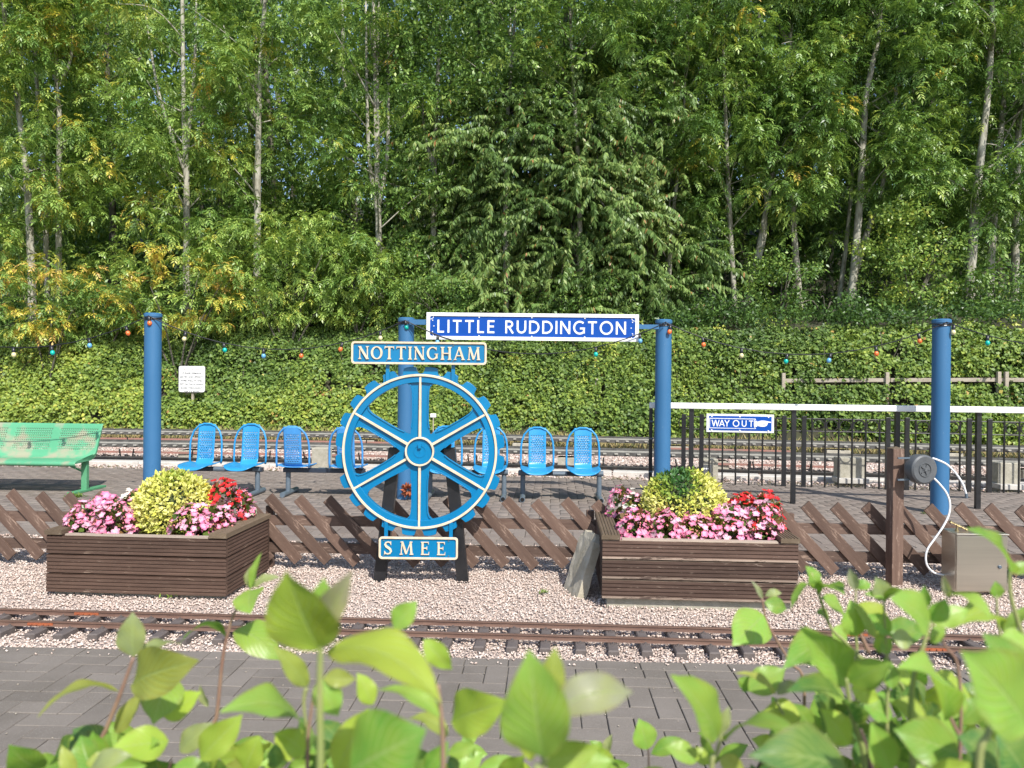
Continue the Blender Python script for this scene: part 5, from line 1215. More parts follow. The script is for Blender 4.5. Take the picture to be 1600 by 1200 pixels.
# stretches of trunk that stay open to the front: (x, y, z0, z1, half width)
OPEN = []
def TP(u, v, Y): p = P(u, v, Y); return (p.x, p.y, p.z)
def opening(u, v0, v1, Y, hw_=0.30):
    a = P(u, v0, Y); b = P(u, v1, Y); OPEN.append((a.x, Y, b.z, a.z, hw_))
for u, v0, v1, Y, w in ((45, 300, 430, 20.5, .3), (36, 160, 235, 20.5, .25), (92, 130, 270, 21, .28), (403, 240, 345, 20.5, .34), (404, 140, 190, 20.5, .22), (592, 330, 410, 20.5, .34), (583, 120, 180, 20.7, .25), (678, 185, 250, 20.8, .3), (679, 345, 405, 20.8, .25), (1048, 300, 440, 20.3, .3), (1137, 190, 330, 20.4, .26), (1195, 290, 380, 20.8, .3), (1350, 185, 240, 20.2, .32), (1358, 78, 130, 20.2, .32), (1232, 40, 100, 20.6, .3), (1352, 320, 430, 20.3, .34), (1320, 300, 440, 20.7, .25), (1532, 160, 285, 20.0, .36), (1560, 175, 265, 20.6, .3), (1590, 165, 250, 20.8, .3), (292, 250, 340, 20.8, .25), (245, 90, 190, 20.8, .25), (285, 90, 180, 20.9, .25), (1018, 270, 310, 20.4, .25),
    (1140, 400, 470, 20, .5), (1260, 400, 470, 20, .6), (1450, 410, 470, 20, .35), (460, 290, 350, 20, .4), (500, 270, 330, 20, .4), (840, 430, 470, 20, .7)): opening(u, v0, v1, Y, w)

def tint_ash(ylow=0.0, lo=0.12, hi=0.52):
    def f(p, r):
        n = len(p); b = 0.33 + 0.16 * smooth_noise(p[:, 0] + p[:, 1] * 0.7, p[:, 2], 9, 1.6) + r.normal(0, 0.09, n) + 0.12 * np.clip((-p[:, 0] - 2) / 8, 0, 1); b = np.clip(b, lo, hi + 0.1)
        m = smooth_noise(p[:, 0] + 3, p[:, 2] * 1.3, 17, 1.1); pr = ylow * np.clip(0.35 + 1.5 * m, 0, 1.0); y = r.random(n) < pr
        b[y] = r.uniform(0.64, 0.95, y.sum()); return b
    return f
def Z0(x, y): return float(terrain_z(np.array([x]), np.array([y]))[0]) - 0.1
def base_under(u, v, Y):
    x = PX(u, Y); return (x, Y, Z0(x, Y))
FT = [  # (label, [(u, v)...] from low to high, Y, trunk px, kind, n, yellow share, crown low v, rx, fork list)
 ('pale ash trunk leaning left at the far left with yellowing sprays', [(50, 445), (44, 300), (30, 170), (8, 20)], 20.5, 14, 'ash', 330, 0.34, 470, 2.0, []),
 ('slim ash with yellow leaf sprays between two paler trunks at far left', [(74, 450), (70, 280), (58, 120), (52, 0)], 21.4, 10, 'ash', 260, 0.30, 480, 1.8, []),
 ('forked pale ash second from the far left with yellow sprays low down', [(92, 440), (94, 200), (90, 130)], 21.0, 12, 'ash', 330, 0.30, 470, 2.0, [([(92, 135), (80, 90), (82, 0)], 7), ([(93, 135), (112, 90), (116, 0)], 7)]),
 ('ash with three thin upright stems behind the left flower box, tips yellowing', [(292, 430), (292, 280), (288, 180), (286, 10)], 20.8, 13, 'ash', 380, 0.16, 480, 2.1, [([(290, 270), (250, 150), (225, 0)], 7), ([(292, 240), (304, 120), (308, 0)], 8)]),
 ('straight ash with bright bare trunk above the blue backless seats', [(402, 430), (403, 300), (406, 140), (415, 0)], 20.5, 14, 'ash', 340, 0.07, 480, 2.1, [([(405, 190), (380, 150), (350, 40)], 5)]),
 ('ash dividing into three stems above the toothed wheel', [(593, 430), (591, 330), (588, 240)], 20.5, 14, 'ash', 330, 0.03, 480, 1.9, [([(590, 330), (576, 230), (572, 0)], 9), ([(590, 300), (590, 150), (592, 0)], 9), ([(592, 320), (606, 230), (606, 20)], 9)]),
 ('grey broad-leaved tree with side fork standing above LITTLE', [(677, 420), (679, 300), (681, 190), (690, 0)], 20.8, 12, 'blob', 330, 0.0, 480, 2.0, [([(679, 270), (663, 200), (660, 120)], 7)]),
 ('slim tree mostly hidden in leaves above the N of the blue sign', [(1022, 440), (1020, 250), (1013, 100), (1012, 0)], 21.2, 12, 'ash', 250, 0.08, 440, 1.8, []),
 ('leafy ash crown filling the sky gap over the broad cherry', [(905, 300), (900, 200), (893, 90), (890, 0)], 19.6, 9, 'ash', 290, 0.03, 215, 2.4, []),
 ('broad-leaved crown with upright limbs above the letters GT of the blue sign', [(790, 320), (792, 200), (800, 90), (806, 0)], 19.8, 9, 'blob', 260, 0.0, 175, 2.0, []),
 ('thin pale leaning tree above the pole at the handrail end', [(1045, 445), (1052, 330), (1066, 220), (1070, 120)], 20.3, 8, 'ash', 210, 0.04, 300, 1.6, [([(1046, 430), (1044, 350), (1048, 300)], 5)]),
 ('tall thin straight ash above the way out sign', [(1148, 480), (1138, 300), (1132, 150), (1128, 0)], 20.4, 10, 'ash', 300, 0.08, 400, 1.9, []),
 ('brown leaning double trunk rising from shade above way out sign', [(1165, 480), (1185, 390), (1205, 280), (1225, 150)], 20.8, 13, 'ash', 300, 0.04, 330, 1.9, [([(1175, 440), (1196, 360), (1192, 270)], 8)]),
 ('high forked tree whose bare fork shows near top, over the handrail', [(1250, 480), (1236, 300), (1232, 110), (1236, 0)], 20.9, 12, 'ash', 300, 0.02, 400, 1.9, [([(1232, 70), (1205, 20), (1195, -30)], 8)]),
 ('tall tree with two bright bare trunk stretches above the brown post', [(1330, 470), (1344, 300), (1352, 150), (1372, 60), (1376, -30)], 20.2, 14, 'ash', 340, 0.03, 330, 2.0, []),
 ('stout short-trunked tree leaning right in shade above the brown post', [(1330, 450), (1352, 370), (1372, 310), (1385, 250)], 20.5, 14, 'ash', 210, 0.04, 300, 1.6, []),
 ('slim shaded trunk just left of the leaning stout trunk', [(1312, 460), (1322, 380), (1330, 290), (1335, 180)], 21.0, 9, 'ash', 210, 0.02, 330, 1.6, []),
 ('pale thick trunk near the right edge with one yellow leaf spray', [(1515, 440), (1524, 320), (1533, 230), (1545, 120), (1550, -20)], 20.0, 17, 'ash', 330, 0.05, 400, 2.0, []),
 ('middle of three grey trunks close together at the right edge', [(1545, 450), (1556, 280), (1566, 170), (1580, 0)], 20.7, 14, 'ash', 260, 0.03, 380, 1.8, []),
 ('outermost grey trunk at the right edge', [(1585, 450), (1588, 270), (1592, 160), (1600, 0)], 21.0, 14, 'ash', 260, 0.03, 400, 1.9, []),
]
G_ = 'trees of the wood behind the hedge'
for i, (lab, pts, Y, px, kd, n, yl, vl, rx, fk) in enumerate(FT):
    path = [base_under(pts[0][0] + (pts[0][0] - pts[1][0]) * 0.15, 0, Y)] + [TP(u, v, Y) for u, v in pts]
    tp = path[-1]; dirx = (path[-1][0] - path[-2][0]) / max(0.1, path[-1][2] - path[-2][2])
    if tp[2] < 13.2: path.append((tp[0] + dirx * (13.4 - tp[2]) * 0.6, Y, 13.4))
    kind, mat = (ASH, M_ASH) if kd == 'ash' else (BLOB, M_ASH)
    zl = P(800, vl, Y).z
    tree('ash_tree' if kd == 'ash' else 'woodland_tree', lab, path, px * Y / F / 2, kind, mat, int(n * 1.12), (max(zl, 2.7), 13.2), tint_ash(yl) if kd == 'ash' else tint_ash(0.0, 0.25, 0.60), 100 + i, G_, rx, 1.7, forks=[([TP(u, v, Y) for u, v in f], w * Y / F / 2) for f, w in fk], scale=1.0)

# the cherry in the middle: long arching boughs with hanging leaves
def cherry(label, bx, by, seed, boughs, r0=0.16):
    t = thing('cherry_tree', label, 'tree', (bx, by, Z0(bx, by)), group=G_); base = Vector(t.location); r = np.random.default_rng(seed)
    pl = bez([Vector((0, 0, 0)), Vector((0.1, 0, 3)), Vector((-0.1, 0.1, 6)), Vector((0.1, 0, 10.5))], 5); mb = MB(); mb.tube(pl, [r0 * (1 - 0.75 * i / (len(pl) - 1)) for i in range(len(pl))], 9); mb.build('trunk', M_BARKD, t, smooth=True)
    lb = MB(); pos = []; az = []; pit = []
    for (z0, ex, ey, ez, dn) in boughs:
        p0 = Vector((0, 0, z0 - base.z)); e = Vector((ex - base.x, ey - base.y, ez - base.z)); c = (p0 + e) / 2 + Vector((0, 0, 0.45 + 0.08 * (e - p0).length)); q = bez([p0, c, e], 8)
        lb.tube(q, [0.045 * (1 - 0.85 * i / (len(q) - 1)) for i in range(len(q))], 5)
        Lb = (e - p0).length
        for k in range(int(Lb * dn)):
            f = r.uniform(0.25, 1.0); i = min(len(q) - 2, int(f * (len(q) - 1))); p = q[i].lerp(q[i + 1], f * (len(q) - 1) - i); dirv = (q[i + 1] - q[i]).normalized(); a = math.atan2(dirv.y, dirv.x) + r.normal(0, 0.9)
            pos.append((p.x + r.normal(0, 0.10), p.y + r.normal(0, 0.14), p.z + r.normal(0, 0.08))); az.append(a); pit.append(float(dirv.z) * 0.6 + r.normal(0, 0.12))
    reach = max(abs(b[1] - base.x) for b in boughs)
    for k in range(int(len(boughs) * 6)):
        a = r.uniform(PI, 2 * PI); z = r.uniform(3.0, max(b[3] for b in boughs) + 0.6); q_ = r.uniform(0.15, 1.0) * reach * (0.85 + 0.2 * math.sin(z * 2.1 + a * 3)); pos.append((math.cos(a) * q_, math.sin(a) * q_ * 0.6, z - base.z)); az.append(-PI / 2 + r.normal(0, 1.1)); pit.append(r.normal(-0.1, 0.25))
    lb.build('boughs', M_BARKD, t, smooth=True)['kind'] = 'stuff'
    pos = np.array(pos); W3 = pos + np.array(base); keep = np.ones(len(pos), bool)
    for (bx_, by_, z0, z1, hw_) in OPEN: keep &= ~((W3[:, 1] < by_) & (W3[:, 2] > z0) & (W3[:, 2] < z1) & (np.abs(W3[:, 0] / W3[:, 1] - bx_ / by_) * by_ < hw_ * 0.8))
    pos = pos[keep]; az = np.array(az)[keep]; pit = np.array(pit)[keep]
    tt = 0.42 + 0.2 * smooth_noise(W3[keep][:, 0], W3[keep][:, 2] * 1.5, 31, 1.5) + r.normal(0, 0.08, len(pos))
    V, T = assemble(CHR, pos, az, tt, r.uniform(0.75, 1.15, len(pos)), pit); obj('crown', quads_mesh('crown', V, M_CHERRY, T), t); QC[0] += len(V)
rb = np.random.default_rng(77)
def bough_set(cx, cy, zlo, zhi, n, reach, seed):
    r = np.random.default_rng(seed); out = []
    for k in range(n):
        z = r.uniform(zlo, zhi); a = r.uniform(PI * 0.95, PI * 2.05) if k % 5 else r.uniform(0, PI); R_ = reach * r.uniform(0.35, 1.1) * (0.8 + 0.25 * math.sin(z * 1.7 + a * 2 + seed))
        out.append((z + r.uniform(0.2, 1.2), cx + math.cos(a) * R_ * 1.2, cy + math.sin(a) * R_ * 0.6, z + r.uniform(-1.2, 0.5), 9.0))
    return out
cx, cy = PX(880, 20.4), 20.4
cherry('broad cherry with drooping layered boughs above the word RUDDINGTON', cx, cy, 5, bough_set(cx, cy, 3.2, 9.2, 56, 3.4, 1))
cx, cy = PX(745, 21.2), 21.2
cherry('slimmer cherry with hanging leaves behind the broad one, above LITTLE', cx, cy, 6, bough_set(cx, cy, 3.0, 8.4, 26, 2.5, 2), 0.12)
cx, cy = PX(985, 20.9), 20.9
cherry('cherry with long drooping leaves on the right of the broad one', cx, cy, 7, bough_set(cx, cy, 3.0, 10.0, 32, 2.6, 3), 0.13)

# low saplings and bushes at the wood's edge
BU = [('feathery yellow-green ash sapling spilling over hedge top left of the wheel', 450, 420, 19.3, 2.6, 1.3, 'ash', 190, 0.50, 0.0), ('ash sapling with orange and yellow sprays above the first blue pole', 280, 455, 19.0, 2.0, 1.0, 'ash', 110, 0.45, 0.45),
      ('yellow-tipped ash sapling in the lower left of the wood', 75, 470, 19.0, 1.8, 0.9, 'ash', 70, 0.4, 0.55), ('rounded bush tinted dark for the shade above the way out sign', 1120, 485, 19.4, 1.3, 0.4, 'blob', 30, 0.15, 0.0),  # last bush here: low leaf tint stands in for shade
      ('light green ash sapling above the toothed wheel', 560, 440, 19.6, 1.4, 1.0, 'ash', 100, 0.5, 0.0), ('green bush tinted dark for deep shade above the handrail middle', 1290, 480, 19.6, 1.4, 0.4, 'blob', 26, 0.15, 0.0),  # second bush: deep shade put into its leaf tint
      ('glossy bright green hazel bush in the lower right of the wood', 1425, 400, 19.6, 1.4, 1.3, 'blob', 110, 0.50, 0.0), ('leafy dark bush at the foot of the wood by the right edge', 1560, 465, 19.3, 1.3, 0.7, 'blob', 70, 0.30, 0.0),
      ('small green bush below the cherry above the word LITTLE', 700, 470, 19.3, 1.5, 0.6, 'blob', 80, 0.34, 0.0), ('dim green bush at the foot of the wood far left', 160, 480, 19.4, 1.6, 0.5, 'blob', 80, 0.30, 0.08),
      ('olive green sapling below the broad cherry', 900, 470, 19.6, 1.8, 0.6, 'blob', 90, 0.32, 0.0), ('green bush filling the gap above the rightmost festoon lights', 1220, 440, 20.0, 1.0, 0.8, 'blob', 50, 0.36, 0.0)]
for i, (lab, u, v, Y, rx, rz_, kd, n, tb, yl) in enumerate(BU):
    c = P(u, v, Y); zg = Z0(c.x, Y); r = np.random.default_rng(400 + i); t = thing('sapling' if kd == 'ash' else 'bush', lab, 'sapling' if kd == 'ash' else 'bush', (c.x, Y, zg), group='undergrowth at the foot of the wood')
    mb = MB()
    for k in range(5): a = r.uniform(0, 2 * PI); e = Vector((math.cos(a) * rx * 0.7, math.sin(a) * 0.5, c.z - zg + r.uniform(-0.3, 0.6) * rz_)); mb.tube(bez([Vector((0, 0, 0)), e * 0.5 + Vector((0, 0, 0.3)), e], 4), [0.03 * (1 - 0.09 * q) for q in range(9)], 5)
    mb.build('stems', M_BARKD, t, smooth=True)['kind'] = 'stuff'
    a = r.uniform(0, 2 * PI, n); q = np.sqrt(r.uniform(0, 1, n)); z = r.uniform(-1, 1, n); w = np.sqrt(1 - z * z * 0.8)
    pos = np.stack([np.cos(a) * q * rx * w, np.sin(a) * q * 0.9 * w, c.z - zg + z * rz_], 1); pos[:, 2] = np.maximum(pos[:, 2], 0.15)
    tt = tb + r.normal(0, 0.07, n); y = r.random(n) < yl; tt[y] = r.uniform(0.7, 0.97, y.sum())
    V, T = assemble(ASH if kd == 'ash' else BLOB, pos, a, tt, r.uniform(0.7, 1.05, n)); obj('foliage', quads_mesh('foliage', V, M_ASH, T), t); QC[0] += len(V)

# second rank of trees and the mass of the wood behind
r2 = random.Random(12); xs2 = np.linspace(-15, 15.5, 13)
names2 = ['behind the far left trunks', 'behind the pale leaning ash', 'left of the three-stemmed ash', 'behind the three-stemmed ash', 'between two ashes over the twin seats', 'behind the ash over the wheel', 'behind the slimmer cherry', 'behind the broad cherry', 'behind the right-hand cherry', 'behind the straight thin ash', 'behind the high forked tree', 'behind the tall bright trunk', 'behind the right edge trunks']
for i, x in enumerate(xs2):
    x += r2.uniform(-0.5, 0.5); y = r2.uniform(24.0, 26.5); z = Z0(x, y); l_ = r2.uniform(-0.6, 0.6)
    tree('woodland_tree', 'darker woodland tree of the second rank ' + names2[i], [(x, y, z), (x + l_ * 0.3, y, z + 4), (x + l_, y, z + 8), (x + l_ * 1.2, y, 15)], r2.uniform(0.09, 0.15), FAR, M_ASH, 240, (4.2, 15.2), tint_ash(0.0, 0.05, 0.42), 300 + i, G_, 2.1, 1.8, limbs=9, scale=0.85, bark=M_BARKD if i % 2 else M_BARK)
def backwood():
    r = np.random.default_rng(55); n = 2300; x = r.uniform(-30, 30, n); y = r.uniform(28.5, 40, n); z = np.maximum(terrain_z(x, y), 0) + r.uniform(0.0, 15.0, n); hole = np.zeros(n, bool)
    pos = np.stack([x, y, z], 1); V, T = assemble(FAR, pos, r.uniform(0, 6.28, n), np.clip(0.22 + r.normal(0, 0.1, n), 0.02, 0.5), r.uniform(1.4, 2.3, n)); o = obj('distant_wood', quads_mesh('distant_wood', V, M_ASH, T)); QC[0] += len(V)
    tag(o, 'dark leafy depth of the wood seen between the nearer trees', 'wood', kind='stuff')
    tb = MB(); rr = random.Random(3)
    for k in range(26): x = rr.uniform(-24, 24); y = rr.uniform(28, 34); tb.tube([(x, y, 4.0), (x + rr.uniform(-.8, .8), y, 10), (x + rr.uniform(-1, 1), y, 17)], [0.16, 0.12, 0.07], 6)
    tag(tb.build('distant_trunks', M_BARKD, smooth=True), 'bare far trunks in the depth of the wood', 'trunks', kind='stuff')
    # leaf litter and low growth on the wood's floor
    n = 1000; x = r.uniform(-17, 17, n); k_ = (x < 2.5) | (r.random(n) < 0.75); x = x[k_]; n = len(x); y = hedgeY(x) + 1.75 + 5.5 * r.uniform(0, 1, n) ** 1.8; z = terrain_z(x, y) + 0.1 + r.uniform(0, 0.25, n); V, T = assemble(BLOB, np.stack([x, y, z], 1), r.uniform(0, 6.28, n), np.clip(np.where(x > 2.5, 0.10, 0.25) + r.normal(0, 0.08, n), 0, 0.6), r.uniform(0.6, 1.1, n))  # growth on the right tinted darker to stand in for deep shade
    tag(obj('undergrowth', quads_mesh('undergrowth', V, M_ASH, T)), 'low undergrowth on the floor of the wood, tinted darker for shade at the right', 'undergrowth', kind='stuff'); QC[0] += len(V)
backwood()

# ------------------------------------------------------------------ hedge over the bank
def hedge():
    t = thing('hedge', 'long ivy-leaved green hedge with yellowing patches covering the bank behind the raised tracks', 'hedge', (0, float(hedgeY(0)), 0.2)); o0 = np.array(t.location); r = np.random.default_rng(8)
    n = 170000; x = r.uniform(-15.5, 13.5, n); s = r.uniform(0, 1, n) ** 0.95; zz = 0.12 + s * 2.75
    bul = 0.27 * smooth_noise(x * 1.0, zz * 2.0, 3, 1.3) + 0.13 * smooth_noise(x, zz * 1.4, 4, 4.0) + 0.11 * smooth_noise(x, zz, 6, 8.0) + 0.07 * smooth_noise(x, zz, 7, 17.0)
    topb = 0.14 * smooth_noise(x, x * 0, 13, 3.5) + 0.16 * smooth_noise(x, x * 0 + 1, 12, 1.4)
    zz = zz + np.where(s > 0.8, topb * (s - 0.8) * 5, 0)
    y = hedgeY(x) - 0.05 + 0.50 * (zz - 0.2) + np.maximum(0, zz - 2.3) * 0.8 - bul + r.uniform(-0.06, 0.16, n)
    y -= 0.22 * np.exp(-((zz - 0.75) / 0.5) ** 2)
    thin = smooth_noise(x, zz * 1.5, 41, 2.4) + 0.6 * smooth_noise(x, zz * 1.5, 42, 6.0)
    keep = r.random(n) < np.clip(1.0 - np.maximum(0, thin - 0.30) * 1.7, 0.06, 1)
    keep &= ~((s < 0.06) & (r.random(n) < 0.75))
    # open slot where the old fence rail shows
    ux = 800 + x / y * F; rail = (ux > 1272) & (ux < 1550) & (np.abs(zz - FZ(x)) < 0.085) & (r.random(n) < 0.93); keep &= ~rail
    rail2 = (ux > 505) & (ux < 600) & (np.abs(zz - FZ(x) + 0.02) < 0.10) & (r.random(n) < 0.75); keep &= ~rail2
    for uu, w in ((1393, 5), (1553, 7), (1240, 4), (943, 4), (514, 5)): keep &= ~((np.abs(ux - uu) < w) & (np.abs(zz - FZ(x)) < 0.33) & (r.random(n) < 0.9))
    nbx = P(300, 592, 18.15); keep &= ~((np.abs(x / y - nbx.x / nbx.y) * 18.15 < 0.34) & (np.abs(zz - nbx.z) < 0.33))
    x, y, zz = x[keep], y[keep], zz[keep]; n = len(x)
    c = np.stack([x, y, zz], 1) - o0; d = unit(np.stack([r.normal(0, 0.8, n), -0.35 + r.normal(0, 0.35, n), -0.55 + r.normal(0, 0.5, n)], 1)); nn = unit(np.array([0.10, -0.55, 0.62]) + r.normal(0, 0.62, (n, 3))); nn = unit(nn - d * (nn * d).sum(1, keepdims=True))
    patch = smooth_noise(x, zz * 1.6, 21, 1.0) + 0.6 * smooth_noise(x, zz * 1.6, 22, 3.2); T = 0.325 + 0.25 * patch + r.normal(0, 0.12, n) - 0.05 * (zz - 1.5)
    leftness = np.clip((-x - 1) / 8, 0, 1) * np.exp(-((zz - 0.9) / 0.9) ** 2); T += 0.16 * leftness; red = (r.random(n) < 0.004) | ((smooth_noise(x, zz * 2, 61, 2.6) > 0.62) & (r.random(n) < 0.16)); T[red] = r.uniform(0.88, 1.0, red.sum())
    L = r.uniform(0.055, 0.105, n); V = leafquads(c, d, nn, L, L * r.uniform(0.75, 0.95, n))
    obj('foliage', quads_mesh('foliage', V, M_HEDGE, T), t)['kind'] = 'stuff'; QC[0] += len(V)
    m = 130; xs = r.uniform(-14, 12, m); zs_ = r.uniform(0.3, 3.0, m); ys = hedgeY(xs) - 0.22 + 0.50 * (zs_ - 0.2) + np.maximum(0, zs_ - 2.3) * 0.8
    kk = ~((np.abs(xs / ys - nbx.x / nbx.y) * 18 < 0.7) & (np.abs(zs_ - nbx.z) < 0.6)) & ~((xs > 5) & (np.abs(zs_ - 1.6) < 0.45)); xs, ys, zs_ = xs[kk], ys[kk], zs_[kk]; m = len(xs)
    V, T = assemble(BLOB, np.stack([xs, ys, zs_], 1) - o0, r.uniform(0, 6.28, m), np.clip(0.45 + r.normal(0, 0.2, m), 0.1, 0.95), r.uniform(0.45, 0.85, m)); obj('bramble_shoots', quads_mesh('bramble_shoots', V, M_HEDGE, T), t)['kind'] = 'stuff'
    # dark stems beneath
    mb = MB(); rr = random.Random(4)
    for k in range(420):
        x = rr.uniform(-14, 12.5); yb = float(hedgeY(x)); z0 = rr.uniform(0.1, 2.0); p = Vector((x, yb + 0.5 * z0 + 0.12, z0)) - t.location; q = p + Vector((rr.uniform(-.5, .5), rr.uniform(-0.05, .25), rr.uniform(0.2, 0.7))); mb.tube([p, (p + q) / 2 + Vector((0, -0.05, 0)), q], 0.008, 4)
    mb.build('stems', M_TWIG, t)['kind'] = 'stuff'
def FZ(x): return np.interp(x, (-5, -3, 2, 6, 10), (1.42, 1.36, 1.40, 1.56, 1.62))
# old post and rail fence swallowed by the hedge
of = thing('post_and_rail_fence', 'old pale timber post and rail fence mostly swallowed by the hedge', 'fence', (0, float(hedgeY(0)) + 0.35, 0)); oy_ = of.location.y
def fy(x): return float(hedgeY(x)) + 0.60
def fence_rail(u0, u1):
    x0, x1 = PX(u0, 16.6), PX(u1, 16.6); a = Vector((x0, fy(x0) - oy_, float(FZ(x0)))); b = Vector((x1, fy(x1) - oy_, float(FZ(x1)))); d = b - a; mb = MB(); mb.box((0, 0, 0), (d.length, 0.045, 0.085)); o = mb.build('rail', M_OLDWOOD, of, bev=0.004); o.location = (a + b) / 2; o.rotation_euler = (0, -math.atan2(d.z, d.x), math.atan2(d.y, d.x))
for a, b in ((1238, 1395), (1396, 1552), (515, 640), (1555, 1700)): fence_rail(a, b)
for u in (515, 943, 1240, 1393, 1548, 1558):
    x = PX(u, 16.5); mb = MB(); mb.box((x, fy(x) - oy_ - 0.04, float(FZ(x)) - 0.68), (0.075, 0.07, 1.7)); mb.build('post', M_OLDWOOD, of, bev=0.005)
hedge()
# dry grass verge and wire-mesh foot
def verge():
    r = np.random.default_rng(14); n = 9000; x = r.uniform(-14, 12, n); y = hedgeY(x) - r.uniform(0.0, 0.75, n); z = terrain_z(x, y); a = r.uniform(0, 6.28, n); d = unit(np.stack([np.cos(a) * 0.6, np.sin(a) * 0.6, np.ones(n)], 1)); nn = unit(np.stack([r.normal(0, .5, n), -np.ones(n), r.normal(0.3, .3, n)], 1)); nn = unit(nn - d * (nn * d).sum(1, keepdims=True)); L = r.uniform(0.08, 0.26, n)
    V = leafquads(np.stack([x, y, z - 0.02], 1), d, nn, L, np.full(n, 0.016)); tag(obj('dry_grass', quads_mesh('dry_grass', V, M_DRY, r.uniform(0, 1, n))), kind='stuff')
verge()

# ------------------------------------------------------------------ small weeds
def weed(label, u, v, size, n, seed):
    c = g0(u, v); t = thing('weed', label, 'weed', tuple(c)); r = np.random.default_rng(seed); a = r.uniform(0, 6.28, n); el = r.uniform(0.2, 1.1, n); d = np.stack([np.cos(a) * np.cos(el), np.sin(a) * np.cos(el), np.sin(el)], 1); nn = unit(np.cross(d, np.stack([-np.sin(a), np.cos(a), 0 * a], 1))); cc = np.stack([r.normal(0, size * .8, n), r.normal(0, size * .5, n), np.zeros(n)], 1)
    obj('leaves', quads_mesh('leaves', leafquads(cc, d, nn, r.uniform(.6, 1.2, n) * size, np.full(n, size * .3)), M_WEED, r.uniform(0, 1, n)), t)['kind'] = 'stuff'
weed('tiny green weed growing in the gravel left of the leaning slab', 850, 927, 0.03, 30, 1)
weed('thin grass tuft at the foot of the left flower box front', 262, 934, 0.04, 14, 2)
weed('dry straw tuft at the foot of the green bench leg', 116, 777, 0.07, 60, 3)
weed('small weed at the base of the right blue pole', 1450, 803, 0.05, 30, 4)
dc = P(637, 772, 9.55); t = thing('dried_flower', 'small orange dried flower head at the foot of the pole behind the wheel', 'dried flower', (dc.x, 9.56, 0))
r = np.random.default_rng(2); n = 70; d = unit(r.normal(0, 1, (n, 3))); nn = unit(np.cross(d, r.normal(0, 1, (n, 3)))); mb_ = quads_mesh('petals', leafquads(np.tile([0, 0, 0.13], (n, 1)) + d * 0.03, d, nn, np.full(n, 0.075), np.full(n, 0.035)), M_RUST); obj('petals', mb_, t)['kind'] = 'stuff'
mb = MB(); mb.tube([(0, 0, 0), (0, 0, 0.13)], 0.006, 5); mb.build('stem', M_TWIG, t)

# ------------------------------------------------------------------ planting in the flower boxes
def blossom_mesh(seed, m):
    r = random.Random(seed); vs = []; fs = []; tint = []
    for k in range(5):
        a = 2 * PI * k / 5 + r.uniform(-.2, .2); L = r.uniform(0.75, 1.1); w = r.uniform(0.42, 0.55); up_ = r.uniform(0.05, 0.35); ca, sa = math.cos(a), math.sin(a); n = len(vs)
        P_ = [(0, 0, 0), (0.45 * L, -w * 0.8, up_ * .5), (0.9 * L, -w * .55, up_), (1.05 * L, 0, up_ * .8), (0.9 * L, w * .55, up_), (0.45 * L, w * 0.8, up_ * .5), (0.55 * L, 0, up_ * .35)]
        vs += [(x * ca - y * sa, x * sa + y * ca, z + 0.02 * k) for x, y, z in P_]
        for f, t_ in (((0, 1, 6), .8), ((1, 2, 6), .2), ((2, 3, 6), 0), ((3, 4, 6), 0), ((4, 5, 6), .2), ((5, 0, 6), .8)): fs.append(tuple(n + i for i in f)); tint.append(t_)
    me = bpy.data.meshes.new('flower'); me.from_pydata(vs, [], fs); me.materials.append(m); a_ = me.attributes.new('tint', 'FLOAT', 'FACE'); a_.data.foreach_set('value', tint); me.update(); return me
BLS = {k: [blossom_mesh(i + 10 * j, m) for i in range(4)] for j, (k, m) in enumerate((('p', M_PINK), ('l', M_PALEPINK), ('r', M_RED), ('w', M_WPETAL)))}
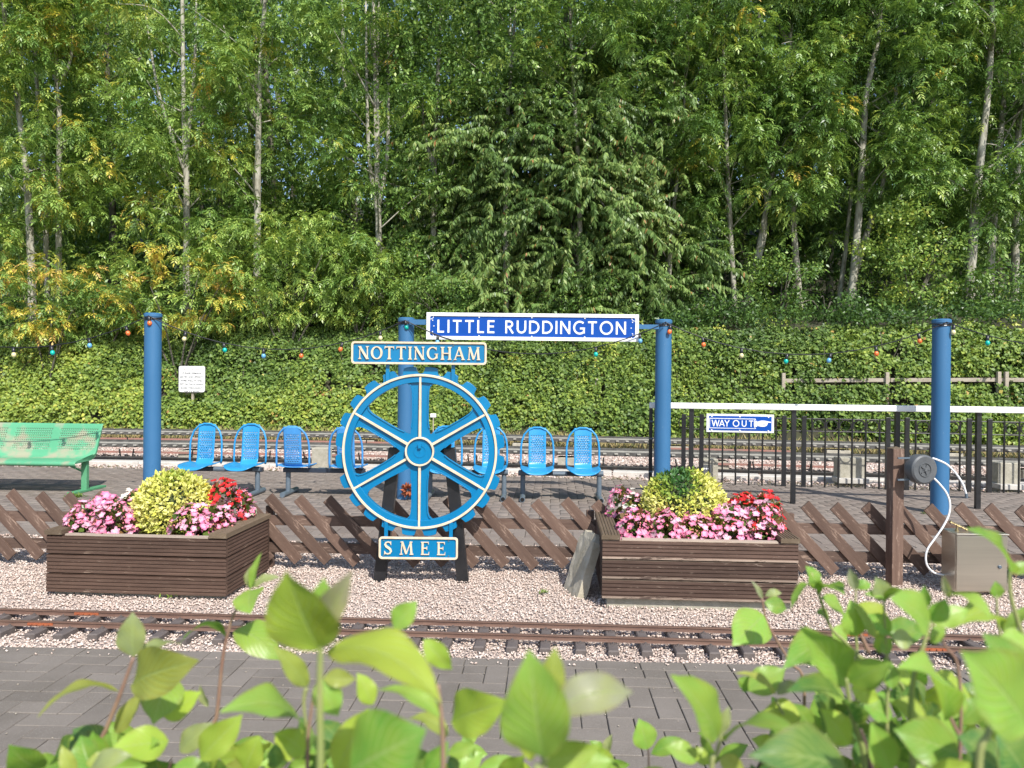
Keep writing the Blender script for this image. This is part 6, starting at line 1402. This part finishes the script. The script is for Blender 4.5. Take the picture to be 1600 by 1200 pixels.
def begonia(label, cx, cy, cz, rx, rz_, mix, nfl, seed, size=0.0295, nleaf=90, nbud=60):
    t = thing('begonia_plant', label, 'begonia', (cx, cy, cz), group='bedding begonias in the flower boxes'); r = np.random.default_rng(seed)
    a = r.uniform(0, 2 * PI, nleaf); e = r.uniform(0, 1, nleaf); q = np.sqrt(1 - e * e) * r.uniform(.5, .97, nleaf); c = np.stack([np.cos(a) * q * rx, np.sin(a) * q * rx, e * rz_ * .92], 1)
    d = unit(c / np.array([rx, rx, rz_]) + r.normal(0, .5, (nleaf, 3))); nn = unit(np.array([0, -.2, .8]) + r.normal(0, .4, (nleaf, 3))); nn = unit(nn - d * (nn * d).sum(1, keepdims=True))
    obj('leaves', quads_mesh('leaves', leafquads(c, d, nn, r.uniform(.04, .07, nleaf), r.uniform(.035, .055, nleaf)), M_BEGLEAF, r.uniform(0, 1, nleaf)), t)['kind'] = 'stuff'
    a = r.uniform(0, 2 * PI, nbud); e = r.uniform(0.05, 1, nbud); q = np.sqrt(np.clip(1 - e * e * .9, 0.02, 1)); pos = np.stack([np.cos(a) * q * rx, np.sin(a) * q * rx, e * rz_], 1)
    obj('buds', inst_mesh('buds', stones, cubef, (r.integers(0, 14, nbud), rand_rot(nbud) * 0.0085, pos), M_BUD), t)['kind'] = 'stuff'
    k = 0; pts = []
    while len(pts) < nfl and k < 4000:
        k += 1; a = r.uniform(0, 2 * PI); e = r.uniform(0.0, 1); q = math.sqrt(max(0, 1 - e * e)); p = Vector((math.cos(a) * q * rx * 1.03, math.sin(a) * q * rx * 1.03, e * rz_ * 1.06 + r.normal(0, .012)))
        if a < PI and e < 0.55 and r.random() < .7: continue
        if any((p - o_).length < size * 1.12 for o_ in pts): continue
        pts.append(p)
    for p in pts:
        kk = mix[int(r.integers(len(mix)))]; f = obj('flower', BLS[kk][int(r.integers(4))], t, p); nrm = Vector((p.x / rx, p.y / rx - .25, p.z / rz_ + .3)).normalized(); nrm = (nrm + Vector(r.normal(0, .25, 3))).normalized()
        s_ = size * r.uniform(.75, 1.15); f.scale = (s_, s_, s_); ro = nrm.to_track_quat('Z', 'Y').to_euler(); ro.rotate_axis('Z', r.uniform(0, 6)); f.rotation_euler = ro
    return t
def bg_(label, u, v, Y, rpx, hpx, mix, nfl, seed, **k):
    nfl = int(nfl * 1.75); Y += 0.075; c = P(u, v, Y); zb = (ZT1 if u < 800 else ZT2) - 0.05; hh_ = max(0.10, c.z + hpx * Y / F - zb); return begonia(label, c.x, Y, zb, rpx * Y / F, hh_, mix, nfl, seed, **k)
bg_('pink begonia at the left front corner of the left flower box', 133, 806, 5.42, 30, 18, 'pplp', 30, 1)
bg_('pink begonia next along the front of the left box', 178, 806, 5.40, 32, 20, 'ppll', 32, 2)
bg_('pink begonia at the left back of the left box', 165, 798, 5.68, 36, 22, 'pplp', 26, 3)
bg_('pale pink and white begonia against the golden bush, left box', 207, 795, 5.62, 26, 26, 'plpw', 20, 4)
bg_('pink begonia right of the golden bush at the front of left box', 300, 810, 5.36, 33, 20, 'ppll', 32, 5)
bg_('pink begonia by the right front cap board of the left box', 338, 812, 5.42, 30, 18, 'ppll', 28, 6)
bg_('scarlet begonia behind the pink ones in the left box', 350, 776, 5.66, 32, 26, 'rrrr', 36, 7)
bg_('pink begonia at the right back corner of the left box', 374, 788, 5.74, 24, 22, 'ppll', 20, 8)
bg_('pink begonia at the left back corner of the right box', 972, 778, 5.80, 26, 14, 'pppl', 20, 9)
bg_('white begonia tucked at the left side of the right box', 990, 792, 5.56, 24, 18, 'wwwl', 22, 10, size=0.024)
bg_('pink begonia at the left front corner of the right box', 993, 820, 5.24, 31, 20, 'pppl', 30, 11)
bg_('deep pink begonia second along the front of the right box', 1040, 822, 5.22, 32, 20, 'pplp', 32, 12)
bg_('pink begonia below the golden bush in the right box', 1090, 824, 5.21, 32, 18, 'pplp', 32, 13)
bg_('pale pink begonia fourth along the front of the right box', 1138, 818, 5.22, 34, 26, 'lllp', 34, 14)
bg_('pale pink begonia at the right front corner of the right box', 1190, 818, 5.23, 32, 30, 'lllp', 34, 15)
bg_('scarlet begonia right of the golden bush in the right box', 1160, 795, 5.62, 30, 22, 'rrrr', 30, 16)
bg_('scarlet begonia at the right back corner of the right box', 1198, 796, 5.60, 27, 26, 'rrrr', 28, 17)
def golden(label, u0, u1, vtop, Y, zb, seed, green):
    cx_ = PX((u0 + u1) / 2, Y); rx = (u1 - u0) / 2 * Y / F; zt = P((u0 + u1) / 2, vtop, Y).z; rz_ = (zt - zb) * 0.56; cz = zt - rz_
    t = thing('golden_bush', label, 'bush', (cx_, Y, zb), group='golden variegated bushes in the flower boxes'); r = np.random.default_rng(seed); n = 5200
    v = unit(r.normal(0, 1, (n, 3))); v[:, 1] *= np.where(v[:, 1] > 0, .9, 1); bump_ = 1 + .05 * smooth_noise(v[:, 0] * 3, v[:, 2] * 3 + v[:, 1], seed, 2.2) + .03 * smooth_noise(v[:, 0] * 3, v[:, 2] * 3, seed + 1, 7)
    rad = np.where(r.random(n) < .07, r.uniform(1.0, 1.10, n), r.uniform(.84, 1.02, n)) * bump_; c = v * rad[:, None] * np.array([rx, rx * .95, rz_]) + np.array([0, 0, cz - zb]); k = c[:, 2] > 0.0; c, v = c[k], v[k]; n = len(c)
    d = unit(v * .8 + r.normal(0, .6, (n, 3)) + np.array([0, 0, .25])); nn = unit(v + np.array([0, -.1, .5]) + r.normal(0, .45, (n, 3))); nn = unit(nn - d * (nn * d).sum(1, keepdims=True)); L = r.uniform(.024, .040, n)
    T = .66 + r.normal(0, .11, n) + .12 * smooth_noise(v[:, 0] * 3, v[:, 2] * 3, seed + 5, 2.5)
    for (gx, gz, gr, am) in green: T -= am * np.exp(-((v[:, 0] - gx) ** 2 + (v[:, 2] - gz) ** 2) / gr ** 2)
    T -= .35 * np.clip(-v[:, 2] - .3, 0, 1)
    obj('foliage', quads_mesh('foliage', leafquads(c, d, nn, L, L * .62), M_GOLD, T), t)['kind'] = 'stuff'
    mb = MB(); 
    for q in range(9): a = q * .7; mb.tube([(0.02 * math.cos(a), 0.02 * math.sin(a), 0), (rx * .5 * math.cos(a), rx * .5 * math.sin(a), (cz - zb)), (rx * .8 * math.cos(a), rx * .8 * math.sin(a), (cz - zb) + rz_ * .4)], .006, 4)
    mb.build('stems', M_TWIG, t)['kind'] = 'stuff'
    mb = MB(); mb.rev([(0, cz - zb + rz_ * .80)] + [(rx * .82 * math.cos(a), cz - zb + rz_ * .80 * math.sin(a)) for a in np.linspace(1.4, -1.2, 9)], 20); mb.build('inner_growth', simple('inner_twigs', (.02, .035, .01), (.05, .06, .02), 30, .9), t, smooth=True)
golden('golden variegated bush mounded in the left flower box', 217, 333, 739, 5.66, ZT1 - .05, 3, [(.05, .95, .25, .3)])
golden('golden variegated bush with a dark green patch in the right flower box', 1005, 1134, 736, 5.56, ZT2 - .05, 4, [(-.30, .70, .42, .62), (-.05, .95, .3, .45)])
# ------------------------------------------------------------------ dogwood shrubs close to the camera
def dog_leaf_mesh(seed, arch, fold, twist=0.0):
    r = random.Random(seed); nu, nv = 14, 8; vs = []; uv = []
    for i in range(nu + 1):
        t = i / nu; w = 0.5 * (max(0.012, math.sin(PI * t ** 0.86)) ** 0.86) * (0.97 - 0.06 * t)
        if t > .84: w *= 1 - (t - .84) * 2.6
        for j in range(nv + 1):
            s = j / nv * 2 - 1; y = s * w; z = arch * 4 * t * (1 - t) * (1 - .15 * t) - arch * 1.1 * max(0, t - .55) ** 1.5 + fold * abs(s) ** 1.3 * w * 2
            z += 0.020 * math.sin(t * 15 + seed + (0 if s < 0 else 1.5)) * abs(s) ** 1.5 + 0.007 * math.sin((t - abs(s) * .42 * .5) * 53) * abs(s) * (1 - abs(s)) * 3
            a = twist * t; vs.append((t, y * math.cos(a) - z * math.sin(a), y * math.sin(a) + z * math.cos(a))); uv.append((t, s))
    fs = [(i * (nv + 1) + j, (i + 1) * (nv + 1) + j, (i + 1) * (nv + 1) + j + 1, i * (nv + 1) + j + 1) for i in range(nu) for j in range(nv)]
    me = bpy.data.meshes.new('leaf'); me.from_pydata(vs, [], fs); me.materials.append(M_DOG); l = me.uv_layers.new(name='UVMap')
    for p in me.polygons:
        p.use_smooth = True
        for li in p.loop_indices: l.data[li].uv = uv[me.loops[li].vertex_index]
    me.update(); return me
DL = {}
for key, (ar, fo) in {'f': (0.07, 0.05), 'a': (0.17, 0.045), 'b': (0.24, 0.04), 'c': (0.05, 0.12)}.items():
    DL[key] = [dog_leaf_mesh(s, ar * (.85 + .15 * s), fo, (-.25, .2, .45)[s]) for s in range(3)]
HUE = {'y': (0.42, 0.58, 0.07), 'g': (0.30, 0.52, 0.085), 'm': (0.17, 0.38, 0.050), 'd': (0.055, 0.19, 0.045), 'p': (0.36, 0.42, 0.20), 'r': (0.38, 0.43, 0.09), 's': (0.34, 0.33, 0.24)}
rL = random.Random(5)
CAMP = Vector((0, 0, H))
def add_leaf(par, b, t, wpx, hue='g', shape='f', dep=0.5, dep2=None, flip=0):
    """b, t: base and tip directions (photo pixels); dep: distance of the base, dep2: of the tip"""
    dep2 = dep if dep2 is None else dep2; A = P(b[0], b[1], dep); B = P(t[0], t[1], dep2); d = B - A; L = d.length; d.normalize()
    face = {'f': Vector((0.1, -0.85, 0.5)), 'c': Vector((-0.2, -0.85, 0.4)), 'a': Vector((0.05, -0.5, 0.85)), 'b': Vector((0, -0.22, 0.97))}[shape] + Vector((rL.gauss(0, .12), 0, rL.gauss(0, .1)))
    n = face - d * face.dot(d); n.normalize(); s = n.cross(d); view = (A - CAMP).normalized(); vis = max(0.62, abs(n.dot(view))); Wd = 0.95 * wpx / F * dep / vis
    me = DL[shape][rL.randrange(3)]; o = obj('leaf', me, par); M4 = Matrix.Identity(4)
    k = -1 if flip else 1
    for i in range(3): M4[i][0] = d[i] * L; M4[i][1] = s[i] * Wd * 1.05 * k; M4[i][2] = n[i] * L * 0.9
    M4.translation = A - par.location; o.matrix_local = M4
    h = HUE[hue]; j = rL.uniform(.85, 1.15); o.color = (min(1, h[0] * j * rL.uniform(.92, 1.1)), min(1, h[1] * j), h[2] * j, 1); return o
M_STEMG = simple('green_stem', (0.22, 0.27, 0.08), (0.30, 0.30, 0.12), 30, .5); M_STEMR = simple('red_brown_stem', (0.22, 0.12, 0.09), (0.30, 0.20, 0.13), 30, .55); M_STEMD = simple('dark_stem', (0.07, 0.045, 0.035), (0.12, 0.08, 0.05), 30, .7)
def add_stem(par, pts, rad, mat, dep, root=True):
    """pts: photo pixels from the lowest seen to the tip; the stem goes on down to the soil"""
    q = [P(p[0], p[1], p[2] if len(p) > 2 else dep) for p in pts]
    if root: a = q[0]; q = [Vector((a.x * 1.0 + rL.uniform(-.05, .05), a.y + rL.uniform(-.02, .10), -0.01)), Vector((a.x + rL.uniform(-.02, .02), a.y + .03, a.z * .5)), a - Vector((0, 0, .10))] + q
    c = bez([v - par.location for v in q], 5); n = len(c); mb = MB(); mb.tube(c, [rad * (1.35 - .75 * i / (n - 1)) for i in range(n)], 7); return mb.build('stem', mat, par, smooth=True)
def shrub(label, u, dep):
    g = P(u, 1100, dep); return thing('dogwood_shrub', label, 'shrub', (g.x, dep + .03, 0), group='dogwood shrubs in front of the camera')
A_ = shrub('leafy young dogwood shrub rising before the paving, left of the wheel', 200, .66)
B_ = shrub('dogwood shrub with largest blurred bright leaves, growing below the wheel', 600, .48)
C_ = shrub('dense dogwood shrub growing in front of the steel cabinet and brown post', 1400, .62)
# --- left shrub
add_stem(A_, [(146, 1195), (165, 1140), (187, 1085), (208, 1027)], .0022, M_STEMR, .62)
for a in (((208, 1027), (206, 957), 38, 'p', 'c', .62), ((212, 1022), (284, 1006), 16, 'p', 'a', .62, .66), ((206, 1070), (305, 1032), 48, 'r', 'f', .60, .56), ((184, 1082), (58, 1112), 30, 'r', 'b', .62, .58), ((262, 1058), (238, 1132), 50, 'g', 'f', .64, .60),
          ((256, 1122), (314, 1082), 36, 'y', 'f', .63), ((262, 1160), (172, 1172), 52, 'y', 'f', .60, .57), ((172, 1172), (112, 1140), 46, 'd', 'f', .66), ((180, 1146), (224, 1082), 26, 'r', 'f', .64), ((312, 1188), (377, 1118), 42, 'y', 'f', .55), ((140, 1204), (205, 1180), 24, 'p', 'a', .52),
          ((112, 1215), (95, 1165), 24, 'r', 'a', .55), ((280, 1175), (330, 1130), 30, 'p', 'f', .62), ((270, 1200), (330, 1205), 34, 'm', 'f', .58), ((250, 1205), (200, 1215), 40, 'd', 'f', .60), ((325, 1105), (312, 1070), 14, 'p', 'c', .7), ((105, 1170), (130, 1150), 14, 'y', 'f', .66)): add_leaf(A_, *a)
add_stem(A_, [(330, 1150), (338, 1118), (346, 1040), (353, 1000), (365, 960), (389, 922)], .0020, M_STEMR, .74)
for a in (((352, 996), (281, 998), 22, 'm', 'b', .74, .70), ((366, 985), (440, 1030), 40, 'g', 'a', .74, .72), ((392, 920), (409, 862), 15, 'g', 'c', .74), ((391, 922), (390, 958), 32, 'g', 'f', .74, .70), ((393, 918), (438, 902), 18, 'p', 'a', .74), ((390, 920), (398, 880), 20, 'p', 'c', .75)): add_leaf(A_, *a)
# --- centre shrub, close and out of focus
add_stem(B_, [(500, 1200), (499, 1100), (500, 1030), (504, 972)], .0021, M_STEMG, .38)
for a in (((498, 1015), (447, 893), 88, 'y', 'c', .38, .36), ((500, 1000), (548, 893), 30, 's', 'c', .38, .37), ((497, 1010), (505, 905), 50, 'g', 'f', .40, .39), ((512, 1018), (692, 1092), 74, 'y', 'b', .40, .37), ((480, 1072), (428, 1010), 28, 'r', 'f', .52, .50), ((615, 982), (651, 940), 34, 'g', 'c', .50),
          ((662, 1000), (706, 1048), 36, 'y', 'f', .50), ((505, 1060), (556, 1062), 28, 'r', 'f', .46), ((498, 1062), (528, 1120), 48, 'g', 'f', .46), ((548, 1205), (664, 1142), 112, 'm', 'f', .35, .34), ((690, 1120), (590, 1074), 38, 'g', 'a', .46), ((706, 1128), (790, 1096), 46, 'y', 'f', .50, .47), ((582, 1102), (558, 1052), 34, 'y', 'f', .52),
          ((475, 1145), (350, 1104), 52, 'g', 'b', .50, .46), ((525, 1205), (575, 1108), 52, 'y', 'f', .48), ((478, 1180), (470, 1120), 30, 'd', 'f', .55), ((640, 1160), (600, 1200), 40, 'y', 'f', .5), ((700, 1150), (640, 1120), 36, 'r', 'a', .52), ((455, 1190), (430, 1145), 26, 'y', 'f', .55), ((420, 1200), (470, 1150), 34, 'd', 'f', .6), ((700, 1180), (745, 1165), 26, 'g', 'f', .55), ((665, 1205), (700, 1160), 30, 'm', 'f', .5)): add_leaf(B_, *a)
add_stem(B_, [(692, 1200), (690, 1130), (684, 1070)], .0018, M_STEMR, .46); add_stem(B_, [(480, 1200), (481, 1150), (490, 1080)], .0016, M_STEMR, .52); add_stem(B_, [(478, 1075), (474, 1100), (480, 1150)], .0012, M_STEMG, .52, False)
add_stem(B_, [(838, 1230), (846, 1205), (851, 1188)], .0022, M_STEMG, .355); add_stem(B_, [(851, 1190, .362), (856, 1140, .368), (862, 1100, .37)], .0014, M_STEMG, .365, False)
for a in (((850, 1185), (826, 1018), 84, 'g', 'c', .35, .34), ((856, 1118), (990, 1078), 52, 's', 'a', .35, .36), ((852, 1105), (868, 1012), 46, 'r', 'c', .37), ((850, 1195), (938, 1168), 50, 'y', 'f', .40), ((830, 1190), (812, 1100), 30, 'y', 'f', .42), ((880, 1205), (960, 1190), 46, 'g', 'f', .42)): add_leaf(B_, *a)
add_stem(B_, [(720, 1200), (722, 1165), (736, 1145)], .0012, M_STEMD, .9)
for a in (((724, 1165), (747, 1138), 20, 'g', 'f', .9), ((722, 1175), (762, 1180), 26, 'g', 'f', .9), ((722, 1172), (708, 1172), 12, 'g', 'f', .9)): add_leaf(B_, *a)
add_stem(B_, [(945, 1200), (945, 1178)], .0012, M_STEMD, .85)
for a in (((945, 1180), (957, 1148), 15, 'p', 'c', .85), ((944, 1180), (922, 1158), 12, 'm', 'a', .85), ((945, 1198), (985, 1196), 18, 'm', 'f', .8)): add_leaf(B_, *a)
# --- right shrub
add_stem(C_, [(1112, 1210), (1120, 1180), (1128, 1150)], .0020, M_STEMG, .50); add_stem(C_, [(1252, 1175), (1235, 1140), (1212, 1092)], .0020, M_STEMG, .60)
for a in (((1121, 1152), (1054, 1056), 50, 'g', 'f', .50, .46), ((1134, 1160), (1252, 1148), 54, 'g', 'b', .50, .46), ((1110, 1192), (1072, 1172), 24, 'y', 'f', .52), ((1124, 1188), (1164, 1202), 30, 'r', 'f', .52), ((1122, 1150), (1140, 1105), 22, 'p', 'f', .52), ((1012, 1172), (999, 1124), 38, 'g', 'f', .74), ((1018, 1180), (1078, 1160), 26, 'm', 'a', .74), ((1090, 1190), (1040, 1168), 28, 'g', 'a', .6),
          ((1170, 1080), (1228, 1046), 46, 'g', 'f', .66), ((1212, 1086), (1152, 1050), 17, 'r', 'a', .60), ((1214, 1086), (1248, 1066), 17, 's', 'a', .60), ((1172, 1058), (1162, 1082), 30, 'm', 'f', .67)): add_leaf(C_, *a)
add_stem(C_, [(1256, 1068), (1235, 1035), (1200, 975), (1191, 935)], .0017, M_STEMR, .80); add_stem(C_, [(1014, 1205), (1013, 1170)], .0012, M_STEMD, .74)
for a in (((1193, 962), (1146, 1008), 44, 'g', 'f', .80, .76), ((1192, 936), (1174, 907), 10, 's', 'c', .80), ((1195, 942), (1230, 952), 24, 'm', 'f', .80), ((1196, 932), (1222, 926), 10, 'p', 'a', .82)): add_leaf(C_, *a)
add_stem(C_, [(1420, 1090), (1341, 1025), (1320, 1002), (1298, 980), (1281, 932), (1268, 895)], .0018, M_STEMG, .70); add_stem(C_, [(1358, 1020), (1340, 980), (1325, 955)], .0016, M_STEMR, .72, False)
for a in (((1281, 928), (1236, 944), 19, 'g', 'b', .70, .66), ((1284, 934), (1323, 966), 28, 'g', 'a', .70), ((1277, 920), (1260, 884), 26, 'm', 'f', .70), ((1279, 922), (1320, 926), 24, 'm', 'a', .70, .66), ((1296, 970), (1276, 956), 20, 'm', 'a', .72), ((1300, 985), (1325, 1000), 28, 'g', 'f', .72),
          ((1322, 1066), (1252, 980), 38, 'g', 'c', .54, .50), ((1296, 1008), (1228, 1040), 40, 'm', 'a', .60, .55), ((1285, 1030), (1245, 1036), 22, 'g', 'f', .62), ((1326, 1066), (1394, 1036), 42, 'g', 'f', .52, .50), ((1320, 1060), (1300, 1010), 40, 'm', 'f', .62), ((1330, 1075), (1375, 1095), 28, 'y', 'f', .56)): add_leaf(C_, *a)
add_stem(C_, [(1352, 1205), (1342, 1150), (1330, 1110), (1323, 1060)], .0022, M_STEMG, .52); add_stem(C_, [(1362, 1205), (1355, 1170), (1345, 1140)], .0026, M_STEMD, .58)
for a in (((1338, 995), (1330, 938), 48, 'g', 'f', .62), ((1388, 990), (1335, 945), 46, 'y', 'f', .62), ((1382, 985), (1446, 990), 40, 'm', 'f', .62), ((1392, 990), (1358, 960), 28, 'm', 'c', .60), ((1378, 1000), (1392, 1022), 24, 'm', 'f', .60), ((1395, 998), (1428, 1002), 28, 'p', 'f', .58), ((1376, 990), (1376, 1022), 20, 'g', 'f', .60)): add_leaf(C_, *a)
add_stem(C_, [(1425, 1098), (1438, 1030), (1455, 972)], .0021, M_STEMG, .50); add_stem(C_, [(1388, 1060), (1384, 1000), (1382, 940)], .0015, M_STEMG, .60); add_stem(C_, [(1500, 1060), (1478, 1010), (1458, 975)], .0013, M_STEMR, .56)
for a in (((1453, 976), (1394, 934), 44, 'g', 'f', .50, .48), ((1456, 972), (1480, 936), 34, 'm', 'f', .50), ((1458, 974), (1515, 952), 34, 'g', 'f', .52), ((1484, 936), (1474, 898), 12, 's', 'c', .50), ((1482, 930), (1550, 964), 28, 'g', 'b', .50, .47), ((1447, 950), (1445, 915), 18, 'm', 'c', .52), ((1383, 940), (1369, 902), 30, 'p', 'c', .60), ((1384, 937), (1442, 934), 26, 'm', 'b', .60, .57), ((1384, 935), (1352, 928), 10, 'g', 'a', .6),
          ((1337, 922), (1328, 888), 17, 's', 'c', .66), ((1338, 920), (1362, 912), 16, 'm', 'a', .66), ((1458, 980), (1470, 1005), 26, 'g', 'f', .54)): add_leaf(C_, *a)
add_stem(C_, [(1338, 985), (1337, 950), (1338, 918)], .0012, M_STEMG, .66)
add_stem(C_, [(1606, 1030), (1592, 975), (1580, 930), (1578, 888)], .0019, M_STEMG, .55); add_stem(C_, [(1564, 1010), (1560, 975), (1558, 930)], .0013, M_STEMG, .60)
for a in (((1578, 892), (1518, 824), 34, 'm', 'f', .55, .50), ((1582, 895), (1610, 880), 20, 'g', 'f', .55), ((1558, 935), (1556, 908), 20, 'm', 'c', .60), ((1568, 988), (1494, 972), 26, 'y', 'b', .58, .54), ((1570, 990), (1618, 945), 22, 'g', 'a', .56), ((1565, 995), (1615, 1010), 30, 'g', 'f', .50), ((1600, 1090), (1540, 990), 60, 'm', 'f', .40), ((1605, 1135), (1508, 1018), 84, 'g', 'f', .36, .34), ((1600, 1120), (1630, 1060), 60, 'g', 'f', .38)): add_leaf(C_, *a)
add_stem(C_, [(1530, 1205), (1545, 1150), (1560, 1110)], .0024, M_STEMG, .40); add_stem(C_, [(1530, 1200), (1500, 1150), (1480, 1110)], .0018, M_STEMR, .52)
for a in (((1478, 1128), (1412, 1034), 44, 'g', 'b', .50, .46), ((1455, 1060), (1520, 1092), 38, 'y', 'f', .60), ((1450, 1130), (1393, 1098), 30, 'y', 'a', .52), ((1335, 1130), (1238, 1072), 52, 'd', 'a', .52, .48), ((1328, 1165), (1284, 1108), 40, 'y', 'f', .54), ((1425, 1065), (1395, 1050), 22, 'y', 'f', .6), ((1500, 1180), (1398, 1140), 62, 'm', 'f', .48), ((1392, 1205), (1362, 1130), 44, 'g', 'c', .50), ((1330, 1215), (1176, 1178), 66, 'd', 'a', .42, .40),
          ((1395, 1120), (1345, 1100), 36, 'm', 'f', .60), ((1500, 1130), (1545, 1090), 36, 'm', 'f', .56), ((1480, 1120), (1510, 1085), 28, 'g', 'f', .56), ((1560, 1205), (1500, 1150), 56, 'd', 'f', .46), ((1600, 1205), (1560, 1150), 60, 'd', 'f', .44), ((1450, 1215), (1520, 1195), 40, 'y', 'f', .40), ((1300, 1180), (1270, 1140), 30, 'd', 'f', .62), ((1270, 1140), (1240, 1100), 26, 'm', 'f', .64)): add_leaf(C_, *a)
# filler leaves low in the shrubs
rF = random.Random(31)
def filler(par, u0, u1, vt, n, d0, d1, hues):
    for k in range(n):
        u = rF.uniform(u0, u1); v = rF.uniform(vt(u), 1290); a = rF.uniform(0, 2 * PI); l = rF.uniform(38, 80); dp = rF.uniform(d0, d1); add_leaf(par, (u, v), (u + math.cos(a) * l, v - abs(math.sin(a)) * l * .8), l * rF.uniform(.45, .62), rF.choice(hues), rF.choice('ffac'), dp, dp * rF.uniform(.93, 1.03))
filler(A_, 60, 420, lambda u: 1178 + 12 * math.sin(u / 40), 55, .55, .8, 'gmdyrg')
filler(B_, 430, 760, lambda u: 1165 + 20 * math.sin(u / 50), 55, .50, .8, 'gmdyg')
filler(B_, 760, 1060, lambda u: 1212, 22, .50, .75, 'gmy')
filler(C_, 1060, 1240, lambda u: 1196 - (u - 1060) * .15, 30, .55, .8, 'gmdy')
filler(C_, 1220, 1620, lambda u: 1100 + 25 * math.sin(u / 60), 105, .58, .85, 'gmddyg')
for u, d_ in ((100, .7), (260, .65), (400, .7), (560, .6), (640, .7), (900, .6), (1180, .65), (1290, .7), (1440, .72), (1560, .7)): add_stem((A_ if u < 420 else B_ if u < 1000 else C_), [(u, 1235), (u + rF.uniform(-15, 15), 1190)], .002, M_STEMD, d_)
